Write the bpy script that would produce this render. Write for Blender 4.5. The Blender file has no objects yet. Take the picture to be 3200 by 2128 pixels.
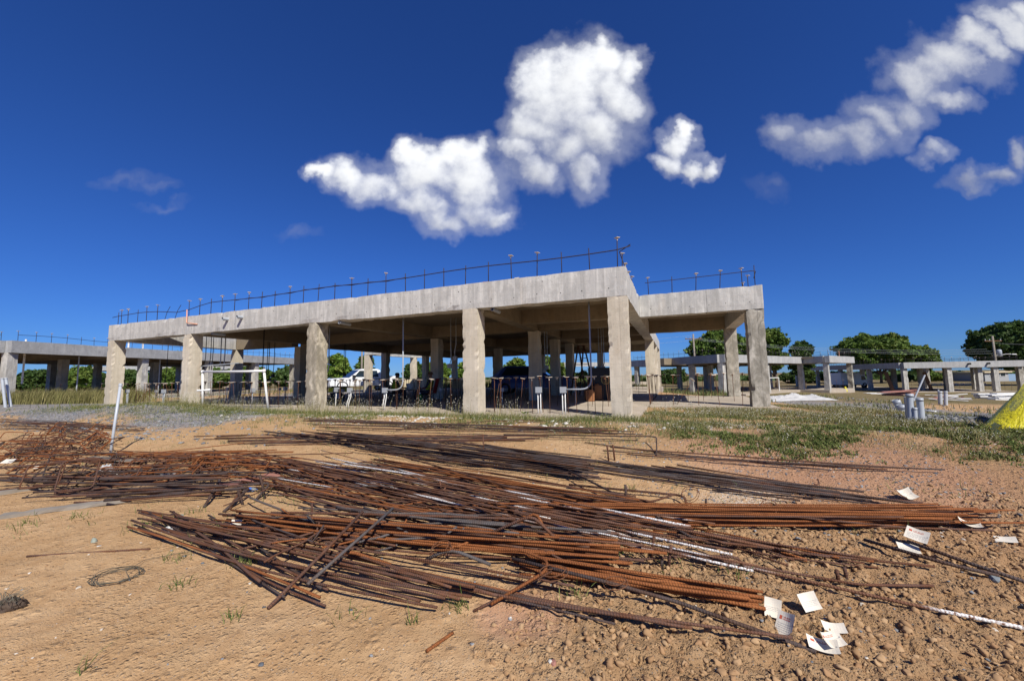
import bpy, bmesh, math, random
import numpy as np
from mathutils import Vector, Matrix, Euler

rnd = random.Random(7)
rng = np.random.default_rng(11)
scene = bpy.context.scene
COL = scene.collection
PI = math.pi

# ------------------------------------------------------------------ camera (solved from the building's edges)
F_PX, W_PX, H_PX = 1240.8, 3200.0, 2128.0
EYE = np.array([0.0, 0.0, 0.927])
_p, _r = math.radians(5.179), math.radians(-0.956)
_f = np.array([0, math.cos(_p), math.sin(_p)]); _u = np.array([0, -math.sin(_p), math.cos(_p)]); _R = np.array([1.0, 0, 0])
CR = _R * math.cos(_r) + _u * math.sin(_r)
CU = -_R * math.sin(_r) + _u * math.cos(_r)
CF = _f
cam = bpy.data.cameras.new('camera'); cam_ob = bpy.data.objects.new('camera', cam); COL.objects.link(cam_ob)
cam.sensor_width = 36.0; cam.lens = 36.0 * F_PX / W_PX
cam.clip_start = 0.05; cam.clip_end = 6000
m = Matrix(((CR[0], CU[0], -CF[0], EYE[0]), (CR[1], CU[1], -CF[1], EYE[1]), (CR[2], CU[2], -CF[2], EYE[2]), (0, 0, 0, 1)))
cam_ob.matrix_world = m
scene.camera = cam_ob
scene.cycles.diffuse_bounces = 2
K = 3200.0 / 2358.0      # the 2358-wide view of the photograph used for measuring


def ray(px, py):
    """direction of a photo pixel (3200 wide)"""
    return CF + CR * (px - W_PX / 2) / F_PX - CU * (py - H_PX / 2) / F_PX


def at_z(px, py, z):
    d = ray(px, py); k = (z - EYE[2]) / d[2]
    return EYE + d * k


def at_y(px, py, Y):
    d = ray(px, py)
    return EYE + d * (Y / d[1])


# ------------------------------------------------------------------ terrain height
def _hash(ix, iy, seed):
    n = (ix.astype(np.int64) * 374761393 + iy.astype(np.int64) * 668265263 + seed * 974634777) & 0x7fffffff
    n = ((n ^ (n >> 13)) * 1274126177) & 0x7fffffff
    n = n ^ (n >> 16)
    return (n & 0xffff) / 65535.0


def vnoise(x, y, seed=0):
    x = np.asarray(x, float); y = np.asarray(y, float)
    xi = np.floor(x); yi = np.floor(y); fx = x - xi; fy = y - yi
    fx = fx * fx * (3 - 2 * fx); fy = fy * fy * (3 - 2 * fy)
    a = _hash(xi, yi, seed); b = _hash(xi + 1, yi, seed); c = _hash(xi, yi + 1, seed); d = _hash(xi + 1, yi + 1, seed)
    return (a * (1 - fx) + b * fx) * (1 - fy) + (c * (1 - fx) + d * fx) * fy


def fbm(x, y, seed=0, octs=4):
    t = 0.0; a = 0.5
    for o in range(octs):
        t = t + a * vnoise(x * 2 ** o + 17.3 * o, y * 2 ** o - 9.1 * o, seed + o); a *= 0.5
    return t / (1 - 0.5 ** octs)


def sst(a, b, v):
    t = np.clip((v - a) / (b - a), 0, 1)
    return t * t * (3 - 2 * t)


NX, NY = 0.3747, 0.9271      # facade normal direction (away from the camera) of the main building
TX, TY = 0.9271, -0.3747


def clod_mask(x, y):
    a = sst(-0.2, 0.7, x + 0.4 * (fbm(x * 1.3, y * 1.3, 5) - .5) * 2) * (1 - sst(3.0, 4.4, y - 0.12 * x + (fbm(x, y, 6) - .5)))
    b = 0.5 * sst(-2.6, -1.9, x) * (1 - sst(-1.2, -.5, x)) * sst(3.6, 4.1, y) * (1 - sst(4.7, 5.2, y))
    return np.maximum(a, b)


def base_h(x, y):
    m_ = NX * x + NY * y
    h = -0.62 + 0.50 * sst(3.0, 9.0, m_ + 0.25 * np.sin(x * 0.9) * sst(4, 6, y) * (1 - sst(7, 9, m_)))
    h = h - 0.10 * sst(2.5, 1.2, y)
    h = h - 1.05 * sst(9.2, 17.0, x + 0.05 * y) * sst(2.0, 6.0, y)
    h = h - 0.60 * sst(26, 48, x)
    # a low crest of spoil in front of the slab, and a gravel spill at the left
    h = h + 0.05 * np.exp(-((m_ - 8.4) / 0.6) ** 2) * (0.4 + fbm(x * .7, y * .7, 44))
    h = h + 0.10 * np.exp(-(((x - 9.0) / 1.0) ** 2 + ((y - 8.2) / 0.8) ** 2))
    h = h + 0.18 * np.exp(-(((x + 13.0) / 4.0) ** 2 + ((y - 15.2) / 1.2) ** 2))
    h = h + 0.35 * np.exp(-(((x - 20.0) / 4.0) ** 2 + ((y - 29.0) / 2.0) ** 2))
    return h


def ground_h(x, y):
    x = np.asarray(x, float); y = np.asarray(y, float)
    h = base_h(x, y)
    m_ = NX * x + NY * y
    out = 1.0 - sst(9.0, 9.5, m_) * (1 - sst(12, 16, x)) * sst(-30, -24, x)   # calm under the slab
    near = 1 - sst(14, 30, np.hypot(x, y))
    h = h + out * near * (0.07 * (fbm(x * .8, y * .8, 1) - .5) + 0.022 * (fbm(x * 3.1, y * 3.1, 2) - .5))
    h = h + near * out * .030 * (fbm(x * 1.7 + 4, y * 1.7, 18) - .5) * (1 - sst(0, 1.2, x))
    h = h + near * 0.012 * (fbm(x * 11, y * 11, 3) - .5) * out
    c = clod_mask(x, y)
    wx = x + .05 * (fbm(x * 8, y * 8, 15, 2) - .5); wy = y + .05 * (fbm(x * 8, y * 8, 16, 2) - .5)
    r1 = np.abs(fbm(wx * 3.6, wy * 3.6, 8, 3) - .5) * 2
    r2 = np.abs(vnoise(wx * 11 + 3, wy * 11, 9) - .5) * 2; r3 = np.abs(vnoise(wx * 23, wy * 23 + 5, 10) - .5) * 2
    h = h + c * (0.05 * (0.4 - r1) + 0.042 * (.5 - r2) + 0.020 * (.5 - r3))
    # faint wheel ruts in the flat soil at the lower left
    lf = (1 - sst(-.6, .4, x)) * (1 - sst(3.0, 4.0, y))
    h = h - lf * 0.018 * np.exp(-((y - 1.95 - 0.12 * x) / .09) ** 2)
    return h


def gh(x, y):
    return float(ground_h(np.array([x]), np.array([y]))[0])


_KS = np.geomspace(0.8, 160.0, 700)


def gp(px, py, lift=0.0):
    """photo pixel (3200 wide) -> the point on the terrain seen there, raised by lift"""
    d = ray(px, py); ks = _KS
    for _ in range(2):
        X = d[0] * ks; Y = d[1] * ks; Z = EYE[2] + d[2] * ks
        below = np.nonzero(Z < ground_h(X, Y) + lift)[0]
        if len(below) == 0: k = ks[-1]; break
        i = below[0]; k = ks[i]
        if i == 0: break
        ks = np.linspace(ks[i - 1], ks[i], 24)
    P = EYE + d * k
    return np.array([P[0], P[1], gh(P[0], P[1]) + lift])


def g(dx, dy, lift=0.0):
    return gp(dx * K, dy * K, lift)


# ------------------------------------------------------------------ node helpers / materials
class NT:
    def __init__(s, tree): s.t = tree; s.l = tree.links
    def n(s, typ, **kw):
        nd = s.t.nodes.new(typ)
        for k, v in kw.items():
            if k.startswith('i_'):
                nd.inputs[int(k[2:])].default_value = v
            else: setattr(nd, k, v)
        return nd
    def link(s, a, b): s.l.new(a, b)
    def math(s, op, a, b=None, c=None, clamp=False):
        nd = s.t.nodes.new('ShaderNodeMath'); nd.operation = op; nd.use_clamp = clamp
        for i, v in enumerate((a, b, c)):
            if v is None: continue
            if isinstance(v, (int, float)): nd.inputs[i].default_value = v
            else: s.l.new(v, nd.inputs[i])
        return nd.outputs[0]
    def mix(s, fac, a, b, blend='MIX'):
        nd = s.t.nodes.new('ShaderNodeMix'); nd.data_type = 'RGBA'; nd.blend_type = blend
        for sock, v in ((nd.inputs[0], fac), (nd.inputs[6], a), (nd.inputs[7], b)):
            if isinstance(v, (int, float)): sock.default_value = v
            elif isinstance(v, tuple): sock.default_value = v if len(v) == 4 else v + (1,)
            else: s.l.new(v, sock)
        return nd.outputs[2]
    def noise(s, vec, scale, detail=4, rough=0.55, dist=0.0):
        nd = s.t.nodes.new('ShaderNodeTexNoise'); nd.inputs['Scale'].default_value = scale
        nd.inputs['Detail'].default_value = detail; nd.inputs['Roughness'].default_value = rough; nd.inputs['Distortion'].default_value = dist
        if vec is not None: s.l.new(vec, nd.inputs['Vector'])
        return nd.outputs['Fac']
    def ramp(s, fac, stops):
        nd = s.t.nodes.new('ShaderNodeValToRGB'); cr = nd.color_ramp
        while len(cr.elements) < len(stops): cr.elements.new(0.5)
        for e, (p, c) in zip(cr.elements, stops):
            e.position = p; e.color = (c, c, c, 1) if isinstance(c, (int, float)) else tuple(c) + (1,)
        s.l.new(fac, nd.inputs[0]); return nd.outputs[0]
    def mapv(s, vec, scale=(1, 1, 1), rot=(0, 0, 0), loc=(0, 0, 0), typ='POINT'):
        nd = s.t.nodes.new('ShaderNodeMapping'); nd.vector_type = typ
        nd.inputs['Scale'].default_value = scale; nd.inputs['Rotation'].default_value = rot; nd.inputs['Location'].default_value = loc
        s.l.new(vec, nd.inputs['Vector']); return nd.outputs[0]


def new_mat(name, rough=0.8, metal=0.0, spec=0.3):
    mt = bpy.data.materials.new(name); mt.use_nodes = True
    t = NT(mt.node_tree); b = mt.node_tree.nodes['Principled BSDF']
    b.inputs['Roughness'].default_value = rough; b.inputs['Metallic'].default_value = metal
    b.inputs['Specular IOR Level'].default_value = spec
    return mt, t, b


def bump(t, b, h, dist, strength=1.0):
    nd = t.n('ShaderNodeBump'); nd.inputs['Strength'].default_value = strength; nd.inputs['Distance'].default_value = dist
    t.link(h, nd.inputs['Height']); t.link(nd.outputs[0], b.inputs['Normal'])


def plain(name, col, rough=0.6, metal=0.0, var=0.25, scale=6.0, bmp=0.0, spec=0.3):
    """flat paint / plastic / cloth with grime variation"""
    mt, t, b = new_mat(name, rough, metal, spec)
    tc = t.n('ShaderNodeTexCoord').outputs['Object']
    f = t.noise(tc, scale, 6, 0.6)
    dark = tuple(c * (1 - var) for c in col); lite = tuple(min(1, c * (1 + var * .5)) for c in col)
    t.link(t.mix(f, dark, lite), b.inputs['Base Color'])
    if bmp: bump(t, b, f, bmp)
    return mt


def concrete(name, tint, dark, streak=0.5, stain=0.0, stain_col=(0.10, 0.09, 0.065), rust=0.12, seed=0.0):
    mt, t, b = new_mat(name, 0.9, 0, 0.15)
    tc = t.n('ShaderNodeTexCoord').outputs['Object']
    tc = t.mapv(tc, loc=(seed, seed * 1.7, 0))
    big = t.noise(tc, 0.9, 5, 0.6, 0.4)
    mid = t.noise(tc, 4.5, 6, 0.65)
    fine = t.noise(tc, 42, 4, 0.7)
    st = t.noise(t.mapv(tc, (3.2, 3.2, 0.22)), 1.6, 5, 0.6)
    st2 = t.noise(t.mapv(tc, (11, 11, 0.35)), 1.0, 3, 0.6)
    c = t.mix(t.ramp(big, [(0.32, 0), (0.68, 1)]), dark, tint)
    c = t.mix(t.math('MULTIPLY', t.ramp(st, [(0.42, 0), (0.62, 1)]), streak * .55), c, tuple(v * 0.66 for v in dark))
    c = t.mix(t.math('MULTIPLY', t.ramp(st2, [(0.52, 0), (0.70, 1)]), streak * .5), c, tuple(min(1, v * 1.22) for v in tint))
    c = t.mix(t.math('MULTIPLY', t.ramp(t.noise(t.mapv(tc, (1.6, 1.6, 0.3)), 1.3, 4, .6), [(0.60, 0), (0.72, 1)]), rust * 2.2), c, (0.42, 0.27, 0.13))
    c = t.mix(t.math('MULTIPLY', t.ramp(mid, [(0.3, 1), (0.5, 0)]), .45), c, tuple(v * .62 for v in dark))
    if stain > 0:
        sn = t.noise(t.mapv(tc, (2.3, 2.3, 1.1)), 1.5, 8, 0.72, 0.6)
        c = t.mix(t.math('MULTIPLY', t.ramp(sn, [(0.47 - .10 * stain, 0), (0.56, 1)]), .30 + .50 * min(1, stain)), c, stain_col)
    # pours and form panels differ a little in tone
    sx_ = t.n('ShaderNodeSeparateXYZ'); t.link(tc, sx_.inputs[0])
    wn = t.n('ShaderNodeTexWhiteNoise', noise_dimensions='1D'); t.link(t.math('FLOOR', t.math('MULTIPLY', t.math('ADD', sx_.outputs[0], t.math('MULTIPLY', sx_.outputs[1], .37)), .41)), wn.inputs['W'])
    c = t.mix(t.math('MULTIPLY', wn.outputs['Value'], .34), c, tuple(v * .72 for v in dark))
    bl = t.math('FRACT', t.math('MULTIPLY', sx_.outputs[2], 3.4))
    c = t.mix(t.math('MULTIPLY', t.math('LESS_THAN', bl, .035), t.math('MULTIPLY', mid, .45)), c, tuple(v * .5 for v in dark))
    pit = t.n('ShaderNodeTexVoronoi'); pit.inputs['Scale'].default_value = 9.0; t.link(tc, pit.inputs['Vector'])
    pm = t.math('LESS_THAN', pit.outputs['Distance'], t.math('MULTIPLY', mid, 0.17))
    c = t.mix(t.math('MULTIPLY', pm, 0.6), c, (0.07, 0.06, 0.05))
    c = t.mix(t.math('MULTIPLY', fine, 0.3), c, tuple(v * .7 for v in dark))
    t.link(c, b.inputs['Base Color'])
    hgt = t.math('ADD', t.math('MULTIPLY', fine, 0.5), t.math('MULTIPLY', mid, 1.0))
    hgt = t.math('SUBTRACT', hgt, t.math('MULTIPLY', pm, 0.8))
    bump(t, b, hgt, 0.012, 0.7)
    return mt


def rust_mat(name, a, bcol, c2, white=0.0, rib=1.0, grey=0.0):
    mt, t, b = new_mat(name, 0.78, 0.25, 0.3)
    uv = t.n('ShaderNodeUVMap').outputs[0]
    ob = t.n('ShaderNodeObjectInfo').outputs['Random']
    geo = t.n('ShaderNodeTexCoord').outputs['Object']
    n1 = t.noise(geo, 3.0, 5, 0.65); n2 = t.noise(geo, 60, 3, 0.6)
    c = t.mix(t.ramp(n1, [(0.35, 0), (0.65, 1)]), a, bcol)
    c = t.mix(t.math('MULTIPLY', t.ramp(n2, [(0.45, 0), (0.7, 1)]), 0.6), c, c2)
    c = t.mix(t.math('MULTIPLY', ob, 0.45), c, tuple(v * .42 for v in a))
    if grey: c = t.mix(t.math('MULTIPLY', t.ramp(t.noise(geo, 5.0, 4, .6), [(0.42, 0), (0.55, 1)]), grey), c, (0.095, 0.098, 0.105))
    if white:
        w = t.ramp(t.noise(t.mapv(uv, (0.55, 0.3, 1)), 1.0, 2, .5), [(0.50, 0), (0.54, 1)])
        w = t.math('MULTIPLY', w, t.ramp(t.noise(geo, 70, 3, .6), [(0.36, 0), (0.5, 1)]))
        c = t.mix(t.math('MULTIPLY', w, white), c, (0.72, 0.72, 0.70))
    sep = t.n('ShaderNodeSeparateXYZ'); t.link(uv, sep.inputs[0])
    # two runs of slanted ribs on opposite sides, with plain seams between
    v2 = t.math('ABSOLUTE', t.math('SUBTRACT', t.math('FRACT', t.math('MULTIPLY', sep.outputs[1], 2.0)), 0.5))
    w = t.math('SINE', t.math('MULTIPLY', t.math('ADD', sep.outputs[0], t.math('MULTIPLY', v2, 0.014)), 2 * PI / 0.0185))
    w = t.math('MULTIPLY', t.ramp(t.math('MULTIPLY_ADD', w, .5, .5), [(0.45, 0), (0.8, 1)]), t.ramp(v2, [(0.40, 1), (0.47, 0)]))
    c = t.mix(t.math('MULTIPLY', w, 0.28), c, tuple(min(1, v * 1.5) for v in bcol))
    t.link(c, b.inputs['Base Color'])
    bump(t, b, t.math('ADD', t.math('MULTIPLY', w, 1.0), t.math('MULTIPLY', n2, .3)), 0.003 * rib, 0.9)
    return mt


MAT = {}
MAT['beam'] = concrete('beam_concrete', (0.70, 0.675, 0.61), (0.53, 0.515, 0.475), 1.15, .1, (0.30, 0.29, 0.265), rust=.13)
MAT['column_pale'] = concrete('pale_column_concrete', (0.66, 0.63, 0.57), (0.52, 0.50, 0.45), 0.6, .25, seed=4.4)
MAT['column'] = concrete('column_concrete', (0.72, 0.645, 0.52), (0.56, 0.49, 0.375), 0.55, 0, rust=.2, seed=3.1)
MAT['column_stained'] = concrete('stained_column_concrete', (0.68, 0.61, 0.48), (0.54, 0.47, 0.35), 0.6, .8, seed=8.4)
MAT['column_mossy'] = concrete('mossy_column_concrete', (0.66, 0.62, 0.53), (0.52, 0.48, 0.40), 0.6, 1.0, seed=5.2)
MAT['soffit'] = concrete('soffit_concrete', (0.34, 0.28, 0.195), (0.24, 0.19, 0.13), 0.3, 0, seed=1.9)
MAT['slab'] = concrete('slab_concrete', (0.54, 0.46, 0.36), (0.40, 0.34, 0.265), 0.1, 0, seed=6.6)
MAT['beam_far'] = concrete('far_beam_concrete', (0.52, 0.51, 0.48), (0.38, 0.38, 0.37), 0.7, 0, rust=.05, seed=2.2)
MAT['beam_board'] = concrete('board_marked_concrete', (0.50, 0.50, 0.49), (0.36, 0.365, 0.36), 0.4, .25, (0.22, 0.22, 0.215), rust=.03, seed=9.2)
MAT['hole'] = plain('tie_hole_shade', (0.03, 0.027, 0.023), 0.95)  # near-black colour stands for the shade inside tie holes
MAT['rust_orange'] = rust_mat('orange_rust', (0.20, 0.066, 0.021), (0.34, 0.125, 0.040), (0.095, 0.032, 0.013))
MAT['rust_brown'] = rust_mat('brown_rust', (0.105, 0.044, 0.023), (0.185, 0.080, 0.040), (0.05, 0.022, 0.013), grey=.25)
MAT['rust_dark'] = rust_mat('dark_rust', (0.055, 0.031, 0.023), (0.105, 0.060, 0.042), (0.026, 0.018, 0.015), grey=.35)
MAT['rust_grey'] = rust_mat('grey_steel_rust', (0.10, 0.07, 0.055), (0.155, 0.13, 0.115), (0.07, 0.038, 0.026), grey=.55)
MAT['rust_white'] = rust_mat('paint_splashed_rust', (0.16, 0.072, 0.038), (0.24, 0.12, 0.07), (0.09, 0.035, 0.02), white=1.0)
MAT['starter'] = rust_mat('starter_rust', (0.10, 0.045, 0.027), (0.17, 0.08, 0.045), (0.05, 0.025, 0.018), rib=.6)
MAT['steel_dark'] = plain('roof_bar_steel', (0.045, 0.035, 0.04), 0.7, 0.3)
MAT['cap_plate'] = plain('cap_plate', (0.62, 0.53, 0.42), 0.6, var=.3, scale=20)
MAT['cap_cup'] = plain('cap_cup', (0.26, 0.11, 0.05), 0.6, var=.4, scale=20)
MAT['cap_white'] = plain('cap_cup_white', (0.62, 0.54, 0.44), 0.6, var=.2, scale=20)
MAT['pvc_grey'] = plain('grey_plastic_pipe', (0.38, 0.41, 0.44), 0.42, var=.18, scale=9, spec=.5)
MAT['pvc_blue'] = plain('blue_grey_plastic_pipe', (0.43, 0.465, 0.50), 0.40, var=.2, scale=7, spec=.5)
MAT['pvc_white'] = plain('white_plastic_pipe', (0.80, 0.79, 0.75), 0.4, var=.12, scale=7, spec=.5)
MAT['box_grey'] = plain('junction_box_grey', (0.36, 0.38, 0.40), 0.5, var=.15, scale=12)
MAT['copper'] = plain('copper_pipe', (0.66, 0.34, 0.22), 0.5, .2, var=.2)
MAT['paper'] = plain('tag_paper', (0.72, 0.66, 0.55), 0.8, var=.35, scale=9)
MAT['print_red'] = plain('red_print', (0.50, 0.10, 0.055), 0.8, var=.2, scale=30)
MAT['print_grey'] = plain('grey_print', (0.30, 0.30, 0.30), 0.8, var=.2)
MAT['wire'] = plain('rusty_wire', (0.16, 0.07, 0.035), 0.8, .2)
MAT['wire_dark'] = plain('dull_wire', (0.13, 0.12, 0.09), 0.7, .3)
MAT['wood'] = plain('weathered_wood', (0.27, 0.235, 0.19), 0.85, var=.45, scale=5, bmp=.01)
MAT['wood_red'] = plain('red_board', (0.36, 0.17, 0.13), 0.8, var=.4, scale=4)
MAT['wood_dark'] = plain('brown_timber', (0.16, 0.085, 0.045), 0.8, var=.35, scale=5)
MAT['white_paint'] = plain('vehicle_white', (0.78, 0.79, 0.80), 0.28, 0, var=.04, scale=2, spec=.6)
MAT['blue_paint'] = plain('vehicle_blue', (0.012, 0.05, 0.22), 0.28, 0.1, var=.1, scale=2, spec=.6)
MAT['black'] = plain('black_plastic', (0.018, 0.018, 0.02), 0.5, var=.3)
MAT['rubber'] = plain('tyre_rubber', (0.02, 0.02, 0.02), 0.85, var=.3)
MAT['alloy'] = plain('wheel_alloy', (0.42, 0.42, 0.43), 0.4, 0.7, var=.15)
MAT['tarp'] = None
MAT['leaf'] = None
# ------------------------------------------------------------------ mesh builder and scene helpers
class MB:
    def __init__(s): s.v = []; s.f = []; s.mi = []; s.uv = []
    def add(s, V, F, mi=0, UV=None):
        o = len(s.v)
        s.v += [tuple(float(c) for c in p) for p in V]
        for k, fc in enumerate(F):
            s.f.append(tuple(i + o for i in fc)); s.mi.append(mi)
            s.uv.append(UV[k] if UV is not None else None)
        return s
    def box(s, x0, x1, y0, y1, z0, z1, mi=0, mat=None):
        V = [(x, y, z) for z in (z0, z1) for y in (y0, y1) for x in (x0, x1)]
        if mat is not None: V = [tuple(mat @ Vector(p)) for p in V]
        return s.add(V, [(0, 2, 3, 1), (4, 5, 7, 6), (0, 1, 5, 4), (2, 6, 7, 3), (0, 4, 6, 2), (1, 3, 7, 5)], mi)
    def bar(s, a, b, w, h, mi=0, up=(0, 0, 1)):
        """square-section bar from a to b"""
        a = Vector(a); b = Vector(b); d = (b - a).normalized(); u = Vector(up)
        if abs(d.dot(u)) > .95: u = Vector((0, 1, 0))
        r = d.cross(u).normalized(); u = r.cross(d)
        V = [p + r * (sx * w / 2) + u * (sz * h / 2) for p in (a, b) for sx, sz in ((-1, -1), (1, -1), (1, 1), (-1, 1))]
        return s.add(V, [(3, 2, 1, 0), (4, 5, 6, 7), (0, 1, 5, 4), (1, 2, 6, 5), (2, 3, 7, 6), (3, 0, 4, 7)], mi)
    def tube(s, pts, r, n=8, mi=0, caps=True, v0=0.0, r1=None):
        P = [Vector(p) for p in pts]; N = len(P)
        T = []
        for i in range(N):
            d = (P[min(i + 1, N - 1)] - P[max(i - 1, 0)])
            T.append(d.normalized() if d.length > 1e-9 else Vector((0, 0, 1)))
        u = Vector((0, 0, 1)) if abs(T[0].z) < .9 else Vector((1, 0, 0))
        u = (u - T[0] * u.dot(T[0])).normalized()
        V = []; L = [0.0]
        for i in range(N):
            u = (u - T[i] * u.dot(T[i])).normalized(); w = T[i].cross(u)
            rr = r if r1 is None else r + (r1 - r) * i / (N - 1)
            for k in range(n):
                a = 2 * PI * k / n
                V.append(P[i] + u * (math.cos(a) * rr) + w * (math.sin(a) * rr))
            if i: L.append(L[-1] + (P[i] - P[i - 1]).length)
        F = []; UV = []
        for i in range(N - 1):
            for k in range(n):
                k2 = (k + 1) % n
                F.append((i * n + k, i * n + k2, (i + 1) * n + k2, (i + 1) * n + k))
                UV.append(((L[i] + v0, k / n), (L[i] + v0, (k + 1) / n), (L[i + 1] + v0, (k + 1) / n), (L[i + 1] + v0, k / n)))
        if caps:
            F.append(tuple(range(n - 1, -1, -1))); UV.append(tuple((0, .5) for _ in range(n)))
            F.append(tuple((N - 1) * n + k for k in range(n))); UV.append(tuple((0, .5) for _ in range(n)))
        return s.add(V, F, mi, UV)
    def lathe(s, prof, n=16, mi=0, mat=None, cap=True):
        V = []
        for (r, z) in prof:
            for k in range(n):
                a = 2 * PI * k / n; V.append((r * math.cos(a), r * math.sin(a), z))
        if mat is not None: V = [tuple(mat @ Vector(p)) for p in V]
        F = []
        for i in range(len(prof) - 1):
            for k in range(n):
                k2 = (k + 1) % n; F.append((i * n + k, i * n + k2, (i + 1) * n + k2, (i + 1) * n + k))
        if cap:
            F.append(tuple(range(n - 1, -1, -1))); F.append(tuple((len(prof) - 1) * n + k for k in range(n)))
        return s.add(V, F, mi)
    def mesh(s, name, mats, smooth=False):
        me = bpy.data.meshes.new(name)
        me.from_pydata(s.v, [], s.f)
        for mt in mats: me.materials.append(MAT[mt] if isinstance(mt, str) else mt)
        me.polygons.foreach_set('material_index', s.mi)
        if any(u is not None for u in s.uv):
            ul = me.uv_layers.new(name='UVMap'); flat = []
            for fc, u in zip(s.f, s.uv):
                for j in range(len(fc)): flat += list(u[j]) if u is not None else [0.0, 0.0]
            ul.data.foreach_set('uv', flat)
        if smooth: me.polygons.foreach_set('use_smooth', [True] * len(me.polygons))
        me.update(); return me
    def build(s, name, mats, parent=None, loc=None, smooth=False):
        if isinstance(mats, str) or not isinstance(mats, (list, tuple)): mats = [mats]
        return link(name, s.mesh(name, mats, smooth), parent, loc)


def link(name, me, parent=None, loc=None):
    o = bpy.data.objects.new(name, me); COL.objects.link(o)
    if parent is not None: o.parent = parent
    if loc is not None: o.location = loc
    return o


def empty(name, loc=(0, 0, 0), rz=0.0):
    o = bpy.data.objects.new(name, None); COL.objects.link(o); o.location = loc; o.rotation_euler = (0, 0, rz)
    o.empty_display_size = .1
    return o


def tag(o, label=None, cat=None, group=None, kind=None):
    if label: o['label'] = label
    if cat: o['category'] = cat
    if group: o['group'] = group
    if kind: o['kind'] = kind
    return o


def np_mesh(name, V, quads=None, tris=None, mats=(), smooth=False, attrs=None):
    me = bpy.data.meshes.new(name)
    nq = 0 if quads is None else len(quads); nt = 0 if tris is None else len(tris)
    me.vertices.add(len(V)); me.vertices.foreach_set('co', np.asarray(V, np.float32).ravel())
    me.loops.add(nq * 4 + nt * 3); me.polygons.add(nq + nt)
    li = []; st = []; tot = []
    if nq: li.append(np.asarray(quads, np.int32).ravel()); st.append(np.arange(nq) * 4); tot.append(np.full(nq, 4))
    if nt: li.append(np.asarray(tris, np.int32).ravel()); st.append(nq * 4 + np.arange(nt) * 3); tot.append(np.full(nt, 3))
    me.loops.foreach_set('vertex_index', np.concatenate(li).astype(np.int32))
    me.polygons.foreach_set('loop_start', np.concatenate(st).astype(np.int32))
    me.polygons.foreach_set('loop_total', np.concatenate(tot).astype(np.int32))
    if smooth: me.polygons.foreach_set('use_smooth', np.ones(nq + nt, bool))
    for mt in mats: me.materials.append(MAT[mt] if isinstance(mt, str) else mt)
    me.update(calc_edges=True)
    for k, v in (attrs or {}).items():
        a = me.attributes.new(k, 'FLOAT', 'POINT'); a.data.foreach_set('value', np.asarray(v, np.float32))
    me.validate()
    return me


# ------------------------------------------------------------------ sun, sky with clouds
SUN_AZ = math.atan2(0.44, -0.911)          # measured from +Y towards +X
SUN_EL = math.radians(45.0)
scene.view_settings.view_transform = 'Standard'; scene.view_settings.look = 'None'
scene.view_settings.exposure = 0.25; scene.view_settings.gamma = 1.0
sun = bpy.data.lights.new('sun', 'SUN'); sun.energy = 5.0; sun.angle = math.radians(0.53); sun.color = (1.0, 0.95, 0.87)
so = bpy.data.objects.new('sun', sun); COL.objects.link(so)
sd = Vector((math.sin(SUN_AZ) * math.cos(SUN_EL), math.cos(SUN_AZ) * math.cos(SUN_EL), math.sin(SUN_EL)))
so.rotation_euler = sd.to_track_quat('Z', 'Y').to_euler(); so.location = sd * 50

world = bpy.data.worlds.new('World'); scene.world = world; world.use_nodes = True
wt = NT(world.node_tree); wb = world.node_tree.nodes['Background']
sky = wt.n('ShaderNodeTexSky'); sky.sky_type = 'NISHITA'; sky.sun_disc = False
sky.sun_elevation = SUN_EL; sky.sun_rotation = SUN_AZ
sky.air_density = 1.0; sky.dust_density = 0.0; sky.ozone_density = 10.0; sky.altitude = 0
hs = wt.n('ShaderNodeMix', data_type='RGBA', blend_type='MULTIPLY'); hs.inputs[0].default_value = 1.0
hs.inputs[7].default_value = (0.33, 0.56, 1.0, 1)        # the deep, polarised-looking blue of this sky
wt.link(sky.outputs[0], hs.inputs[6])
SKY_OUT = hs.outputs[2]
SKY_STRENGTH = 0.08
wb.inputs['Strength'].default_value = SKY_STRENGTH
world.cycles.sampling_method = 'NONE'
dvec = wt.n('ShaderNodeTexCoord').outputs['Generated']
sp = wt.n('ShaderNodeSeparateXYZ'); wt.link(dvec, sp.inputs[0])
yy = wt.math('MAXIMUM', sp.outputs[1], 0.05)
cu = wt.math('DIVIDE', sp.outputs[0], yy); cv = wt.math('DIVIDE', sp.outputs[2], yy)
cuv = wt.n('ShaderNodeCombineXYZ'); wt.link(cu, cuv.inputs[0]); wt.link(cv, cuv.inputs[1])


def wwarp(vec, scale, amt, detail):
    nz = wt.n('ShaderNodeTexNoise'); nz.inputs['Scale'].default_value = scale; nz.inputs['Detail'].default_value = detail
    nz.inputs['Roughness'].default_value = 0.62
    wt.link(cuv.outputs[0], nz.inputs['Vector'])
    a = wt.n('ShaderNodeVectorMath', operation='SUBTRACT'); wt.link(nz.outputs['Color'], a.inputs[0]); a.inputs[1].default_value = (.5, .5, .5)
    b = wt.n('ShaderNodeVectorMath', operation='SCALE'); wt.link(a.outputs[0], b.inputs[0]); b.inputs['Scale'].default_value = amt
    c = wt.n('ShaderNodeVectorMath', operation='ADD'); wt.link(vec, c.inputs[0]); wt.link(b.outputs[0], c.inputs[1])
    return c.outputs[0]


def wscale(vec, k):
    b = wt.n('ShaderNodeVectorMath', operation='SCALE'); wt.link(vec, b.inputs[0]); b.inputs['Scale'].default_value = k; return b.outputs[0]


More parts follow.
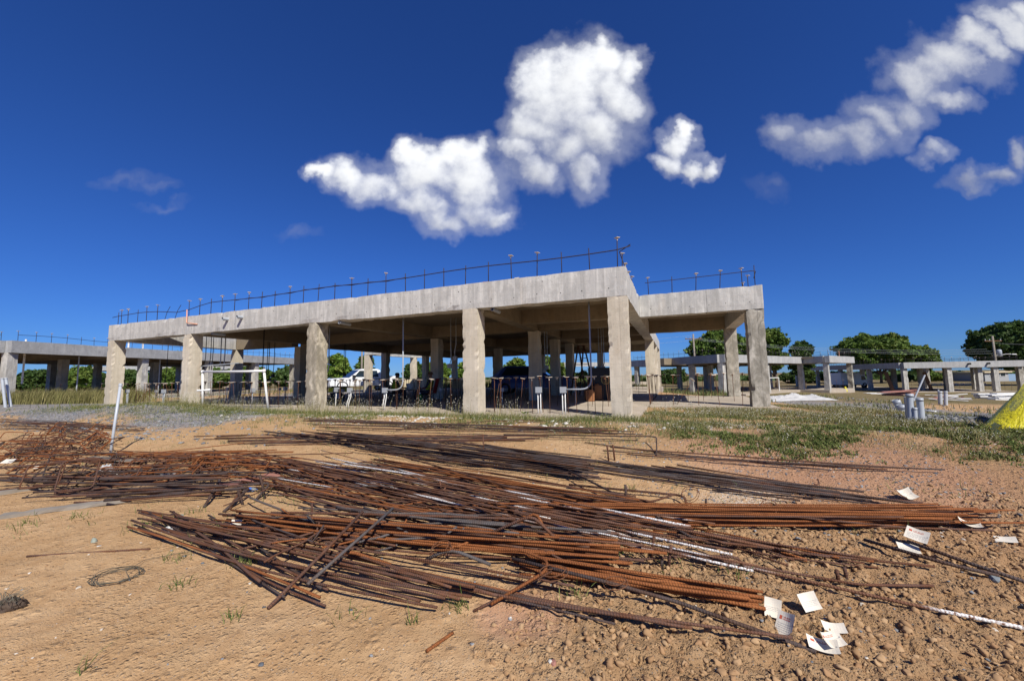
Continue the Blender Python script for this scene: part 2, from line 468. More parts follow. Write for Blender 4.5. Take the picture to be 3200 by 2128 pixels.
SUN2D = (0.10, 0.055)      # towards the light across the sky, for the shading of the billows
def warped(off):
    p = cuv.outputs[0]
    if off:
        nd = wt.n('ShaderNodeVectorMath', operation='ADD'); wt.link(p, nd.inputs[0]); nd.inputs[1].default_value = (SUN2D[0] * off, SUN2D[1] * off, 0); p = nd.outputs[0]
    def w(vec, scale, amt, detail, rough):
        nz = wt.n('ShaderNodeTexNoise'); nz.inputs['Scale'].default_value = scale; nz.inputs['Detail'].default_value = detail; nz.inputs['Roughness'].default_value = rough
        wt.link(p, nz.inputs['Vector'])
        x = wt.n('ShaderNodeVectorMath', operation='SUBTRACT'); wt.link(nz.outputs['Color'], x.inputs[0]); x.inputs[1].default_value = (.5, .5, .5)
        y = wt.n('ShaderNodeVectorMath', operation='ADD'); wt.link(vec, y.inputs[0]); wt.link(wscale(x.outputs[0], amt), y.inputs[1]); return y.outputs[0]
    q = w(w(w(p, 4.0, .14, 2, .5), 12.0, .085, 3, .5), 34.0, .024, 4, .55)
    return q, p


WARPS = [warped(0.0), warped(0.16)]


def uvdir(dx, dy):
    d = ray(dx * K, dy * K); return d[0] / d[1], d[2] / d[1]


CHAIN = [None]           # each term waits for the one before it, which keeps the shader's working set small


def after(vec):
    if CHAIN[0] is None: return vec
    nd = wt.n('ShaderNodeVectorMath', operation='MULTIPLY_ADD'); wt.link(CHAIN[0], nd.inputs[0]); nd.inputs[1].default_value = (1e-9, 1e-9, 1e-9); wt.link(vec, nd.inputs[2])
    return nd.outputs[0]


def cloud(ells, soft=0.35, sc=1.05):
    """height fields (here, and a step towards the light) of one cloud built from ellipses (cx, cy, rx, ry, tilt)"""
    out = []
    for warp, _p in WARPS:
        acc = None
        for (cx, cy, rx, ry, tl) in ells:
            u0, v0 = uvdir(cx, cy); k = sc / 914.0
            q = wt.mapv(after(warp), (rx * k, ry * k, 1), (0, 0, math.radians(-tl)), (u0, v0, 0), 'TEXTURE')
            ln = wt.n('ShaderNodeVectorMath', operation='DOT_PRODUCT'); wt.link(q, ln.inputs[0]); wt.link(q, ln.inputs[1])
            h = wt.math('SUBTRACT', 1.0, ln.outputs['Value'])
            acc = h if acc is None else wt.math('SMOOTH_MAX', acc, h, soft)
            CHAIN[0] = acc
        out.append(acc)
    return out


big = cloud([(1400, 130, 75, 60, 0), (1330, 175, 120, 95, -20), (1420, 200, 85, 95, 0), (1290, 230, 120, 110, 0), (1240, 190, 70, 70, 0),
             (1370, 290, 120, 80, 20), (1220, 290, 80, 70, 0), (1460, 150, 45, 60, 0), (1345, 385, 62, 66, 0), (1235, 390, 66, 62, 0), (1190, 345, 55, 45, 0), (1290, 330, 80, 60, 0)])
left = cloud([(800, 410, 80, 45, 12), (860, 420, 90, 60, 10), (980, 400, 90, 75, 0), (960, 345, 50, 50, 0), (1060, 375, 75, 60, 0), (1080, 430, 100, 70, 10),
              (960, 470, 90, 50, 10), (1090, 490, 100, 42, 8), (1150, 505, 50, 26, 0), (1010, 510, 70, 40, 0), (735, 398, 40, 18, 10)])
small = cloud([(1555, 320, 45, 45, 0), (1540, 365, 45, 35, 0), (1590, 375, 40, 28, 10), (1635, 382, 32, 24, 0), (1570, 295, 28, 25, 0)])
right = cloud([(1810, 315, 75, 62, 0), (1880, 340, 110, 68, 0), (1970, 320, 80, 70, 0), (2010, 270, 90, 60, 30), (2110, 190, 110, 75, 35), (2090, 250, 90, 60, 10),
               (2200, 140, 130, 66, 35), (2310, 70, 120, 58, 30), (2150, 160, 100, 70, 35), (2250, 105, 100, 56, 32), (2350, 40, 90, 50, 30), (2190, 235, 90, 40, 15), (2140, 340, 65, 30, 0)], sc=.90)
edge = cloud([(2230, 400, 75, 32, 5), (2300, 395, 70, 30, 5), (2355, 350, 40, 45, 0)], sc=.95)
wisp = cloud([(290, 418, 75, 22, -5), (350, 428, 60, 16, 0), (370, 465, 70, 12, -12), (700, 555, 55, 14, -8), (1770, 440, 50, 26, 20)])
def pair(scale, det, rough): return [wt.noise(p, scale, det, rough) for _q, p in WARPS]
texA = pair(11.0, 6, .58); texB = pair(30.0, 4, .6); tex2 = wt.noise(cuv.outputs[0], 7.0, 3, 0.5)
skyc = SKY_OUT


def lay(col, hp, lo, width, thin, alpha, bright, core, vmid, vhalf, tint=(0.955, 0.97, 0.995)):
    """lay one cloud over the sky: billows lit from the sun's side, thinning towards the base and the lee edge"""
    low = wt.math('MULTIPLY_ADD', wt.math('SUBTRACT', vmid, cv), 0.5 / vhalf, 0.5, clamp=True)
    H = []
    for i in range(2):
        x = wt.math('ADD', hp[i], wt.math('MULTIPLY_ADD', texA[i], 1.05, -.54)); H.append(wt.math('ADD', x, wt.math('MULTIPLY_ADD', texB[i], .34, -.17)))
    al = wt.n('ShaderNodeMapRange'); al.interpolation_type = 'SMOOTHSTEP'
    for i, v in ((1, lo), (3, 0.0), (4, alpha)): al.inputs[i].default_value = v
    wt.link(wt.math('MULTIPLY_ADD', low, thin, lo + width), al.inputs[2]); wt.link(H[0], al.inputs[0])
    ws = wt.n('ShaderNodeMapRange'); ws.interpolation_type = 'SMOOTHSTEP'
    for i, v in ((1, lo - .75), (2, lo + .35), (3, 0.0), (4, .22 * alpha)): ws.inputs[i].default_value = v
    wt.link(wt.math('ADD', H[0], wt.math('MULTIPLY_ADD', tex2, 1.2, -.75)), ws.inputs[0])
    alpha_ = wt.math('MAXIMUM', al.outputs[0], ws.outputs[0])
    slope = wt.math('SUBTRACT', wt.math('MULTIPLY_ADD', texA[0], .22, hp[0]), wt.math('MULTIPLY_ADD', texA[1], .22, hp[1]))
    shade = wt.math('MULTIPLY_ADD', slope, 0.80, wt.math('MULTIPLY_ADD', low, -.55, wt.math('MULTIPLY_ADD', tex2, -.40, 1.16)), clamp=True)
    shade = wt.math('SUBTRACT', shade, wt.math('MULTIPLY', wt.math('MAXIMUM', hp[0], 0.0), .16), clamp=True)
    br = wt.n('ShaderNodeMapRange'); br.interpolation_type = 'SMOOTHSTEP'
    for i, v in ((1, 0.0), (2, 0.85), (3, core), (4, bright)): br.inputs[i].default_value = v
    wt.link(shade, br.inputs[0])
    val = wt.math('DIVIDE', br.outputs[0], SKY_STRENGTH)
    cc = wt.n('ShaderNodeVectorMath', operation='SCALE'); cc.inputs[0].default_value = tint; wt.link(val, cc.inputs['Scale'])
    return wt.mix(alpha_, col, cc.outputs[0])


def vv(y): return uvdir(1179, y)[1]
skyc = lay(skyc, wisp, .15, 1.5, .2, 0.20, .50, .45, vv(440), .1)
skyc = lay(skyc, edge, .0, 1.1, .5, 0.70, .55, .40, vv(390), .05)
skyc = lay(skyc, right, .03, 1.15, .7, 0.90, .74, .56, vv(250), .20)
skyc = lay(skyc, small, .03, .80, .5, 0.98, .92, .66, vv(345), .07)
skyc = lay(skyc, left, .03, .80, .7, 0.99, .92, .64, vv(420), .12)
skyc = lay(skyc, big, .03, .80, .75, 0.99, .92, .64, vv(240), .22)
fr = wt.math('GREATER_THAN', sp.outputs[1], 0.12)
wt.link(wt.mix(fr, SKY_OUT, skyc), wb.inputs['Color'])

# ------------------------------------------------------------------ ground: one sheet to the horizon
def spaced(lo, hi, a, b, step, grow=1.045):
    xs = list(np.arange(a, b + 1e-6, step)); s = step; x = b
    while x < hi: s *= grow; x += s; xs.append(x)
    s = step; x = a
    while x > lo: s *= grow; x -= s; xs.insert(0, x)
    return np.array(xs)


gx = spaced(-900, 900, -3.2, 4.2, 0.022); gy = spaced(-60, 1500, 1.3, 5.2, 0.022, 1.04)
GX, GY = np.meshgrid(gx, gy); fxr, fyr = GX.ravel(), GY.ravel()
GZ = ground_h(fxr, fyr)
nx_, ny_ = len(gx), len(gy)
ii = np.arange(nx_ * ny_).reshape(ny_, nx_)
Q = np.stack([ii[:-1, :-1].ravel(), ii[:-1, 1:].ravel(), ii[1:, 1:].ravel(), ii[1:, :-1].ravel()], 1)
mm = NX * fxr + NY * fyr; sgn = TX * fxr + TY * fyr
wob = (fbm(fxr * .7, fyr * .7, 21) - .5)
gravel = sst(6.0, 8.0, mm + 2.5 * wob) * sst(-6.2, -9.0, fxr + 2 * wob) * (1 - sst(9.6, 13.0, mm))
gravel = np.maximum(gravel, np.exp(-(((fxr - 9.2) / 1.1) ** 2 + ((fyr - 8.4) / 0.75) ** 2)) * 1.4)
gravel = np.maximum(gravel, sst(9.0, 12.0, fxr) * sst(14, 17, fyr + 3 * wob) * (1 - sst(30, 36, fyr)) * (1 - sst(19, 27, fxr + 6 * wob)))
gravel = np.maximum(gravel, 0.9 * sst(9.7, 12, mm) * sst(-5, 12, -fxr) * sst(.42, .55, fbm(fxr * .25, fyr * .25, 31)))
gravel = np.maximum(gravel, 0.75 * np.exp(-((fyr - (13.6 + .30 * (fxr - 14) + 1.2 * wob)) / .55) ** 2) * sst(10.5, 13, fxr))
pink = sst(.15, .5, np.exp(-(((fxr - 3.9) / 1.5) ** 2 + ((fyr - 5.6) / 1.6) ** 2)) + .5 * wob) * .9
pink = np.maximum(pink, sst(.3, .8, np.exp(-(((fxr - .02) / .33) ** 2 + ((fyr - 2.75) / .35) ** 2)) + .6 * wob))
pale = sst(0.45, .7, fbm(fxr * 1.7, fyr * 1.7, 41)) * np.exp(-((mm - 8.7) / .8) ** 2) * .9
pale = np.maximum(pale, sst(.35, .8, np.exp(-(((fxr - 2.6) / .7) ** 2 + ((fyr - 4.6) / .45) ** 2)) + .5 * wob) * .8)
clay = clod_mask(fxr, fyr)
grn = sst(.38, .62, fbm(fxr * .9, fyr * .9, 51)) * sst(6.6, 8.2, mm + wob) * (1 - sst(9.3, 10, mm)) * .5
mt, t, b = new_mat('soil', 0.95, 0, 0.1)
pos = t.n('ShaderNodeNewGeometry').outputs['Position']
def at(name):
    nd = t.n('ShaderNodeAttribute'); nd.attribute_name = name; return nd.outputs['Fac']
n_big = t.noise(pos, 0.8, 5, .6); n_mid = t.noise(pos, 7, 6, .65); n_fin = t.noise(pos, 55, 5, .7); n_gr = t.noise(pos, 190, 3, .7)
c = t.mix(t.ramp(n_big, [(.35, 0), (.65, 1)]), (0.47, 0.300, 0.150), (0.56, 0.375, 0.205))
c = t.mix(t.ramp(n_mid, [(.38, .55), (.62, 0)]), c, (0.375, 0.215, 0.098))
red_ = t.ramp(t.noise(pos, 1.1, 3, .5), [(.35, 0), (.6, 1)])
c = t.mix(t.math('MULTIPLY', at('east'), t.math('MULTIPLY_ADD', red_, .35, .35)), c, (0.37, 0.195, 0.10))
c = t.mix(t.math('MULTIPLY', at('clay'), .6), c, t.mix(n_mid, (0.33, 0.185, 0.088), (0.52, 0.345, 0.19)))
c = t.mix(t.math('MULTIPLY', at('pink'), t.math('MULTIPLY_ADD', n_fin, .6, .25)), c, (0.50, 0.27, 0.175))
vor = t.n('ShaderNodeTexVoronoi'); vor.inputs['Scale'].default_value = 26; t.link(pos, vor.inputs['Vector'])
gr_c = t.mix(vor.outputs['Color'], (0.10, 0.105, 0.11), (0.34, 0.335, 0.33))
sv = t.n('ShaderNodeSeparateColor'); t.link(vor.outputs['Color'], sv.inputs[0])
gr_c = t.mix(sv.outputs[0], (0.09, 0.095, 0.105), (0.36, 0.36, 0.36))
c = t.mix(t.ramp(t.math('MULTIPLY_ADD', t.math('SUBTRACT', n_fin, .5), 1.2, at('gravel')), [(.35, 0), (.62, 1)]), c, gr_c)
c = t.mix(t.math('MULTIPLY', at('pale'), t.ramp(n_fin, [(.45, 0), (.6, 1)])), c, (0.66, 0.62, 0.54))
c = t.mix(t.math('MULTIPLY', at('green'), t.ramp(n_mid, [(.4, 0), (.6, 1)])), c, (0.13, 0.125, 0.045))
far_c = t.mix(t.noise(pos, .12, 4, .6), (0.20, 0.15, 0.085), (0.13, 0.125, 0.05))
dist_a = at('far')
c = t.mix(dist_a, c, far_c)
peb = t.n('ShaderNodeTexVoronoi'); peb.inputs['Scale'].default_value = 60; t.link(pos, peb.inputs['Vector'])
sp2 = t.n('ShaderNodeSeparateColor'); t.link(peb.outputs['Color'], sp2.inputs[0])
pmask = t.math('MULTIPLY', t.math('LESS_THAN', peb.outputs['Distance'], .26), t.math('GREATER_THAN', sp2.outputs[0], .70))
c = t.mix(t.math('MULTIPLY', pmask, .8), c, t.mix(sp2.outputs[1], (0.16, 0.155, 0.15), (0.56, 0.44, 0.31)))
c = t.mix(t.math('MULTIPLY', t.ramp(n_gr, [(.42, 1), (.56, 0)]), .30), c, (0.27, 0.155, 0.072))
t.link(c, b.inputs['Base Color'])
hh = t.math('ADD', t.math('MULTIPLY', n_fin, .45), t.math('MULTIPLY', n_gr, .25))
def grains(scale, keep, k):
    v = t.n('ShaderNodeTexVoronoi'); v.inputs['Scale'].default_value = scale; t.link(pos, v.inputs['Vector'])
    sc_ = t.n('ShaderNodeSeparateColor'); t.link(v.outputs['Color'], sc_.inputs[0])
    dome = t.math('SUBTRACT', 1.0, t.math('MULTIPLY', v.outputs['Distance'], 1.9), clamp=True)
    return t.math('MULTIPLY', t.math('MULTIPLY', dome, k), t.math('GREATER_THAN', sc_.outputs[2], keep))
gsum = t.math('ADD', grains(34, .55, .9), t.math('ADD', grains(85, .4, .42), grains(15, .8, 1.3)))
hh = t.math('ADD', hh, gsum)
hh = t.math('ADD', hh, t.math('MULTIPLY', pmask, .35)); hh = t.math('ADD', hh, t.math('MULTIPLY', n_mid, .5))
bs_ = t.math('MULTIPLY_ADD', at('clay'), 1.1, .34); bs_ = t.math('MAXIMUM', bs_, t.math('MULTIPLY_ADD', at('east'), .5, .5))
bump(t, b, t.math('MULTIPLY', hh, bs_), 0.026, 1.0)
MAT['soil'] = mt
far = np.maximum(sst(30, 60, np.hypot(fxr, fyr)), sst(31, 34, mm))
ground = link('ground', np_mesh('ground', np.stack([fxr, fyr, GZ], 1), quads=Q, mats=['soil'], smooth=True,
              attrs=dict(east=sst(1.2, 3.2, fxr - .12 * fyr + wob) * (1 - sst(7.5, 9, mm)), gravel=gravel, pink=pink, pale=pale, clay=clay, green=grn, far=far)))
tag(ground, 'sandy orange construction soil', kind='structure')
# ------------------------------------------------------------------ concrete frame buildings
def rbox(mb, x0, x1, y0, y1, z0, z1, seg=0.18, jit=0.010, mi=0, M=None, chip=0.06):
    """a cast box: gridded faces with worn, chipped edges"""
    dims = ((x0, x1), (y0, y1), (z0, z1)); ns = [max(1, min(90, int(round((b - a) / seg)))) for a, b in dims]
    idx = {}; V = []
    def vert(i, j, k):
        key = (i, j, k)
        if key in idx: return idx[key]
        p = [dims[a][0] + (dims[a][1] - dims[a][0]) * (i, j, k)[a] / ns[a] for a in range(3)]
        ext = [a for a in range(3) if (i, j, k)[a] in (0, ns[a])]
        if len(ext) >= 2:
            q = rnd.random() ** 3 * jit + (rnd.random() * 3 * jit if rnd.random() < chip else 0)
            for a in ext: p[a] += q * rnd.uniform(.4, 1) * (1 if (i, j, k)[a] == 0 else -1)
        idx[key] = len(V); V.append(p if M is None else tuple(M @ Vector(p))); return idx[key]
    F = []
    nx, ny, nz = ns
    for i in range(nx):
        for j in range(ny):
            F.append((vert(i, j, 0), vert(i, j + 1, 0), vert(i + 1, j + 1, 0), vert(i + 1, j, 0)))
            F.append((vert(i, j, nz), vert(i + 1, j, nz), vert(i + 1, j + 1, nz), vert(i, j + 1, nz)))
    for i in range(nx):
        for k in range(nz):
            F.append((vert(i, 0, k), vert(i + 1, 0, k), vert(i + 1, 0, k + 1), vert(i, 0, k + 1)))
            F.append((vert(i, ny, k), vert(i, ny, k + 1), vert(i + 1, ny, k + 1), vert(i + 1, ny, k)))
    for j in range(ny):
        for k in range(nz):
            F.append((vert(0, j, k), vert(0, j, k + 1), vert(0, j + 1, k + 1), vert(0, j + 1, k)))
            F.append((vert(nx, j, k), vert(nx, j + 1, k), vert(nx, j + 1, k + 1), vert(nx, j, k + 1)))
    mb.add(V, F, mi)
    return mb


ZB, ZT = 2.80, 3.517


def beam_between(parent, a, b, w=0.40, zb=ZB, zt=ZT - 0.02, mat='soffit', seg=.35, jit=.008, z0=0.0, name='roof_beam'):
    a = Vector((a[0], a[1], 0)); b = Vector((b[0], b[1], 0)); d = b - a; L = d.length; ang = math.atan2(d.y, d.x)
    M = Matrix.Translation((a.x, a.y, z0)) @ Matrix.Rotation(ang, 4, 'Z')
    mb = MB(); rbox(mb, 0, L, -w / 2, w / 2, zb + rnd.uniform(-.004, .004), zt, seg, jit, 0, M)
    return mb.build(name, [mat], parent)


def column_at(parent, x, y, w=0.46, d=0.46, mat='column', z0=-0.3, z1=2.82, seg=.10, jit=.017):
    mb = MB(); rbox(mb, x, x + w, y, y + d, z0, z1, seg, jit, chip=.22)
    # formwork joint line standing proud on the two faces
    mb.box(x + w * .62, x + w * .62 + .012, y - .004, y + .02, z0, z1 - .06)
    mb.box(x + w - .02, x + w + .004, y + d * .5, y + d * .5 + .012, z0, z1 - .06)
    return mb.build('column', [mat], parent)


def start_bar_mesh(h, roof):
    mb = MB(); mb.tube([(0, 0, -.1), (0, 0, h * .5), (0, 0, h)], .0120 if roof else .0085, 6)
    return mb.mesh('starter_bar', ['steel_dark' if roof else 'starter'], True)


def cap_mesh(white=False, s=1.0):
    mb = MB()
    mb.lathe([(.014 * s, -.075 * s), (.018 * s, -.03 * s), (.040 * s, 0.0)], 10, 1)
    mb.box(-.062 * s, .062 * s, -.062 * s, .062 * s, .0005, .013 * s, 0)
    return mb.mesh('cap', ['cap_plate', 'cap_white' if white else 'cap_cup'])


CAPS = [cap_mesh(False), cap_mesh(True)]
ROOFCAP = cap_mesh(True, .85)
BARS = {}


def starter(parent, x, y, z, h, capped=True, tilt=None, mat=None, name='starter_bar', cap=None):
    roof = name.startswith('roof'); key = round(h, 2)
    if (key, roof) not in BARS: BARS[key, roof] = start_bar_mesh(key, roof)
    o = link(name, BARS[key, roof], parent, (x, y, z))
    if tilt is None: tilt = (rnd.gauss(0, .03), rnd.gauss(0, .03))
    o.rotation_euler = (tilt[0], tilt[1], rnd.uniform(0, 6))
    if capped:
        c_ = link('cap', cap or CAPS[rnd.random() < .45], o, (0, 0, key))
        c_.rotation_euler = (rnd.gauss(0, .09), rnd.gauss(0, .09), rnd.uniform(0, 1.5))
    return o


# ---- main building: local x along the front (0 = right end of the front beam), y = depth
MAIN_ROT = math.atan2(TY, TX)
d0 = 9.636; s0 = -0.941
main_org = (TX * s0 + NX * d0, TY * s0 + NY * d0, 0.0)
main = empty('unfinished_building', main_org, MAIN_ROT)
tag(main, 'nearest and largest unfinished concrete frame building, open on all sides, behind the rebar piles', 'building')
MW = Matrix.Translation(main_org) @ Matrix.Rotation(MAIN_ROT, 4, 'Z'); MWI = MW.inverted()


def mloc(P): return MWI @ Vector(P)


def main_slab_px(px, py, z=-0.065):
    return mloc(at_z(px, py, z))


SLAB = -0.065
fs = MB()
rbox(fs, -22.7, 0.15, -.06, 6.9, -.4, SLAB, .4, .02)
rbox(fs, -19.4, .12, 6.92, 24.6, -.4, SLAB - .003, .9, .02)
rbox(fs, .17, 3.7, 3.75, 10.1, -.4, SLAB - .002, .4, .02)
fs.build('floor_slab', ['slab'], main)


def hole_discs(mb, x0, x1, y, z, step, mi=1):  # dark discs set on the beam face, painted as the shade of tie holes
    x = x0
    while x < x1:
        zz = z + rnd.uniform(-.02, .02)
        M = Matrix.Translation((x + rnd.uniform(-.06, .06), y, zz)) @ Matrix.Rotation(PI / 2, 4, 'X')
        mb.lathe([(.013, -.01), (.013, .0035)], 8, mi, M); x += step


# outer beams, butted end to end
fb = MB(); rbox(fb, -22.51, 0.0, 0.0, .45, ZB, ZT, .15, .016, chip=.22)
hole_discs(fb, -22.1, -.3, 0, 3.02, .62); hole_discs(fb, -21.8, -.3, 0, 3.34, 2.47)
fb.build('front_beam', ['beam', 'hole'], main)
sb = MB(); rbox(sb, -.45, -0.003, .453, 13.9, ZB + .004, ZT - .004, .2, .03, chip=.15); sb.build('side_beam', ['beam'], main)
sb = MB(); rbox(sb, -.45, -0.003, 13.903, 24.4, ZB + .002, ZT - .004, .3, .02); sb.build('side_beam', ['beam'], main)
wf = MB(); rbox(wf, 0.0, 1.995, 3.93, 4.35, ZB, ZT, .16, .012); rbox(wf, 2.0, 3.51, 3.927, 4.35, ZB + .008, ZT + .004, .16, .012)
hole_discs(wf, .35, 3.3, 3.93, 3.03, .55); wf.build('wing_front_beam', ['beam', 'hole'], main)
ws = MB(); rbox(ws, 3.08, 3.507, 4.353, 9.9, ZB + .003, ZT, .25, .012); ws.build('wing_side_beam', ['beam'], main)
wr = MB(); rbox(wr, .003, 3.077, 9.46, 9.9, ZB + .005, ZT - .01, .3, .012); hole_discs(wr, .5, 3, 9.46, 3.05, .9); wr.build('wing_rear_beam', ['soffit', 'hole'], main)
lb = MB()
V_ = [Vector((-22.05, .455, 0)), Vector((-23.35, 6.3, 0))]
beam_between(main, (-22.28, .46), (-23.55, 6.15), .42, ZB + .003, ZT - .01, 'beam')
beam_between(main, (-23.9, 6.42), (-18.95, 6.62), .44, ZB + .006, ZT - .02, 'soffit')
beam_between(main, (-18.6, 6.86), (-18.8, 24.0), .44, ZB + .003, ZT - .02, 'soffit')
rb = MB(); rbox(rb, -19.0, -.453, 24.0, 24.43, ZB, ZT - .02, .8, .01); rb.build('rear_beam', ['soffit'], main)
# inner beams
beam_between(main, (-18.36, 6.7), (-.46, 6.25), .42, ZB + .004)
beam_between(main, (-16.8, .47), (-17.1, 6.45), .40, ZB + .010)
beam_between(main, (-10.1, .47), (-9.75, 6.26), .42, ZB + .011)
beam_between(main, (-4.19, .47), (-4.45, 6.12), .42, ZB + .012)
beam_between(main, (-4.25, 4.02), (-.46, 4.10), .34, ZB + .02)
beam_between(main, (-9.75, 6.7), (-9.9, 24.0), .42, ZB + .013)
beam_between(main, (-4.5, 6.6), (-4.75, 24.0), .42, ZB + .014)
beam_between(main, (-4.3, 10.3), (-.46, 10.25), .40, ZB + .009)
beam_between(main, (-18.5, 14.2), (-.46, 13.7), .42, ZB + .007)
# roof slabs between the beams
rs = MB()
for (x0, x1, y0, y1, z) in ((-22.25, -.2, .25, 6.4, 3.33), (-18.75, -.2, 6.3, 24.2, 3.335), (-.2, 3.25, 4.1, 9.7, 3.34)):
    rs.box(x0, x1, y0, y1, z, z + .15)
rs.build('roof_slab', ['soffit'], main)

for (x, mt_) in ((-22.505, 'column'), (-17.03, 'column'), (-10.33, 'column_stained'), (-4.43, 'column'), (-.465, 'column')):
    column_at(main, x, .004, mat=mt_)
for (x, y, mt_) in ((-23.8, 6.2, 'column'), (-18.85, 6.5, 'column'), (-9.95, 6.7, 'column'), (-4.68, 6.05, 'column'), (-4.98, 10.2, 'column'), (-5.0, 13.45, 'column'),
                    (-19.02, 13.9, 'column'), (-10.15, 14.5, 'column'), (-9.98, 10.4, 'column'), (-.47, 13.45, 'column'), (-.47, 18.6, 'column'), (-.47, 23.9, 'column'), (-4.95, 23.9, 'column'),
                    (-10.1, 23.9, 'column'), (-19.0, 23.9, 'column'), (-14.6, 23.9, 'column'), (-19.0, 19.0, 'column')):
    column_at(main, x, y, mat=mt_, seg=.3)
column_at(main, 3.045, 3.935, mat='column_mossy'); column_at(main, 3.045, 9.435, mat='column_mossy')
# a projecting bay at the far left rear
beam_between(main, (-21.6, 15.2), (-19.05, 15.2), .42, mat='beam'); beam_between(main, (-21.4, 15.45), (-21.4, 21.2), .42, mat='beam')
column_at(main, -21.61, 14.995, seg=.3); column_at(main, -21.61, 20.9, seg=.3)
beam_between(main, (-21.6, 21.42), (-19.05, 21.42), .42, mat='beam')

# ---- roof edge: starter bars with caps and the tie bar
roof_px = [(271, 0), (278, 1), (294, 1), (316, 0), (337, 1), (362, 1), (434, 1), (459, 1), (485, 0), (512, 1), (540, 1), (572, 1), (602, 0), (632, 0), (667, 1),
           (699, 0), (733, 0), (770, 0), (809, 1), (847, 0), (889, 1), (933, 0), (977, 0), (1022, 0), (1071, 0), (1125, 0), (1178, 1), (1236, 1), (1294, 0), (1358, 0), (1422, 1)]
tie_pts = [(-22.75, .2, ZT + .40)]
for (dx, cp) in roof_px:
    px = dx * K; py = 1017.5 + (px - 344) * (830.5 - 1017.5) / (1955.5 - 344) - 2
    d = ray(px, py); e0 = Vector(EYE); q0 = mloc(EYE); q1 = mloc(EYE + d); dd = q1 - q0
    tt = (.18 - q0.y) / dd.y; x = q0.x + dd.x * tt
    hh_ = .70 if cp else rnd.choice([.62, .66])
    if dx > 1400: hh_ = .78
    starter(main, x, .18 + rnd.uniform(-.02, .02), ZT - .02, hh_, bool(cp), (rnd.gauss(0, .015), rnd.gauss(0, .02)), name='roof_starter_bar', cap=ROOFCAP)
    zz = {337: .44, 362: .40}.get(dx, .45 + .03 * math.sin(x * .9)) if dx < 370 else .47 + .025 * math.sin(x * 1.1) - (.16 if dx == 434 else .07 if dx == 459 else 0)
    tie_pts.append((x, .18, ZT + zz))
tie_pts.append((.12, .17, ZT + .52))
tie_pts.insert(7, (-17.9, .19, ZT + .27))
MB().tube(tie_pts, .014, 6).build('tie_bar', ['steel_dark'], main, smooth=True)
MB().tube([(x, y + .03, z + (.03 if i % 2 else -.015)) for i, (x, y, z) in enumerate(tie_pts[12:24])], .010, 6).build('tie_bar', ['steel_dark'], main, smooth=True)
for (x, lean) in ((-18.75, .35), (-18.05, .38)):
    MB().tube([(x, .2, ZT - .02), (x + lean * .45, .2, ZT + .34), (x + lean, .2, ZT + .56)], .009, 6).build('bent_starter_bar', ['steel_dark'], main)
for (y, h) in ((.75, .55), (1.6, .5), (2.4, .46), (3.2, .5)):
    starter(main, -.16, y, ZT - .02, h, True, name='roof_starter_bar', cap=ROOFCAP)
MB().tube([(.12, .17, ZT + .56), (-.16, .3, ZT + .44), (-.16, 1.5, ZT + .36), (-.16, 3.4, ZT + .34)], .011, 6).build('tie_bar', ['steel_dark'], main)
for (x, cp, h) in ((.30, 1, .62), (1.02, 0, .58), (1.72, 1, .60), (2.40, 1, .62), (3.02, 1, .62), (3.36, 0, .68)):
    starter(main, x, 4.12, ZT - .02, h, bool(cp), (rnd.gauss(0, .02), rnd.gauss(0, .03)), name='roof_starter_bar', cap=ROOFCAP)
for (y, h) in ((4.9, .55), (5.8, .5), (6.9, .45)): starter(main, 3.3, y, ZT - .02, h, True, name='roof_starter_bar', cap=ROOFCAP)
MB().tube([(.2, 4.12, ZT + .44), (1.1, 4.12, ZT + .45), (2.2, 4.12, ZT + .47), (3.3, 4.12, ZT + .49), (3.4, 4.14, ZT + .47), (3.42, 4.6, ZT + .36)], .011, 6).build('tie_bar', ['steel_dark'], main)
for (x, y, w, mt_) in ((-9.6, .3, .16, 'print_red'), (-3.95, .3, .16, 'print_red'), (-2.95, .25, .12, 'paper'), (-12.9, .25, .07, 'cap_plate')):
    mb = MB(); rbox(mb, x, x + w, y, y + .12, ZT - .01, ZT + .09, .06, .015)
    tag(mb.build('block_offcut', [mt_]), {-9.6: 'reddish block scrap on the roof edge above the third column', -3.95: 'red block scrap on the roof edge above the fourth column',
        -2.95: 'crumpled pale scrap on the roof edge beside a tall bar', -12.9: 'small pinkish scrap on the roof edge between plain bars'}[x], 'scrap').matrix_world = MW

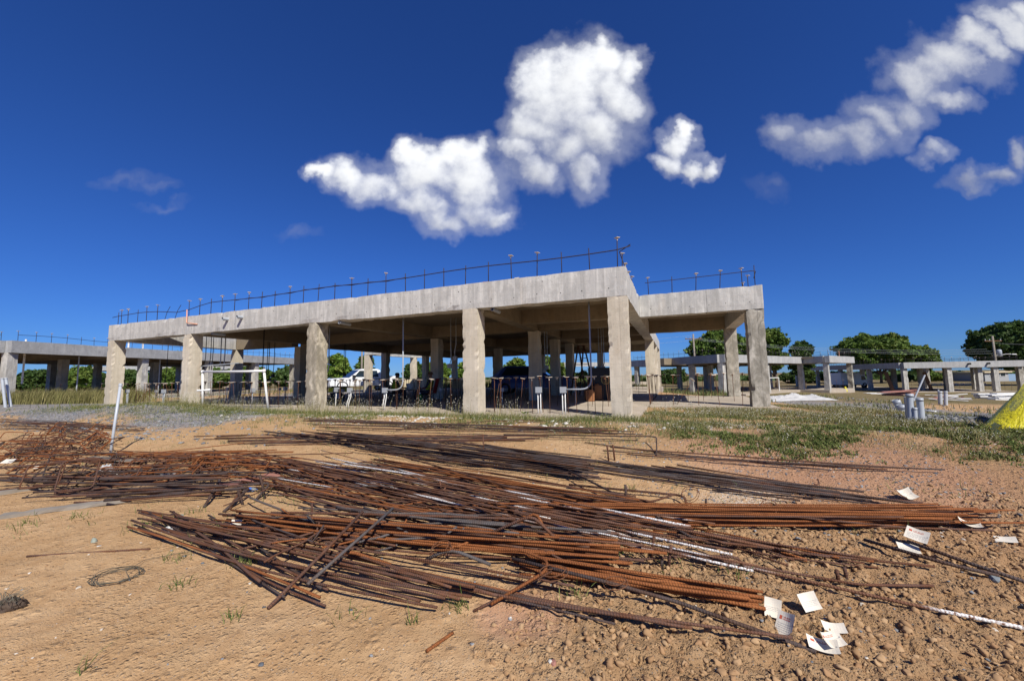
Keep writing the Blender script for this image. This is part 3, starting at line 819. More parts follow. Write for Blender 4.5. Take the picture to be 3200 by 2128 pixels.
# ---- floor starter bars with caps: front row as seen, then the inner wall lines
front = []
def C4(x, y): return (1400 + x / 2.947, 800 + y / 2.947)
def C3(x, y): return (900 + x / 2.9475, 900 + y / 2.9475)
def C2(x, y): return (300 + x / 2.9475, 900 + y / 2.9475)
for f_, bx, by, tx in ((C4, 425, 1450, 375), (C4, 488, 1450, 478), (C4, 618, 1400, 612), (C4, 780, 1450, 775), (C4, 940, 1450, 938), (C4, 1110, 1445, 1118), (C4, 1290, 1450, 1285), (C4, 1358, 1450, 1358),
                   (C3, 308, 1105, 308), (C3, 658, 1105, 655), (C3, 770, 1120, 768), (C3, 880, 1100, 855), (C3, 1003, 1110, 985), (C3, 1055, 1110, 1062), (C3, 1178, 1105, 1150),
                   (C3, 1312, 1080, 1305), (C3, 1452, 1045, 1455), (C3, 1520, 1060, 1490), (C3, 1575, 1065, 1540), (C3, 690, 1070, 680),
                   (C2, 160, 1075, 172), (C2, 215, 1075, 235), (C2, 283, 1060, 290), (C2, 390, 1070, 388), (C2, 450, 1088, 447), (C2, 488, 1060, 490), (C2, 545, 1088, 540), (C2, 585, 1050, 587),
                   (C2, 640, 1060, 625), (C2, 692, 1080, 687), (C2, 745, 1050, 745), (C2, 905, 1075, 935), (C2, 950, 1070, 945), (C2, 1345, 1075, 1290), (C2, 1175, 1070, 1195), (C2, 1250, 1060, 1245)):
    px, py = f_(bx, by); P = main_slab_px(px, py)
    tilt = (bx - tx) / 2.947 / 100.0
    starter(main, P.x, max(.05, P.y), SLAB, .95, True, (rnd.gauss(0, .02), -tilt * 1.2), name='starter_bar')
starter(main, -20.9, .4, SLAB, .85, True, (-.2, .55)); starter(main, 1.0, 4.6, SLAB, .95, True, (.1, .6))
DEEP = MB(); START_N = 0


def deep_bar(x, y):
    h = rnd.choice([.93, .95, .98]); tx, ty = rnd.gauss(0, .05), rnd.gauss(0, .05); top = Vector((x + tx * h, y + ty * h, SLAB + h))
    DEEP.tube([(x, y, SLAB - .05), top], .0085, 5, 0)
    M = Matrix.Translation(top) @ Euler((rnd.gauss(0, .09), rnd.gauss(0, .09), rnd.uniform(0, 1.5))).to_matrix().to_4x4()
    DEEP.lathe([(.014, -.075), (.018, -.03), (.040, 0.0)], 8, 2, M); DEEP.box(-.062, .062, -.062, .062, .0005, .013, 1, M)


for (x0, y0, x1, y1, n) in ((-21.9, 2.6, -17.4, 3.0, 9), (-16.3, 3.4, -10.7, 3.2, 14), (-16.6, 1.2, -16.8, 5.8, 5), (-9.5, 3.0, -5.0, 3.1, 8), (-3.8, 3.2, -1.0, 3.3, 6), (-4.0, 1.5, -4.3, 5.5, 4),
                            (.2, 4.15, 2.9, 4.15, 5), (.15, 4.6, .2, 9.2, 9), (-9.4, 6.6, -5.2, 6.4, 6), (-18.0, 6.8, -10.6, 6.8, 10), (-3.6, 8.5, -1, 8.4, 5), (-22, .9, -17.3, .95, 10), (-16.3, .7, -10.6, .8, 13), (-9.6, .75, -4.7, .75, 9), (-3.8, .9, -.9, .95, 5), (-9.5, 4.6, -5.2, 4.7, 9), (-15.9, 2.0, -11.0, 2.1, 10), (-3.7, 5.2, -.8, 5.2, 6), (-9.3, 9.0, -5.4, 9.0, 8), (.5, 6.5, 2.9, 6.4, 6), (.6, 8.6, 2.8, 8.6, 5)):
    for i in range(n):
        f = (i + rnd.uniform(-.2, .2)) / max(1, n - 1); X, Y = x0 + (x1 - x0) * f, y0 + (y1 - y0) * f
        if Y < 3.25 and START_N < 62: START_N += 1; starter(main, X, Y, SLAB, rnd.choice([.93, .95, .98]), rnd.random() < .9, (rnd.gauss(0, .05), rnd.gauss(0, .05)))
        else: deep_bar(X, Y)
for (x0, y0, x1, y1, n) in ((-22, 4.6, -17, 4.7, 9), (-16.3, 5.6, -10.8, 5.6, 12), (-18, 9.0, -10.6, 9.1, 14), (-9.5, 7.8, -5.2, 7.8, 9), (-9.5, 11.5, -5.2, 11.5, 8), (-4.2, 11.4, -.7, 11.4, 8), (-9.5, 16, -5, 16, 8), (-4.3, 16.5, -.7, 16.5, 7), (-18, 16, -10.6, 16, 12), (-18, 21, -1, 21, 22), (-4.2, 6.9, -.8, 6.9, 8), (-10.1, 1.2, -10.2, 5.8, 7)):
    for i in range(n): deep_bar(x0 + (x1 - x0) * (i + rnd.uniform(-.3, .3)) / (n - 1), y0 + (y1 - y0) * i / (n - 1))
tag(DEEP.build('starter_bars', ['starter', 'cap_plate', 'cap_cup'], main), kind='stuff')

# ---- conduits with junction boxes
def conduit(parent, pts, r=.014, mat='pvc_grey', box=None, n=8, boxmat='box_grey'):
    o = MB().tube(pts, r, n).build('conduit', [mat], parent, smooth=True)
    for bx in (box or []):
        mb = MB(); x, y, z = bx[:3]; s = bx[3] if len(bx) > 3 else .07
        mb.box(x - s, x + s, y - s * .6, y + s * .6, z - s, z + s); mb.box(x - s * 1.06, x + s * 1.06, y - s * .72, y - s * .602, z - s * 1.06, z + s * 1.06)
        mb.build('junction_box', [boxmat], o)
    return o


def bend(p, q, r_=.25, n=6):
    """an L from p (vertical) to q through a rounded elbow"""
    p = Vector(p); q = Vector(q); cnr = Vector((p.x, p.y, q.z)); a = cnr + (p - cnr).normalized() * r_; b_ = cnr + (q - cnr).normalized() * r_
    out = [p]
    for i in range(n + 1):
        s = i / n; out.append(a * (1 - s) ** 2 + cnr * 2 * s * (1 - s) + b_ * s ** 2)
    out.append(q); return out


for f_, bx, by, two, tall in ((C4, 838, 1450, 1, None), (C4, 1065, 1455, 1, (1325, 400)), (C3, 445, 1095, 0, None), (C3, 565, 1110, 1, None), (C3, 890, 1125, 1, (1072, 262)),
                              (C2, 280, 1075, 1, None), (C2, 615, 1090, 1, None), (C2, 1440, 1085, 0, None), (C2, 1740, 1060, 0, None), (C2, 1205, 1050, 0, None)):
    P = main_slab_px(*f_(bx, by)); x, y = P.x, max(.06, P.y); lean = rnd.uniform(-.03, .12) if f_ is not C4 else 0
    top = .50
    conduit(main, [(x - .02 - lean, y, SLAB - .02), (x - .02 - lean * .8, y, .12), (x - .02, y, .34), (x - .02, y, top)], .016, 'pvc_white' if f_ is not C2 else 'pvc_grey', [(x + .01, y, top + .06, .075)])
    if two: conduit(main, [(x + .05 - lean, y + .01, SLAB - .02), (x + .05 - lean * .8, y + .01, .12), (x + .05, y + .01, .34), (x + .05, y, top)], .016, 'pvc_white' if f_ is not C2 else 'pvc_grey')
    if tall:
        q0 = mloc(EYE); q1 = mloc(EYE + ray(*f_(*tall))); dd = q1 - q0; tt = (y + .02 - q0.y) / dd.y; xt = q0.x + dd.x * tt
        conduit(main, bend((xt - .1, y + .1, ZB + .5), (x + .08, y, top + .07), .28), .021, 'pvc_grey')
for f_, bx, by, zb, zt in ((C3, 822, 1000, .38, None), (C3, 1320, 1040, .38, None), (C3, 1407, 1045, .38, None), (C4, 500, 1380, .42, None), (C4, 1175, 1370, .42, None), (C3, 430, 1060, .4, None), (C3, 505, 1060, .4, None),
                           (C2, 550, 1040, .40, None), (C2, 1690, 1040, .45, None)):
    P = main_slab_px(*f_(bx, by))
    conduit(main, [(P.x, P.y, SLAB), (P.x + .01, P.y, .2), (P.x, P.y, zb)], .014, 'pvc_grey', [(P.x, P.y, zb + .06, .06)])
# hanging conduits below the roof
for f_, tx, ty, y, zlow, bxs in ((C4, 25, 575, 4.2, 1.45, 1), (C4, 73, 565, 4.3, 1.75, 1), (C4, 885, 640, 6.6, 1.2, 1), (C4, 908, 640, 6.7, 1.35, 1), (C4, 1380, 610, 8.5, 1.3, 1), (C4, 1405, 610, 8.5, 1.3, 1), (C4, 1425, 610, 8.6, 1.3, 1),
                             (C2, 1160, 405, 1.3, 1.55, 0), (C2, 1197, 405, 1.4, 1.30, 0), (C2, 930, 440, .75, 1.50, 1), (C2, 665, 540, 3.0, .55, 1), (C2, 1550, 380, 2.6, .0, 0), (C2, 1020, 450, 4.0, 1.6, 0), (C2, 1065, 455, 4.2, 1.6, 0), (C2, 1085, 455, 4.4, 1.55, 0),
                             (C2, 1585, 505, 5.5, 1.1, 0), (C2, 1600, 505, 5.6, 1.1, 0), (C2, 1648, 505, 5.7, 1.25, 1), (C3, 532, 570, 9.0, 1.25, 1), (C3, 518, 580, 9.2, 1.5, 0), (C3, 382, 420, 1.5, 1.2, 0)):
    q0 = mloc(EYE); q1 = mloc(EYE + ray(*f_(tx, ty))); dd = q1 - q0; tt = (y - q0.y) / dd.y; x = q0.x + dd.x * tt
    dark = 'black' if y > 2.5 and f_ is not C4 else 'pvc_grey'
    conduit(main, [(x, y, ZB + .55), (x, y, (ZB + zlow) / 2), (x + rnd.uniform(-.12, .04), y, zlow + .2), (x - .05, y, zlow)], .02 if y < 2.8 else .017, dark, [(x - .05, y, zlow - .06, .08)] if bxs else None, 8, 'box_grey' if dark != 'black' else 'black')
# strut channel joining the hanging conduits by the second column
MB().bar((-16.9, .55, 1.55), (-14.6, .62, 1.62), .03, .03).build('strut_bar', ['pvc_grey'], main)
# plastic sleeves through the front beam and under its soffit
for f_, sx, sy in ((C2, 1215, 290), (C2, 1348, 272)):
    q0 = mloc(EYE); q1 = mloc(EYE + ray(*f_(sx, sy))); dd = q1 - q0; tt = (-0.0 - q0.y) / dd.y; P = q0 + dd * tt
    M = Matrix.Translation((P.x, 0, P.z)) @ Matrix.Rotation(PI / 2, 4, 'X')
    mb = MB(); mb.lathe([(.062, -.05), (.062, .20), (.052, .20), (.052, -.02), (.0, -.02)], 16, 0, M, False); mb.build('pipe_stub', ['pvc_grey'], main, smooth=False)
for x in (-9.0, -3.55, -8.98 - 6.4):
    M = Matrix.Translation((x, .25, ZB - .045)) @ Matrix.Rotation(PI / 2 * .98, 4, 'X')
    mb = MB(); mb.lathe([(.05, -.3), (.05, .18), (.041, .18), (.041, -.1), (0, -.1)], 14, 0, M, False); mb.build('pipe_stub', ['pvc_grey'], main)
# copper-coloured pipe on the beam face
q0 = mloc(EYE)
def on_face(px, py, y=-.06):
    q1 = mloc(EYE + ray(px, py)); dd = q1 - q0; tt = (y - q0.y) / dd.y; return q0 + dd * tt
a_, b_, c_ = on_face(*C2(838, 200)), on_face(*C2(835, 322)), on_face(*C2(932, 333), y=-.02)
MB().tube([a_, b_ + Vector((0, 0, .03)), b_ + Vector((.03, 0, 0)), c_], .021, 8).build('drain_pipe', ['copper'], main, smooth=True)

# ---- generic frame building for the others
def frame_building(label, org, rot, segs, cols, z0, inner=(), bars=40, bm_='beam_far', cm='column_pale', group=None, cat='building', zoff=0.0, ties=True, outer_x=(), slabs=()):
    """segs: outer beams as ((x0,y0),(x1,y1)) in local metres, cols: (x, y, w)"""
    e = empty('unfinished_building', (org[0], org[1], z0), rot); tag(e, label, cat)
    for (x0, x1, y0, y1) in slabs:
        mb = MB(); rbox(mb, x0, x1, y0, y1, -.5, -.01, 1.2, .02); mb.build('floor_slab', ['slab'], e)
        mb = MB(); mb.box(x0 + .25, x1 - .25, y0 + .25, y1 - .25, 3.33, 3.48); mb.build('roof_slab', ['soffit'], e)
    for sg in segs: beam_between(e, sg[0], sg[1], .44, ZB, ZT, sg[2] if len(sg) > 2 else bm_, .5, .012)
    for sg in inner: beam_between(e, sg[0], sg[1], .40, ZB + .02, ZT - .05, 'soffit', 1.0, .01)
    for cc in cols: column_at(e, cc[0] - .23, cc[1] - .23, mat=cc[2] if len(cc) > 2 else cm, seg=.45, z1=2.81)
    k = 0
    for sg in segs:
        a = Vector((*sg[0], 0)); b2 = Vector((*sg[1], 0)); L = (b2 - a).length; n = int(L / .75)
        pts = []
        for i in range(n):
            p = a.lerp(b2, (i + .5) / n); p += Vector((rnd.uniform(-.03, .03), rnd.uniform(-.03, .03), 0))
            if k < bars:
                starter(e, p.x, p.y, ZT - .02, rnd.choice([.55, .62]), rnd.random() < .6, (rnd.gauss(0, .03), rnd.gauss(0, .03)), name='roof_starter_bar', cap=ROOFCAP); k += 1
            pts.append((p.x, p.y, ZT + .36 + .04 * math.sin(i * .8)))
        if ties and len(pts) > 2: MB().tube(pts, .014, 5).build('tie_bar', ['steel_dark'], e)
    return e


def floor_bars(e, lines, zf=0.0):
    for (x0, y0, x1, y1, n) in lines:
        for i in range(n):
            f = (i + rnd.uniform(-.25, .25)) / max(1, n - 1)
            starter(e, x0 + (x1 - x0) * f, y0 + (y1 - y0) * f, zf, .95, rnd.random() < .9, (rnd.gauss(0, .05), rnd.gauss(0, .05)))


# left building: corner near (-29.3, 23), right side running back
ang = math.atan2(47.3 - 23.0, -25.7 + 29.3)
B1 = frame_building('unfinished concrete frame building with rough board-marked beam behind tall dry grass', (-29.3, 23.0), ang,
    [((0, 0), (24.5, 0), 'beam_board'), ((0, .25), (0, 16), 'beam_board'), ((0.3, 16), (24.3, 16)), ((24.5, .25), (24.5, 16.2))],
    [(.23, .23), (7.6, .23), (13.2, .23), (18.6, .23), (24.2, .23, 'column_mossy'), (.23, 6), (.23, 12), (6.5, 6), (13.2, 6), (18.6, 6), (24.2, 6), (6.5, 12), (13, 12), (18.6, 12), (24.2, 12), (.23, 15.7), (12, 15.7), (24.2, 15.7)],
    -0.02, [((.3, 6), (24, 6)), ((7.6, .5), (7.6, 15.8)), ((13.2, .5), (13.2, 15.8)), ((18.6, .5), (18.6, 15.8))], 60, slabs=[(0, 24.5, 0, 16)])
floor_bars(B1, [(2, 1.0, 23, 1.0, 24), (14, 3, 22, 3, 8)], -.01)
for (x, y) in ((4, .9), (9.5, 1.0), (11.5, 1.2)):
    MB().tube([(x, y, 0), (x, y, 2.8)], .035, 8).build('conduit', ['pvc_grey'], B1)
MB().tube([(2.5, 3, 1.0), (2.5, 3, 3.9)], .05, 8).build('vent_pipe', ['pvc_white'], B1)
for x in (9.0, 10.1): MB().tube([(x, 3.5, 3.4), (x, 3.5, 4.35)], .06, 8).build('vent_pipe', ['pvc_white'], B1)
# further left building seen through it
B2 = frame_building('distant unfinished concrete frame seen through the left building, small against dark trees', (-68, 62), 0.2,
    [((0, 0), (22, 0)), ((22, .25), (22, 12)), ((0, .25), (0, 12)), ((0.3, 12), (21.8, 12))], [(.23, .23), (7, .23), (14.5, .23), (21.8, .23), (21.8, 6), (.23, 11.8), (21.8, 11.8)], .1, [((7, .3), (7, 12)), ((14.5, .3), (14.5, 12))], 24, slabs=[(0, 22, 0, 12)])
# right building behind the wing
ang = math.atan2(43.5 - 33.9, 31.6 - 17.9); Lf = math.hypot(43.5 - 33.9, 31.6 - 17.9)
ux, uy = math.cos(ang), math.sin(ang)
def loc_r1(X, Y):
    dx, dy = X - 17.9, Y - 33.9; return (dx * ux + dy * uy, -dx * uy + dy * ux)
fw = loc_r1(32.5, 41.0); rr_ = loc_r1(38.9, 45.2); le = loc_r1(14.0, 46.5)
R1 = frame_building('stepped unfinished concrete frame building seen past the mossy columns', (17.9, 33.9), ang,
    [((0, 0), (Lf - .25, 0)), ((0, .25), le), ((Lf, -.25 + .25), (fw[0], fw[1] + .25)), ((fw[0] - .2, fw[1]), (rr_[0], fw[1])), ((rr_[0], fw[1] + .25), (rr_[0], 12)), ((le[0] + .3, le[1]), (rr_[0] - .25, le[1]))],
    [(.23, .23), (8.6, .23), (Lf - .1, .1), (fw[0] + .2, fw[1] + .23), (rr_[0] - .23, fw[1] + .23, 'column_mossy'), (4.5, 5.5), (9, 6), (le[0] + .3, le[1] - .4), (14, 6), (rr_[0] - .3, 6), (5, 11), (11, 11), (17, 11), (rr_[0] - .3, 11.8)],
    -1.0, [((.3, 6), (rr_[0] - .3, 6)), ((8.6, .3), (8.6, 11.5)), ((Lf, .3), (Lf, 11.5))], 60, slabs=[(le[0] - .3, rr_[0], .0, 12.4), (fw[0] - .2, rr_[0], fw[1], -.02)])
floor_bars(R1, [(1, 1, 16, 1, 18), (fw[0], fw[1] + .6, rr_[0], fw[1] + .6, 5), (9.5, 3, 17, 3, 9)])
wfm = [Vector((9.6, .55, 0)), Vector((9.6, .55, 1.35)), Vector((12.1, .55, 1.35)), Vector((12.1, .55, 0))]
MB().tube(wfm, .05, 8).build('plumbing_frame', ['pvc_white'], R1)
MB().tube([(fw[0] + 3.4, fw[1] - .05, ZT + .55), (fw[0] + 3.4, fw[1] - .05, 2.95), (fw[0] + 2.2, fw[1] - .05, 2.95)], .03, 8).build('drain_pipe', ['copper'], R1)
# far right building
ang = math.atan2(-2.5, 11.0)
R2 = frame_building('far right unfinished concrete frame building behind the stacked boards, two black stubs in its beam', (47, 48), ang,
    [((0, 0), (11.5, 0)), ((0, .25), (0.4, 29)), ((11.5, .25), (11.5, 14)), ((0.5, 29), (11.3, 29))],
    [(.23, .23), (4.6, .23), (7.7, .5), (9.0, .23), (11.3, .23, 'column_mossy'), (.4, 7), (.5, 14), (.6, 21), (.7, 28.7), (4.6, 4.5), (7.5, 4.8), (11.3, 6), (11.3, 13.7), (5, 10), (5, 17)],
    -1.7, [((4.6, .3), (4.6, 14)), ((.4, 7), (11.3, 7))], 70, slabs=[(0, 11.5, 0, 14), (.4, 8, 14.1, 29)])
floor_bars(R2, [(1, 1.2, 11, 1.2, 18)])
for x in (6.3, 8.1):
    M = Matrix.Translation((x, -.22, 3.22)) @ Matrix.Rotation(PI / 2, 4, 'X')
    mb = MB(); mb.lathe([(.10, -.05), (.10, .28), (.085, .28), (.085, 0), (0, 0)], 12, 0, M, False); mb.build('pipe_stub', ['black'], R2)
# building seen beyond the truck, and one beyond the rear right
B3 = frame_building('small distant concrete frame seen through the rear bays of the largest building', (8.2, 66), .35,
    [((0, 0), (18, 0)), ((0, .25), (0, 10)), ((18, .25), (18, 10))], [(.23, .23), (6, .23), (12, .23), (17.7, .23), (.23, 9.8), (17.7, 9.8)], -.4, [], 20, slabs=[(0, 18, 0, 10)])
# ------------------------------------------------------------------ reinforcing bars
BAR_COUNT = [0]
REST = MB(); REST_MATS = ['rust_dark', 'rust_brown', 'rust_orange', 'rust_grey', 'rust_white']


def bar_obj(pts, r, mat, label, group=None, n=6, name='rebar', cat='rebar', smooth=True):
    o = MB().tube(pts, r, n, v0=rnd.uniform(0, 9)).build(name, [mat], smooth=smooth)
    BAR_COUNT[0] += 1
    return tag(o, label, cat, group)


def lying(A, B, lift_a=0.0, lift_b=0.0, r=.012, sag=0.0, bow=0.0, n=12, extra=None):
    """points of a bar resting on the ground between two terrain points"""
    A = np.array(A, float); B = np.array(B, float); out = []
    side = np.array([-(B - A)[1], (B - A)[0], 0]); side /= (np.linalg.norm(side) + 1e-9)
    ss = np.arange(n + 1) / n; bw = bow * np.sin(PI * ss)
    GHS = ground_h(A[0] * (1 - ss) + B[0] * ss + side[0] * bw, A[1] * (1 - ss) + B[1] * ss + side[1] * bw)
    for i in range(n + 1):
        s = i / n; P = A * (1 - s) + B * s + side * bow * math.sin(PI * s)
        z = (A[2] + lift_a) * (1 - s) + (B[2] + lift_b) * s - sag * math.sin(PI * s)
        zg = float(GHS[i]) + r
        if extra is not None: zg += extra(s)
        out.append((P[0], P[1], max(z + r, zg)))
    kx = rnd.gauss(0, .012); ky = rnd.uniform(1.2, 3.0)
    out = [(p[0] + side[0] * kx * math.sin(ky * PI * i / n), p[1] + side[1] * kx * math.sin(ky * PI * i / n), p[2] + rnd.gauss(0, .004)) for i, p in enumerate(out)]
    # steel is stiff: smooth the profile
    for _ in range(3):
        zz = [out[0][2]] + [(out[i - 1][2] + 2 * out[i][2] + out[i + 1][2]) / 4 for i in range(1, n)] + [out[n][2]]
        out = [(p[0], p[1], z) for p, z in zip(out, zz)]
    return out


def bundle(label, group, a0, a1, b0, b1, n, r, mats, lift=0.0, pile=.05, bow=.03, ja=10, jb=25, over=0.0, cross=0.35, bend_end=0.0, rest=0):
    """n bars fanning from the photo segment a0-a1 to the segment b0-b1 (2358-wide pixels)"""
    rest = int(rest * .72); n += rest; r *= .74; bow = bow * 1.7; pile *= 1.45
    order = list(range(n)); perm = order[:]
    rnd.shuffle(perm)
    for i in order:
        s = (i + .5) / n; s2 = s * (1 - cross) + cross * ((perm[i] + .5) / n)
        s = min(1, max(0, s + rnd.gauss(0, .05))); s2 = min(1, max(0, s2 + rnd.gauss(0, .05)))
        ax = a0[0] + (a1[0] - a0[0]) * s + rnd.gauss(0, ja); ay = a0[1] + (a1[1] - a0[1]) * s + rnd.gauss(0, 1.2)
        bx = b0[0] + (b1[0] - b0[0]) * s2 + rnd.gauss(0, jb); by = b0[1] + (b1[1] - b0[1]) * s2 + rnd.gauss(0, 1.5)
        hump = pile * (1 - abs(2 * s - 1)) * rnd.uniform(.3, 1.0)
        A = g(ax, ay); B = g(bx, by)
        rr = r * rnd.choice([.8, 1, 1, 1.15])
        is_rest = rest and (i * rest) // n != ((i + 1) * rest) // n
        if rnd.random() < .25: bx += rnd.gauss(0, jb * 1.6); ax += rnd.gauss(0, ja * 1.2)
        A = g(ax, ay); B = g(bx, by)
        pts = lying(A, B, lift + hump, lift + hump, rr, 0, rnd.gauss(0, bow), 12, lambda q: hump * .9 + over * math.sin(PI * q))
        if bend_end and rnd.random() < bend_end:
            p = Vector(pts[0]); d = (p - Vector(pts[1])).normalized(); ang = rnd.uniform(.3, 1.2)
            sd_ = Vector((-d.y, d.x, 0)) * rnd.choice([-1, 1])
            pts = [tuple(p + d * .04 + sd_ * .28 * math.cos(ang) + Vector((0, 0, .26 * math.sin(ang)))), tuple(p + d * .045 + sd_ * .04 + Vector((0, 0, .03)))] + pts
        mt_ = rnd.choice(mats)
        if is_rest: REST.tube(pts, rr, 6, REST_MATS.index(mt_), v0=rnd.uniform(0, 9))
        else: bar_obj(pts, rr, mt_, label, group)


D, BR, O, G_, W_ = 'rust_dark', 'rust_brown', 'rust_orange', 'rust_grey', 'rust_white'
# back row, nearest the slab
bundle('dark straight rebar in the fanned bundle lying highest, just below the slab edge', 'bars of the topmost dark fan', (690, 965), (735, 990), (1330, 985), (1480, 1018), 7, .0125, [D, D, BR], .02, .06, .05, rest=8)
bundle('dark rebar of the pair lying parallel to the slab edge under the fourth column', 'pair of bars along the slab edge', (930, 986), (950, 992), (1500, 965), (1560, 969), 3, .013, [D, BR], .0, .02, .01, 20)
bundle('brown rebar in the low bundle running right from beside the leaning grey pole', 'bars of the low upper left bundle', (455, 1006), (590, 1030), (1130, 1000), (1260, 1022), 7, .012, [BR, D, BR], .0, .04, .03, 30, 40, rest=8)
bundle('dark rebar in the broad tight bundle sweeping down across the middle of the heap', 'bars of the broad dark middle bundle', (640, 1000), (880, 1045), (1330, 1086), (1385, 1122), 20, .0105, [D, D, D, BR], .05, .17, .03, 30, 12, rest=26)
bundle('thick ribbed rebar in the loose parallel set crossing the upper right soil', 'bars of the loose upper right set', (1010, 1008), (1130, 1062), (1750, 1130), (2070, 1170), 11, .0145, [D, BR, D, G_], .03, .03, .04, 40, 90, cross=.2, rest=3)
bundle('thin rebar in the far right sparse fan on bare soil', 'bars of the sparse right fan', (1330, 1020), (1420, 1060), (1880, 1085), (2060, 1092), 4, .012, [BR, D], .02, .02, .05, 40, 60, cross=.1)
bundle('thick ribbed rebar in the pair ending beside the curled grey tag', 'bars ending by the curled tag', (1480, 1075), (1500, 1095), (2090, 1165), (2240, 1185), 3, .014, [D, BR], .02, .01, .03, 20, 20)
# orange-brown masses in the middle
bundle('orange-brown rebar in the dense flat bundle right of the upright tag', 'bars of the dense orange middle bundle', (850, 1062), (905, 1105), (1420, 1165), (1560, 1212), 20, .0105, [O, BR, O, BR], .02, .12, .03, 30, 40, rest=16)
bundle('orange rebar in the long low bundle tagged at its right end', 'bars of the long tagged bundle', (1030, 1178), (1100, 1212), (2180, 1184), (2270, 1240), 26, .0115, [O, O, O, BR], .02, .11, .02, 60, 45, cross=.5, rest=16)
bundle('brown rebar in the fan spreading out below the long tagged bundle', 'bars of the fan below the tagged bundle', (1500, 1205), (1560, 1245), (1760, 1290), (2120, 1318), 11, .011, [BR, O, BR], .01, .04, .03, 40, 60, rest=4)
bundle('orange-brown rebar in the long sweep from the tangle to the heap centre', 'bars of the long central sweep', (470, 1042), (690, 1112), (1290, 1205), (1720, 1300), 22, .0115, [BR, O, BR, BR, W_], .05, .12, .05, 45, 150, over=.02, rest=16)
bundle('white-splashed rebar streaked with paint across the heap centre', 'white-splashed bars in the heap', (680, 1050), (800, 1130), (1420, 1245), (1900, 1372), 7, .0125, [W_], .10, .05, .04, 50, 90)
bundle('rebar of the loose crossing layer under the central sweep', 'bars of the loose crossing layer', (480, 1080), (640, 1140), (960, 1150), (1400, 1190), 8, .011, [BR, O, BR, G_], .0, .05, .04, 30, 90, cross=.8, rest=8)
# lower left and lower centre
bundle('orange rebar in the lower bundle starting beside the white cup', 'bars of the lower orange bundle', (525, 1205), (560, 1232), (1200, 1285), (1540, 1322), 22, .0135, [O, O, BR], .03, .13, .03, 25, 50, cross=.5, rest=9)
bundle('thick orange ribbed rebar in the short bundle ending at the torn tags', 'bars of the short bundle by the torn tags', (1190, 1300), (1230, 1330), (1735, 1385), (1765, 1420), 11, .0165, [O, O, O], .02, .07, .015, 20, 12, rest=4)
bundle('brown rebar in the lowest bundle along the bare soil edge', 'bars of the lowest left bundle', (330, 1180), (400, 1236), (790, 1350), (1340, 1425), 17, .0135, [BR, BR, O, BR, D], .02, .06, .04, 45, 170, cross=.4, rest=4)
bundle('grey ribbed rebar offcut heaped over the lower orange bundle', 'grey offcuts on the lower bundle', (800, 1180), (900, 1262), (1130, 1225), (1330, 1275), 12, .0155, [G_, G_, BR, D], .10, .06, .02, 90, 90, cross=.9, rest=6)
bundle('brown rebar fanned above the white cup down to the heap', 'bars fanned above the cup', (560, 1105), (640, 1150), (1060, 1215), (1330, 1262), 9, .0125, [O, BR, BR], .04, .06, .05, 30, 90, rest=3)
bundle('long lone rebar fanned across the clods at the bottom', 'long bars across the bottom clods', (780, 1320), (1030, 1345), (1330, 1440), (1880, 1500), 4, .0135, [BR, D, BR], .03, .02, .04, 30, 20, cross=.0)
# thick hooked bars at the left
bundle('thick dark ribbed rebar in the low stack across the left planks', 'bars of the thick left stack', (15, 1106), (120, 1165), (430, 1092), (590, 1160), 17, .0165, [D, BR, D], .03, .16, .03, 40, 45, cross=.6, rest=8)
# far left thin bundle
bundle('thin dark rebar in the flat far left bundle behind the bent stirrups', 'bars of the flat far left bundle', (-10, 965), (20, 990), (210, 975), (330, 1000), 8, .011, [D, BR], .02, .06, .03, 20, 25, rest=12)


def px_bar(label, pts, r, mat, group=None, smooth=True, n=8):
    r *= .80
    """pts: (dx, dy, lift) corners in photo pixels; corners are rounded"""
    P = [Vector(g(*p)) for p in pts]; P = [p + Vector((0, 0, r)) for p in P]
    out = [P[0]]
    for i in range(1, len(P) - 1):
        a, b_, c_ = P[i - 1], P[i], P[i + 1]; k = min(.07, (a - b_).length * .4, (c_ - b_).length * .4)
        p0 = b_ + (a - b_).normalized() * k; p1 = b_ + (c_ - b_).normalized() * k
        for j in range(5):
            s = j / 4; out.append(p0 * (1 - s) ** 2 + b_ * 2 * s * (1 - s) + p1 * s * s)
    out.append(P[-1])
    if len(P) == 2: out = [P[0].lerp(P[1], i / 8) for i in range(9)]
    return bar_obj([tuple(p) for p in out], r, mat, label, group, n)


def raised(dx, dy, ref_y, dxr=None):
    """lift that makes a point standing over ground pixel (dxr, ref_y) show at (dx, dy)"""
    gp_ = g(dxr if dxr is not None else dx, ref_y); P = at_y(dx * K, dy * K, gp_[1]); return P[2] - gp_[2]


def up_bar(label, base, top, r, mat, group=None):
    """a bar standing up from ground pixel base, its top seen at pixel top"""
    A = Vector(g(*base)); T = Vector(at_y(top[0] * K, top[1] * K, A.y))
    return bar_obj([tuple(A + Vector((0, 0, -.05))), tuple(A.lerp(T, .5)), tuple(T)], r, mat, label, group, 8)


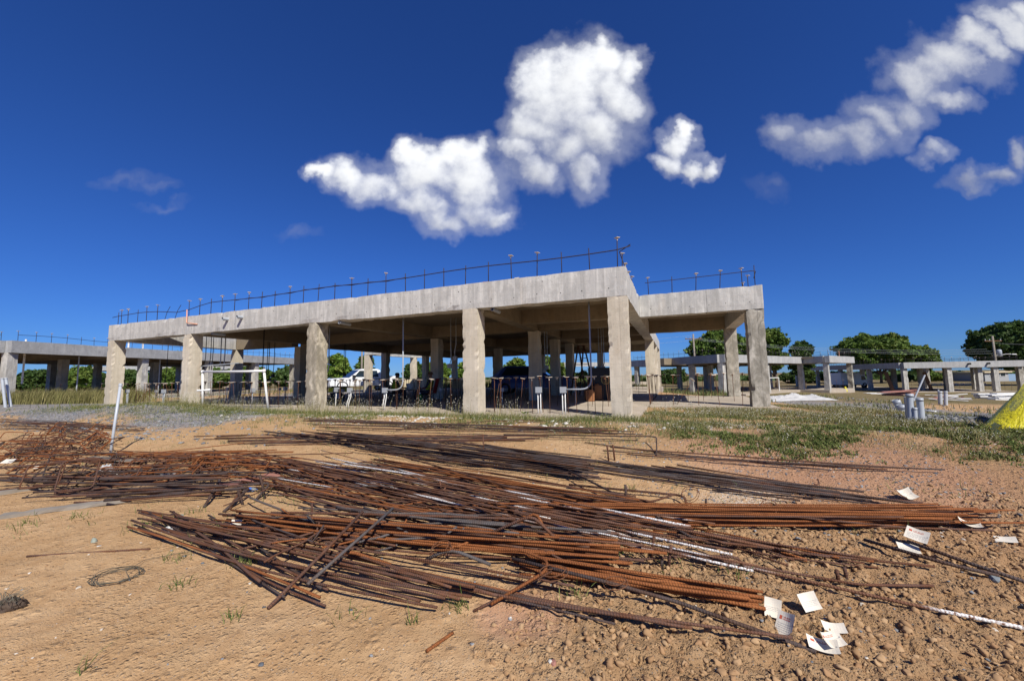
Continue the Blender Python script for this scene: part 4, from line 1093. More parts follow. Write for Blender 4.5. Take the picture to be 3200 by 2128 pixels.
# individual bars that catch the eye
A = Vector(g(617, 1405)); B = Vector(at_y(835 * K, 1178 * K, float(g(800, 1262)[1])))
bar_obj([tuple(A + Vector((0, 0, .014))), tuple(A.lerp(B, .5)), tuple(B)], .0128, BR, 'thick rusty rebar propped up across the lower heap, its lower end on bare soil', None, 10)
A = Vector(g(708, 1345, .12)); B = Vector(at_y(905 * K, 1170 * K, float(g(850, 1250)[1]) ))
bar_obj([tuple(A), tuple(A.lerp(B, .5)), tuple(B)], .0125, G_, 'grey-brown rebar propped beside the long leaning bar, ending above the lower heap', None, 10)
px_bar('lone straight rusty rebar on bare soil left of the wire coil', [(62, 1283, 0), (345, 1266, .0)], .011, BR)
px_bar('short rusty rebar offcut on bare soil near the bottom centre', [(982, 1503, 0.0), (1043, 1460, .005)], .012, O)
px_bar('long rebar with a white painted length reaching the bottom right corner', [(1400, 1232, .06), (1830, 1335, .04), (2080, 1392, .02), (2358, 1450, .01)], .014, W_)
px_bar('long dark rebar crossing above the white painted one to the right edge', [(1250, 1215, .1), (1640, 1290, .04), (1980, 1350, .02), (2150, 1352, .01)], .012, BR)
px_bar('thick black ribbed rebar running off the right edge, upper of two', [(2090, 1250, .04), (2230, 1300, .02), (2385, 1352, .01)], .017, D)
px_bar('thick black ribbed rebar running off the right edge, lower of two', [(1990, 1246, .03), (2180, 1302, .02), (2300, 1330, .0)], .017, D)
px_bar('thin rebar lying alone along the upper right soil to the curled tag', [(1640, 1130, .02), (1900, 1150, .02), (2160, 1180, .01)], .011, D)
px_bar('long dark rebar laid across the long tagged bundle and bent down to the soil', [(1310, 1085, .12), (1480, 1172, .10), (1590, 1240, .03), (1660, 1262, .0)], .015, D)
px_bar('dark rebar whose end kicks up beside the upright hook over the tagged bundle', [(850, 1030, .15), (1180, 1125, .16), (1500, 1158, .13), (1555, 1140, .18)], .0135, BR)
px_bar('long purple-brown rebar crossing the short thick bundle down to the bottom clods', [(1180, 1290, .12), (1400, 1345, .12), (1560, 1390, .06), (1880, 1506, .0)], .016, D)
px_bar('rebar ending in a wide hooked loop over the lower orange bundle', [(1000, 1270, .14), (1200, 1268, .15), (1262, 1295, .14), (1255, 1320, .13), (1130, 1395, .02)], .0135, O)
px_bar('thin rusty rebar leaning from the heap to the soil below the lower bundle', [(1270, 1318, .10), (1090, 1410, .0)], .011, BR)
# bent tops and U bars
for (lab, corners, r, mt_) in (
    ('U-bent rebar standing among the upper right bars, its end turned down', [(1160, 1002, .10), (1495, 1006, .10), (1512, 1008, .16), (1512, 1050, 0)], .0125, D),
    ('rebar with a hooked end turned down beyond the tagged bundle', [(1310, 1118, .05), (1560, 1142, .05), (1578, 1148, .07), (1580, 1168, 0)], .016, BR),
    ('rebar with a small upturned hook on the sparse right fan', [(1560, 1072, .01), (1870, 1121, .01), (1887, 1115, .02), (1883, 1104, .06)], .011, BR),
    ('low rebar bent like a bracket beside the two upright hooks', [(1340, 1300, .02), (1600, 1282, .10), (1700, 1286, .10), (1712, 1310, .02)], .013, BR),
):
    px_bar(lab, corners, r, mt_)
for (lab, b0, t0, r, mt_) in (
    ('upright rebar stub sticking out of the dense orange bundle', (1443, 1172), (1440, 1116), .014, D),
    ('upright rebar stub of the left pair over the upper right set', (1402, 1062), (1398, 1026), .013, BR),
    ('upright rebar stub of the right pair over the upper right set', (1416, 1060), (1411, 1024), .013, BR),
    ('tall thin upright rebar stub in the upper heap below the fourth column', (1115, 1060), (1112, 1000), .010, BR),
    ('tall upright hook end of the bracket-bent bar, nearer the heap', (1500, 1282), (1506, 1233), .012, BR),
    ('short upright stub between the two tall hook ends', (1524, 1308), (1524, 1290), .014, D),
    ('upright hook end nearest the white painted bar', (1538, 1302), (1546, 1255), .013, BR),
    ('stubby upright rebar behind the pair of short right legs', (1625, 1168), (1626, 1148), .013, D),
    ('thick upright ribbed stub standing over the red-edged board', (612, 1148), (598, 1092), .0155, D),
    ('thick leaning stub at the end of the thick left stack', (562, 1162), (548, 1130), .0155, D),
    ('short leg of bent bar beside a twin on the right soil', (1932, 1340), (1926, 1312), .013, BR),
    ('short leg of bent bar, right twin on the right soil', (1950, 1330), (1944, 1306), .013, BR),
):
    up_bar(lab, b0, t0, r, mt_)
# peaked (tent-bent) bars in the lower heap
for i, (a, t_, c) in enumerate((((790, 1255), (840, 1218), (905, 1250)), ((1175, 1215), (1235, 1178), (1258, 1228)), ((1085, 1248), (1225, 1185), (1310, 1270)), ((755, 1298), (795, 1265), (900, 1300)), ((980, 1290), (1035, 1262), (1130, 1300)))):
    A, C_ = Vector(g(*a, .05)), Vector(g(*c, .05)); T = Vector(at_y(t_[0] * K, t_[1] * K, (A.y + C_.y) / 2))
    k = .09
    pts = [A, T + (A - T).normalized() * k, T + (A - T).normalized() * k * .35 - Vector((0, 0, .01)), T + (C_ - T).normalized() * k * .35 - Vector((0, 0, .01)), T + (C_ - T).normalized() * k, C_]
    bar_obj([tuple(p) for p in pts], .014, (BR, O, BR, O, G_)[i], ('tent-bent rebar at the left of the lower heap', 'tent-bent rebar with a sharp peak above the heap centre', 'wide tent-bent rebar right of the sharp peak', 'small tent-bent rebar near the propped long bar', 'flat tent-bent rebar amid the grey offcuts')[i], None, 8)
# hooked bars at the right end of the thick left stack
for i, (hx, hy, ex, ey) in enumerate(((508, 1102, 470, 1168), (560, 1118, 528, 1172), (622, 1112, 590, 1150), (575, 1122, 515, 1178))):
    A = Vector(g(120 + 40 * i, 1128 + 8 * i, .08)); E_ = Vector(g(ex, ey, .01)); T = Vector(at_y(hx * K, hy * K, float(g(hx, hy + 26)[1])))
    pts = [A, T - (T - A).normalized() * .12, T - (T - A).normalized() * .03, T + (E_ - T).normalized() * .03 + Vector((0, 0, -.005)), T + (E_ - T).normalized() * .12, E_]
    bar_obj([tuple(p) for p in pts], .0165, (D, BR, D, D)[i], ('thick hooked rebar with its tail down on the soil, leftmost hook of the left stack', 'thick hooked rebar, second hook of the left stack', 'thick hooked rebar reaching farthest right in the left stack', 'thick hooked rebar lying flattest among the left stack hooks')[i], None, 10)
# closed stirrups in the left tangles
def stirrup(dx, dy, w, h, rz, tilt, r, mat, label, group, lift=.03):
    P = Vector(g(dx, dy, lift)); M = Matrix.Translation(P) @ Matrix.Rotation(rz, 4, 'Z') @ Matrix.Rotation(tilt, 4, 'X') @ Matrix.Rotation(rnd.uniform(-.15, .15), 4, 'Y')
    c = .045; pts = []
    for (cx, cy, a0) in ((w / 2 - c, h / 2 - c, 0), (-w / 2 + c, h / 2 - c, 90), (-w / 2 + c, -h / 2 + c, 180), (w / 2 - c, -h / 2 + c, 270)):
        for j in range(4):
            a = math.radians(a0 + 30 * j); pts.append(M @ Vector((cx + c * math.cos(a), cy + c * math.sin(a), 0)))
    pts.append(pts[0] + Vector((0, 0, .004))); pts.append(pts[1] + (M.to_3x3() @ Vector((-.05, -.08, .01))))
    return bar_obj([tuple(p) for p in pts], r, mat, label, group, 6, 'stirrup', 'stirrup')


for i in range(52):
    dx = rnd.uniform(-10, 235); dy = rnd.uniform(1000, 1098)
    stirrup(dx, dy, rnd.uniform(.35, .8), rnd.uniform(.2, .4), rnd.uniform(-.6, .6), rnd.choice([rnd.gauss(.15, .2), rnd.uniform(.5, 1.2)]), .0095, rnd.choice([BR, BR, O, D]), 'bent rusty stirrup in the dark tangle at the left edge', 'stirrups of the left edge tangle', rnd.uniform(.02, .34))
for i in range(30):
    dx = rnd.uniform(260, 560); dy = rnd.uniform(1048, 1100)
    stirrup(dx, dy, rnd.uniform(.4, .9), rnd.uniform(.18, .32), rnd.uniform(-.5, .3), rnd.choice([rnd.gauss(.1, .2), rnd.uniform(.4, 1.1)]), .0095, rnd.choice([O, O, BR]), 'bent orange stirrup in the tangle right of the leaning grey pole', 'stirrups of the orange tangle', rnd.uniform(.02, .26))
for i in range(15):
    stirrup(rnd.uniform(110, 240), rnd.uniform(985, 1025), rnd.uniform(.7, 1.2), .3, rnd.uniform(-.9, -.4), rnd.uniform(.3, 1.2), .010, rnd.choice([BR, O]), 'tall bent stirrup in the peaked pile behind the leaning grey pole', 'stirrups of the peaked pile', rnd.uniform(.08, .42))
bundle('thin rusty rebar woven through the dark tangle at the left edge', 'bars of the left edge tangle', (-15, 1020), (40, 1100), (170, 1010), (300, 1095), 8, .010, [BR, O, D], .06, .18, .04, 30, 50, cross=.9, rest=18)
bundle('thin orange rebar woven through the tangle right of the leaning pole', 'bars of the orange tangle', (250, 1050), (330, 1108), (560, 1040), (720, 1105), 10, .010, [O, O, BR], .05, .16, .04, 40, 60, cross=.8, rest=26)
bundle('rusty rebar of the peaked pile behind the leaning pole', 'bars of the peaked pile', (95, 985), (130, 1012), (205, 1005), (262, 1045), 9, .011, [BR, D], .08, .2, .02, 10, 12, cross=.4, rest=6)
for i in range(60):
    dx, dy = rnd.choice([(rnd.uniform(620, 1300), rnd.uniform(1185, 1300)), (rnd.uniform(560, 1000), rnd.uniform(1080, 1180)), (rnd.uniform(600, 900), rnd.uniform(1225, 1290))])
    L_ = rnd.uniform(30, 190); sl = rnd.choice([rnd.gauss(.12, .12), rnd.gauss(-.2, .35), rnd.gauss(.5, .4)]); lf = rnd.uniform(.03, .14)
    a_, b_ = g(dx - L_ / 2, dy - L_ / 2 * sl * .6), g(dx + L_ / 2, dy + L_ / 2 * sl * .6)
    pts = lying(a_, b_, lf, lf + rnd.gauss(0, .03), .011, 0, rnd.gauss(0, .02), 6, lambda q: lf * .8)
    if rnd.random() < .3: pts.append((pts[-1][0] + rnd.uniform(-.1, .1), pts[-1][1] + rnd.uniform(-.1, .1), pts[-1][2] + rnd.uniform(.03, .12)))
    REST.tube(pts, rnd.uniform(.007, .0115), 7, rnd.choice([0, 1, 1, 1, 2, 3]), v0=rnd.uniform(0, 9))
tag(REST.build('loose_rebar', REST_MATS, smooth=True), 'further loose rebar woven through the heaps, too many to count', 'rebar', kind='stuff')
print('bars', BAR_COUNT[0])
# binding wires
def wire_loop(dx, dy, R_, label, tilt=.3, n=2):
    P = Vector(g(dx, dy, .05)); pts = []
    for i in range(int(14 * n) + 1):
        a = 2 * PI * i / 14; pts.append((P.x + R_ * math.cos(a) * (1 - .01 * i), P.y + R_ * .55 * math.sin(a) , P.z + .05 + R_ * .5 * math.sin(a + .5) * tilt + .002 * i))
    tag(MB().tube(pts, .0035, 5).build('binding_wire', ['wire'], smooth=True), label, 'wire')


wire_loop(1772, 1192, .10, 'loop of rusty binding wire around the long tagged bundle', 1.4)
wire_loop(1590, 1155, .11, 'loop of rusty binding wire over the dense orange bundle', 1.2)
wire_loop(1015, 1285, .10, 'curl of binding wire on the lower orange bundle', .8)
wire_loop(1275, 1345, .12, 'curl of binding wire lying below the hooked loop bar', .3)
wire_loop(1420, 1370, .09, 'curl of binding wire beside dry grass at the thick short bundle', .3)
# dull coil of wire on bare soil with a long tail
P = Vector(g(268, 1332)); pts = []
for i in range(85):
    a = 2 * PI * i / 17; rr = .15 + .018 * math.sin(i * .7)
    pts.append((P.x + rr * math.cos(a) + .01 * math.sin(i * 1.3), P.y + rr * .95 * math.sin(a), gh(P.x + rr * math.cos(a), P.y + rr * math.sin(a)) + .012 + .03 * (i / 85) * abs(math.sin(a * .5))))
T = [g(290, 1315, .05), g(330, 1290, .02), g(400, 1275, .01), g(480, 1262, .01), g(560, 1255, .01)]
pts += [tuple(p) for p in T]
tag(MB().tube(pts, .0024, 5).build('wire_coil', ['wire_dark'], smooth=True), 'dull loose wire coil on bare soil with a long tail towards the heap', 'wire coil')
# ------------------------------------------------------------------ paper tags, planks, rubbish and stones
def sheet(label, dx, dy, w, h, rz, tx, ty, curl=.3, red=True, lines=5, lift=.03, grey=False, name='paper_tag'):
    """a printed card, curled and tilted, resting at the ground pixel (dx, dy)"""
    w *= .82; h *= .82; P = Vector(g(dx, dy, lift)); R3 = Matrix.Rotation(rz, 4, 'Z') @ Matrix.Rotation(tx, 4, 'X') @ Matrix.Rotation(ty, 4, 'Y')
    M = Matrix.Translation(P) @ R3
    def sp_(u, v, o=0.0):
        x = (u - .5) * w; y = (v - .5) * h
        z = curl * (x * x / w + .6 * y * y / h) + .02 * math.sin(5 * u + 3 * v) * h
        return M @ Vector((x, y, z + o))
    N = 8; mb = MB()
    for off, flip in ((0.0, False), (-.0008, True)):
        V = [sp_(i / N, j / N, off) for j in range(N + 1) for i in range(N + 1)]
        F = [(j * (N + 1) + i, j * (N + 1) + i + 1, (j + 1) * (N + 1) + i + 1, (j + 1) * (N + 1) + i) for j in range(N) for i in range(N)]
        if flip: F = [f[::-1] for f in F]
        mb.add(V, F, 0)
    def patch(u0, v0, u1, v1, mi, n=4):
        V = [sp_(u0 + (u1 - u0) * i / n, v0 + (v1 - v0) * j / n, .0007) for j in range(n + 1) for i in range(n + 1)]
        mb.add(V, [(j * (n + 1) + i, j * (n + 1) + i + 1, (j + 1) * (n + 1) + i + 1, (j + 1) * (n + 1) + i) for j in range(n) for i in range(n)], mi)
    if red:
        patch(.12, .66, .25, .82, 1)                       # the square emblem
        for i in range(9):                                 # the row of capital letters beside it
            u = .30 + i * .050; patch(u, .67, u + .030, .725, 1, 1); patch(u, .75, u + .012 + .018 * (i % 3 > 0), .81, 1, 1)
        patch(.90, .50, .95, .58, 2, 1)
    for k in range(lines):
        v = .50 - k * .085
        u = .10
        while u < .86:
            l = rnd.uniform(.04, .14); patch(u, v, min(.9, u + l), v + .018, 2, 1); u += l + .03
    o = mb.build(name, ['paper' if not grey else 'print_grey', 'print_red', 'print_grey'], smooth=False)
    return tag(o, label, 'tag', 'paper tags among the rebar')


sheet('upright white printed tag standing against the right end of the long bundle, red block print', 2112, 1232, .17, .13, -1.15, .75, .2, .25, lift=.10)
sheet('white tag lying below the upright tag at the long bundle, lines of small print', 2092, 1262, .16, .11, -.5, .5, 0, .2, red=False, lines=6, lift=.03)
sheet('torn white tag curling on top of the far right end of the long bundle', 2232, 1208, .17, .09, -.55, .35, .2, .8, red=True, lines=1, lift=.06)
sheet('plain cream tag beyond the very end of the long bundle', 2316, 1242, .15, .09, -.7, .35, -.2, .1, red=False, lines=0, lift=.02)
sheet('curled grey weathered tag alone on the soil above the long bundle', 2082, 1142, .20, .15, .15, .6, 0, 1.1, red=True, lines=2, lift=.03)
sheet('pale tag standing upright on the soil in the heap centre, point upward', 921, 1127, .15, .13, .5, 1.05, .2, .1, red=True, lines=2, lift=.05)
sheet('white cup-shaped tag at the start of the lower orange bundle', 545, 1207, .13, .11, .1, 1.0, 0, .5, red=True, lines=3, lift=.05)
sheet('grey shaded tag folded upright at the end of the thick short bundle', 1778, 1398, .12, .13, -.7, 1.2, .5, .4, red=False, lines=3, lift=.06)
sheet('white tag with red print hanging down from the end of the thick short bundle', 1808, 1438, .13, .17, -1.0, .85, -.3, .2, lift=.03)
sheet('white tag propped on edge above the lowest torn tags', 1862, 1385, .14, .12, .3, 1.0, -.3, .3, red=False, lines=4, lift=.06)
sheet('plain cream folded tag on the clods, topmost of the lowest three', 1920, 1446, .14, .07, -.3, .5, 0, .5, red=False, lines=0, lift=.02)
sheet('grimy folded tag with red square among the lowest torn tags', 1912, 1474, .14, .09, .2, .7, 0, .9, red=True, lines=1, lift=.04)
sheet('white curled tag lowest of all near the bottom clods', 1895, 1488, .17, .09, -.45, .45, 0, .6, red=True, lines=0, lift=.015)
sheet('blank white sheet on the dark tangle at the left edge', 20, 1062, .22, .14, .1, .5, 0, .1, red=False, lines=2, lift=.2)
sheet('small white scrap on the left edge tangle', 82, 1075, .09, .08, .5, .9, .3, .5, red=False, lines=0, lift=.15)
sheet('small white scrap beside the plastic wrap under the leaning pole', 268, 1098, .12, .08, -.6, .6, .2, .4, red=False, lines=0, lift=.08)


def plank(label, a, b, w, h, mat, lift=0.0, name='plank', cat='plank', group=None):
    A = Vector(g(*a, lift)); B = Vector(g(*b, lift)); L = (B - A).length; d = (B - A).normalized()
    ang = math.atan2(d.y, d.x); pit = math.asin(max(-1, min(1, d.z)))
    M = Matrix.Translation(A + Vector((0, 0, h * .5))) @ Matrix.Rotation(ang, 4, 'Z') @ Matrix.Rotation(-pit, 4, 'Y')
    mb = MB(); rbox(mb, 0, L, -w / 2, w / 2, -h / 2, h / 2, .08, .006, 0, M, .1)
    return tag(mb.build(name, [mat]), label, cat, group)


plank('split grey weathered plank on the soil below the thick left stack', (0, 1193), (305, 1152), .16, .04, 'wood')
plank('tan plank end under the thick left stack at the left edge', (-10, 1140), (95, 1125), .16, .05, 'wood')
plank('red-edged board lying under the bars beside the plastic bottle', (470, 1128), (640, 1092), .3, .02, 'wood_red')
plank('grey plank end lying under the broad dark bundle', (828, 1078), (905, 1082), .14, .04, 'wood', .02)
plank('grey board scrap in the orange tangle behind the leaning pole base', (200, 1055), (330, 1062), .22, .02, 'wood', .05)
plank('long weathered board on the gravel by the left building', (180, 917), (300, 921), .25, .03, 'wood_red')

# leaning grey pole
A = Vector(g(253, 1050)); T = Vector(at_y(278 * K, 884 * K, A.y + .35))
mb = MB(); mb.tube([A + Vector((0, 0, -.1)), A.lerp(T, .5), T], .026, 12)
o = mb.build('leaning_pole', ['pvc_blue'], smooth=True); tag(o, 'tall grey pole leaning out of the orange tangle at the left', 'pole')
mb = MB(); mb.tube([A.lerp(T, .965), A.lerp(T, 1.004)], .033, 12); mb.build('coupling', ['pvc_grey'], o)


def crumple(label, dx, dy, sx, sy, sz, mat, seed, lift=.0, name='plastic_wrap', cat='plastic'):
    P = g(dx, dy, lift); bm = bmesh.new(); bmesh.ops.create_icosphere(bm, subdivisions=3, radius=1)
    for v in bm.verts:
        n = fbm(np.array([v.co.x * 2.2 + seed]), np.array([v.co.y * 2.2 + v.co.z * 1.7]), 77)[0]; q = .62 + .75 * abs(n - .5) * 2
        v.co = Vector((v.co.x * sx * q, v.co.y * sy * q, max(-.2, v.co.z) * sz * q))
    me = bpy.data.meshes.new(name); bm.to_mesh(me); bm.free(); me.materials.append(MAT[mat])
    o = link(name, me, None, P); return tag(o, label, cat)


mt, t, b = new_mat('clear_film', 0.15, 0, .5); b.inputs['Base Color'].default_value = (.62, .63, .62, 1); b.inputs['Transmission Weight'].default_value = .35; MAT['film'] = mt
mt, t, b = new_mat('bottle_plastic', 0.08, 0, .5); b.inputs['Base Color'].default_value = (.75, .85, .92, 1); b.inputs['Transmission Weight'].default_value = .8; MAT['bottle'] = mt
MAT['blue_label'] = plain('blue_label', (.05, .15, .5), .5); MAT['yellow_label'] = plain('yellow_label', (.75, .65, .03), .5); MAT['sheeting'] = plain('white_sheeting', (.50, .49, .47), .7, var=.35, scale=3)
crumple('crumpled clear plastic wrap in the orange tangle beside the leaning pole', 245, 1085, .13, .10, .14, 'film', 3, .05)
crumple('flattened clear plastic wrap trailing right in the orange tangle', 390, 1098, .22, .10, .07, 'film', 9, .02)
crumple('torn plastic wrapper with red marks at the start of the lowest left bundle', 388, 1222, .12, .07, .05, 'film', 15, .0)


def bottle(label, dx, dy, rz, band):
    P = g(dx, dy, .03); M = Matrix.Rotation(rz, 4, 'Z') @ Matrix.Rotation(PI / 2, 4, 'Y')
    e = empty('plastic_bottle', P); tag(e, label, 'bottle')
    mb = MB(); mb.lathe([(.024, 0), (.03, .012), (.029, .06), (.031, .07), (.03, .13), (.014, .165), (.013, .18)], 12, 0, M); mb.build('bottle_body', ['bottle'], e, smooth=True)
    mb = MB(); mb.lathe([(.0322, .068), (.0322, .115)], 12, 0, M, False); mb.build('wrap_label', [band], e)
    mb = MB(); mb.lathe([(.0155, .172), (.0155, .19)], 10, 0, M); mb.build('cap', [band], e)


bottle('clear plastic bottle with blue label lying by the red-edged board', 556, 1130, .5, 'blue_label')
bottle('clear plastic bottle with yellow cap lying under the central sweep', 895 * .83, 1130, -.2, 'yellow_label')

# named rocks
def rock(label, dx, dy, sx, sy, sz, col, seed, group=None):
    P = g(dx, dy, -.01); bm = bmesh.new(); bmesh.ops.create_icosphere(bm, subdivisions=2, radius=1)
    rr = random.Random(seed)
    pl = [(Vector((rr.gauss(0, 1), rr.gauss(0, 1), rr.gauss(0, .7))).normalized(), rr.uniform(.55, .9)) for _ in range(9)]
    for v in bm.verts:
        for n, d in pl:
            k = v.co.dot(n)
            if k > d: v.co -= n * (k - d)
        v.co = Vector((v.co.x * sx, v.co.y * sy, v.co.z * sz))
    bmesh.ops.rotate(bm, verts=bm.verts, cent=(0, 0, 0), matrix=Matrix.Rotation(rr.uniform(0, 6), 3, 'Z'))
    me = bpy.data.meshes.new('rock'); bm.to_mesh(me); bm.free(); me.materials.append(MAT[col])
    return tag(link('rock', me, None, P), label, 'rock', group)


MAT['stone_grey'] = plain('grey_stone', (.20, .225, .235), .85, var=.4, scale=18, bmp=.01)
MAT['stone_green'] = plain('greenish_stone', (.30, .33, .27), .85, var=.35, scale=18, bmp=.01)
MAT['stone_tan'] = plain('tan_stone', (.47, .32, .18), .9, var=.35, scale=18, bmp=.01)
MAT['stone_pale'] = plain('pale_stone', (.56, .50, .41), .9, var=.3, scale=18, bmp=.01)
MAT['clod'] = plain('dried_clod', (.43, .28, .15), .95, var=.4, scale=12, bmp=.02)
for (lab, dx, dy, sx, sy, sz, col) in (
    ('greenish flat stone standing out of bare soil at the left', 215, 1250, .045, .03, .05, 'stone_green'),
    ('dark flat stone under the lone rebar on bare soil', 125, 1290, .03, .025, .015, 'stone_grey'),
    ('tan boulder between the long tagged bundle and the central bars', 1040, 1194, .06, .05, .045, 'stone_tan'),
    ('pale angular stone in the gap below the dense orange bundle', 1098, 1165, .05, .04, .035, 'stone_pale'),
    ('small tan stone resting on the long tagged bundle', 1990, 1212, .022, .02, .05, 'stone_tan'),
    ('white rounded stone on the soil near the bottom right edge', 2290, 1452, .022, .018, .016, 'stone_pale'),
    ('tan rock by the thick black bar at the right edge', 2250, 1322, .055, .04, .03, 'stone_tan'),
    ('dark grey rock just right of the tan rock by the black bar', 2290, 1332, .04, .035, .03, 'stone_grey'),
    ('greenish stone chip on bare soil beside the wire tail', 415, 1190, .05, .035, .03, 'stone_green'),
    ('pale stone below the white painted rebar', 1985, 1395, .03, .025, .02, 'stone_pale'),
    ('flat grey stone on bare soil at the bottom centre', 645, 1508, .025, .018, .010, 'stone_grey'),
    ('cream rock in the weeds before the slab edge', 1190, 962, .11, .08, .06, 'stone_pale'),
    ('white lump by the dry roots under the upper right set', 1018, 1018, .05, .04, .05, 'stone_pale'),
):
    rock(lab, dx, dy, sx, sy, sz, col, hash(lab) % 1000 if False else int(dx * 7 + dy))


def chips(name, label, cat_col, n, region, smin, smax, flat=.6, kind='stuff', mask=None):
    """one mesh of many small stones nobody could count"""
    bm = bmesh.new(); bmesh.ops.create_icosphere(bm, subdivisions=2, radius=1)
    base = np.array([v.co[:] for v in bm.verts]); tris = np.array([[v.index for v in f.verts] for f in bm.faces]); bm.free()
    VV, FF = [], []; k = 0; tries = 0; XY = []
    while len(XY) < n and tries < n * 30:
        tries += 1
        x, y = region()
        if mask is not None and rnd.random() > mask(x, y): continue
        XY.append((x, y))
    XY = np.array(XY); HZ = ground_h(XY[:, 0], XY[:, 1])
    for (x, y), hz in zip(XY, HZ):
        s = smin + (smax - smin) * rnd.random() ** 2.6
        q = base * (1 + rng.uniform(-.38, .38, (len(base), 1)))
        pn = rng.normal(size=(4, 3)); pn /= np.linalg.norm(pn, axis=1)[:, None]
        for nn in pn:
            dd = q @ nn - .5; q = q - np.where(dd > 0, dd, 0)[:, None] * nn
        q = q * np.array([s * rnd.uniform(.7, 1.3), s * rnd.uniform(.7, 1.3), s * flat * rnd.uniform(.7, 1.2)])
        a = rnd.uniform(0, 6.28); ca, sa = math.cos(a), math.sin(a)
        q = np.stack([q[:, 0] * ca - q[:, 1] * sa, q[:, 0] * sa + q[:, 1] * ca, q[:, 2]], 1)
        VV.append(q + np.array([x, y, hz + s * (.0 if cat_col == 'chips_soil' else .1)])); FF.append(tris + len(base) * k); k += 1
    o = link(name, np_mesh(name, np.concatenate(VV), tris=np.concatenate(FF), mats=[cat_col]))
    return tag(o, label, name.replace('_', ' '), kind=kind)


def island_mat(name, cols, rough=.9):
    mt, t, b = new_mat(name, rough, 0, .2)
    r_ = t.n('ShaderNodeNewGeometry').outputs['Random Per Island']
    nd = t.n('ShaderNodeValToRGB'); cr = nd.color_ramp; cr.interpolation = 'LINEAR'
    while len(cr.elements) < len(cols): cr.elements.new(.5)
    for i, (e, c) in enumerate(zip(cr.elements, cols)): e.position = i / max(1, len(cols) - 1); e.color = c + (1,)
    t.link(r_, nd.inputs[0])
    n = t.noise(t.n('ShaderNodeNewGeometry').outputs['Position'], 45, 4, .6)
    t.link(t.mix(t.math('MULTIPLY', n, .5), nd.outputs[0], tuple(v * .5 for v in cols[0])), b.inputs['Base Color'])
    return mt


MAT['chips_grey'] = island_mat('grey_gravel_chips', [(.09, .10, .115), (.17, .185, .20), (.26, .27, .28), (.36, .355, .34)])
MAT['chips_soil'] = island_mat('soil_crumbs', [(.29, .165, .08), (.41, .255, .13), (.48, .32, .175), (.35, .20, .098)])
MAT['chips_pale'] = island_mat('pale_rubble', [(.62, .58, .50), (.70, .67, .60), (.55, .46, .35), (.48, .46, .43)])
U = rnd.uniform
chips('gravel', 'loose grey gravel scattered over the soil', 'chips_grey', 2600, lambda: (U(-3.2, 6.5), U(1.6, 7.0)), .003, .017, .55, mask=lambda x, y: .25 + .75 * (x > 1.5))
chips('bank_gravel', 'grey gravel chips on the bank at the right', 'chips_grey', 4200, lambda: (U(1.5, 8.5), U(3.6, 8.5)), .004, .020, .6, mask=lambda x, y: .25 + .75 * float(fbm(np.array([x * 1.5]), np.array([y * 1.5]), 97)[0] > .5))
chips('gravel_spill', 'grey gravel spilled before the left columns', 'chips_grey', 2600, lambda: (U(-20, -4.5), U(8.0, 17.0)), .012, .055, .6, mask=lambda x, y: float(5.6 < NX * x + NY * y < 9.2) * (.3 + .7 * (x < -8)))
chips('gravel_mound', 'mound of grey gravel by the grey pipes on the right', 'chips_grey', 1500, lambda: (9.0 + rnd.gauss(0, .9), 8.3 + rnd.gauss(0, .55)), .015, .05, .65)
chips('far_gravel', 'grey gravel sheet on the right yard', 'chips_grey', 1300, lambda: (U(10, 26), U(15, 33)), .03, .09, .5)
chips('clods', 'dry broken soil clods at the lower right', 'chips_soil', 11000, lambda: (U(-.6, 5.0), U(1.6, 4.6)), .002, .026, .9, mask=lambda x, y: float(clod_mask(np.array([x]), np.array([y]))[0]))
chips('soil_crumbs', 'small soil crumbs over the bare ground', 'chips_soil', 5000, lambda: (U(-4.5, 6), U(1.7, 8)), .003, .014, .7)
chips('white_rubble', 'broken white rubble in front of the slab edge', 'chips_pale', 900, lambda: (U(-9, 5.5), U(7.5, 12.5)), .012, .06, .5, mask=lambda x, y: float(7.6 < NX * x + NY * y < 9.3) * (.15 + .85 * (fbm(np.array([x * .9]), np.array([y * .9]), 91)[0] > .56)))
chips('pale_chips', 'pale stone chips over the soil', 'chips_pale', 700, lambda: (U(-4, 7), U(1.7, 8.5)), .003, .016, .6)
rock('reddish clod at the bottom of the picture on pale rubble', 1275, 1530, .03, .02, .03, 'wood_red', 5)
# earth clump with dry roots at the left edge
P = g(20, 1400); bm = bmesh.new(); bmesh.ops.create_icosphere(bm, subdivisions=4, radius=1)
for v in bm.verts:
    n = fbm(np.array([v.co.x * 3]), np.array([v.co.y * 3 + v.co.z * 2]), 61)[0]; v.co = Vector((v.co.x * .10, v.co.y * .07, v.co.z * .06)) * (.6 + .8 * n)
me = bpy.data.meshes.new('earth_clump'); bm.to_mesh(me); bm.free(); MAT['dark_earth'] = plain('dark_earth', (.10, .07, .05), .95, var=.5, scale=30, bmp=.02); me.materials.append(MAT['dark_earth'])
eo = link('earth_clump', me, None, P); tag(eo, 'dark earth clump with dry roots at the lower left edge', 'earth clump')
mb = MB()
for i in range(60):
    a = U(0, 6.28); q = Vector((.08 * math.cos(a) * U(.2, 1), .05 * math.sin(a) * U(.2, 1), .03)); d = Vector((U(-1, 1), U(-1, 1), U(.1, 1))).normalized() * U(.05, .12)
    mb.tube([q, q + d * .5 + Vector((0, 0, .02)), q + d], .0016, 3)
mb.build('dry_roots', ['wire_dark'], eo)
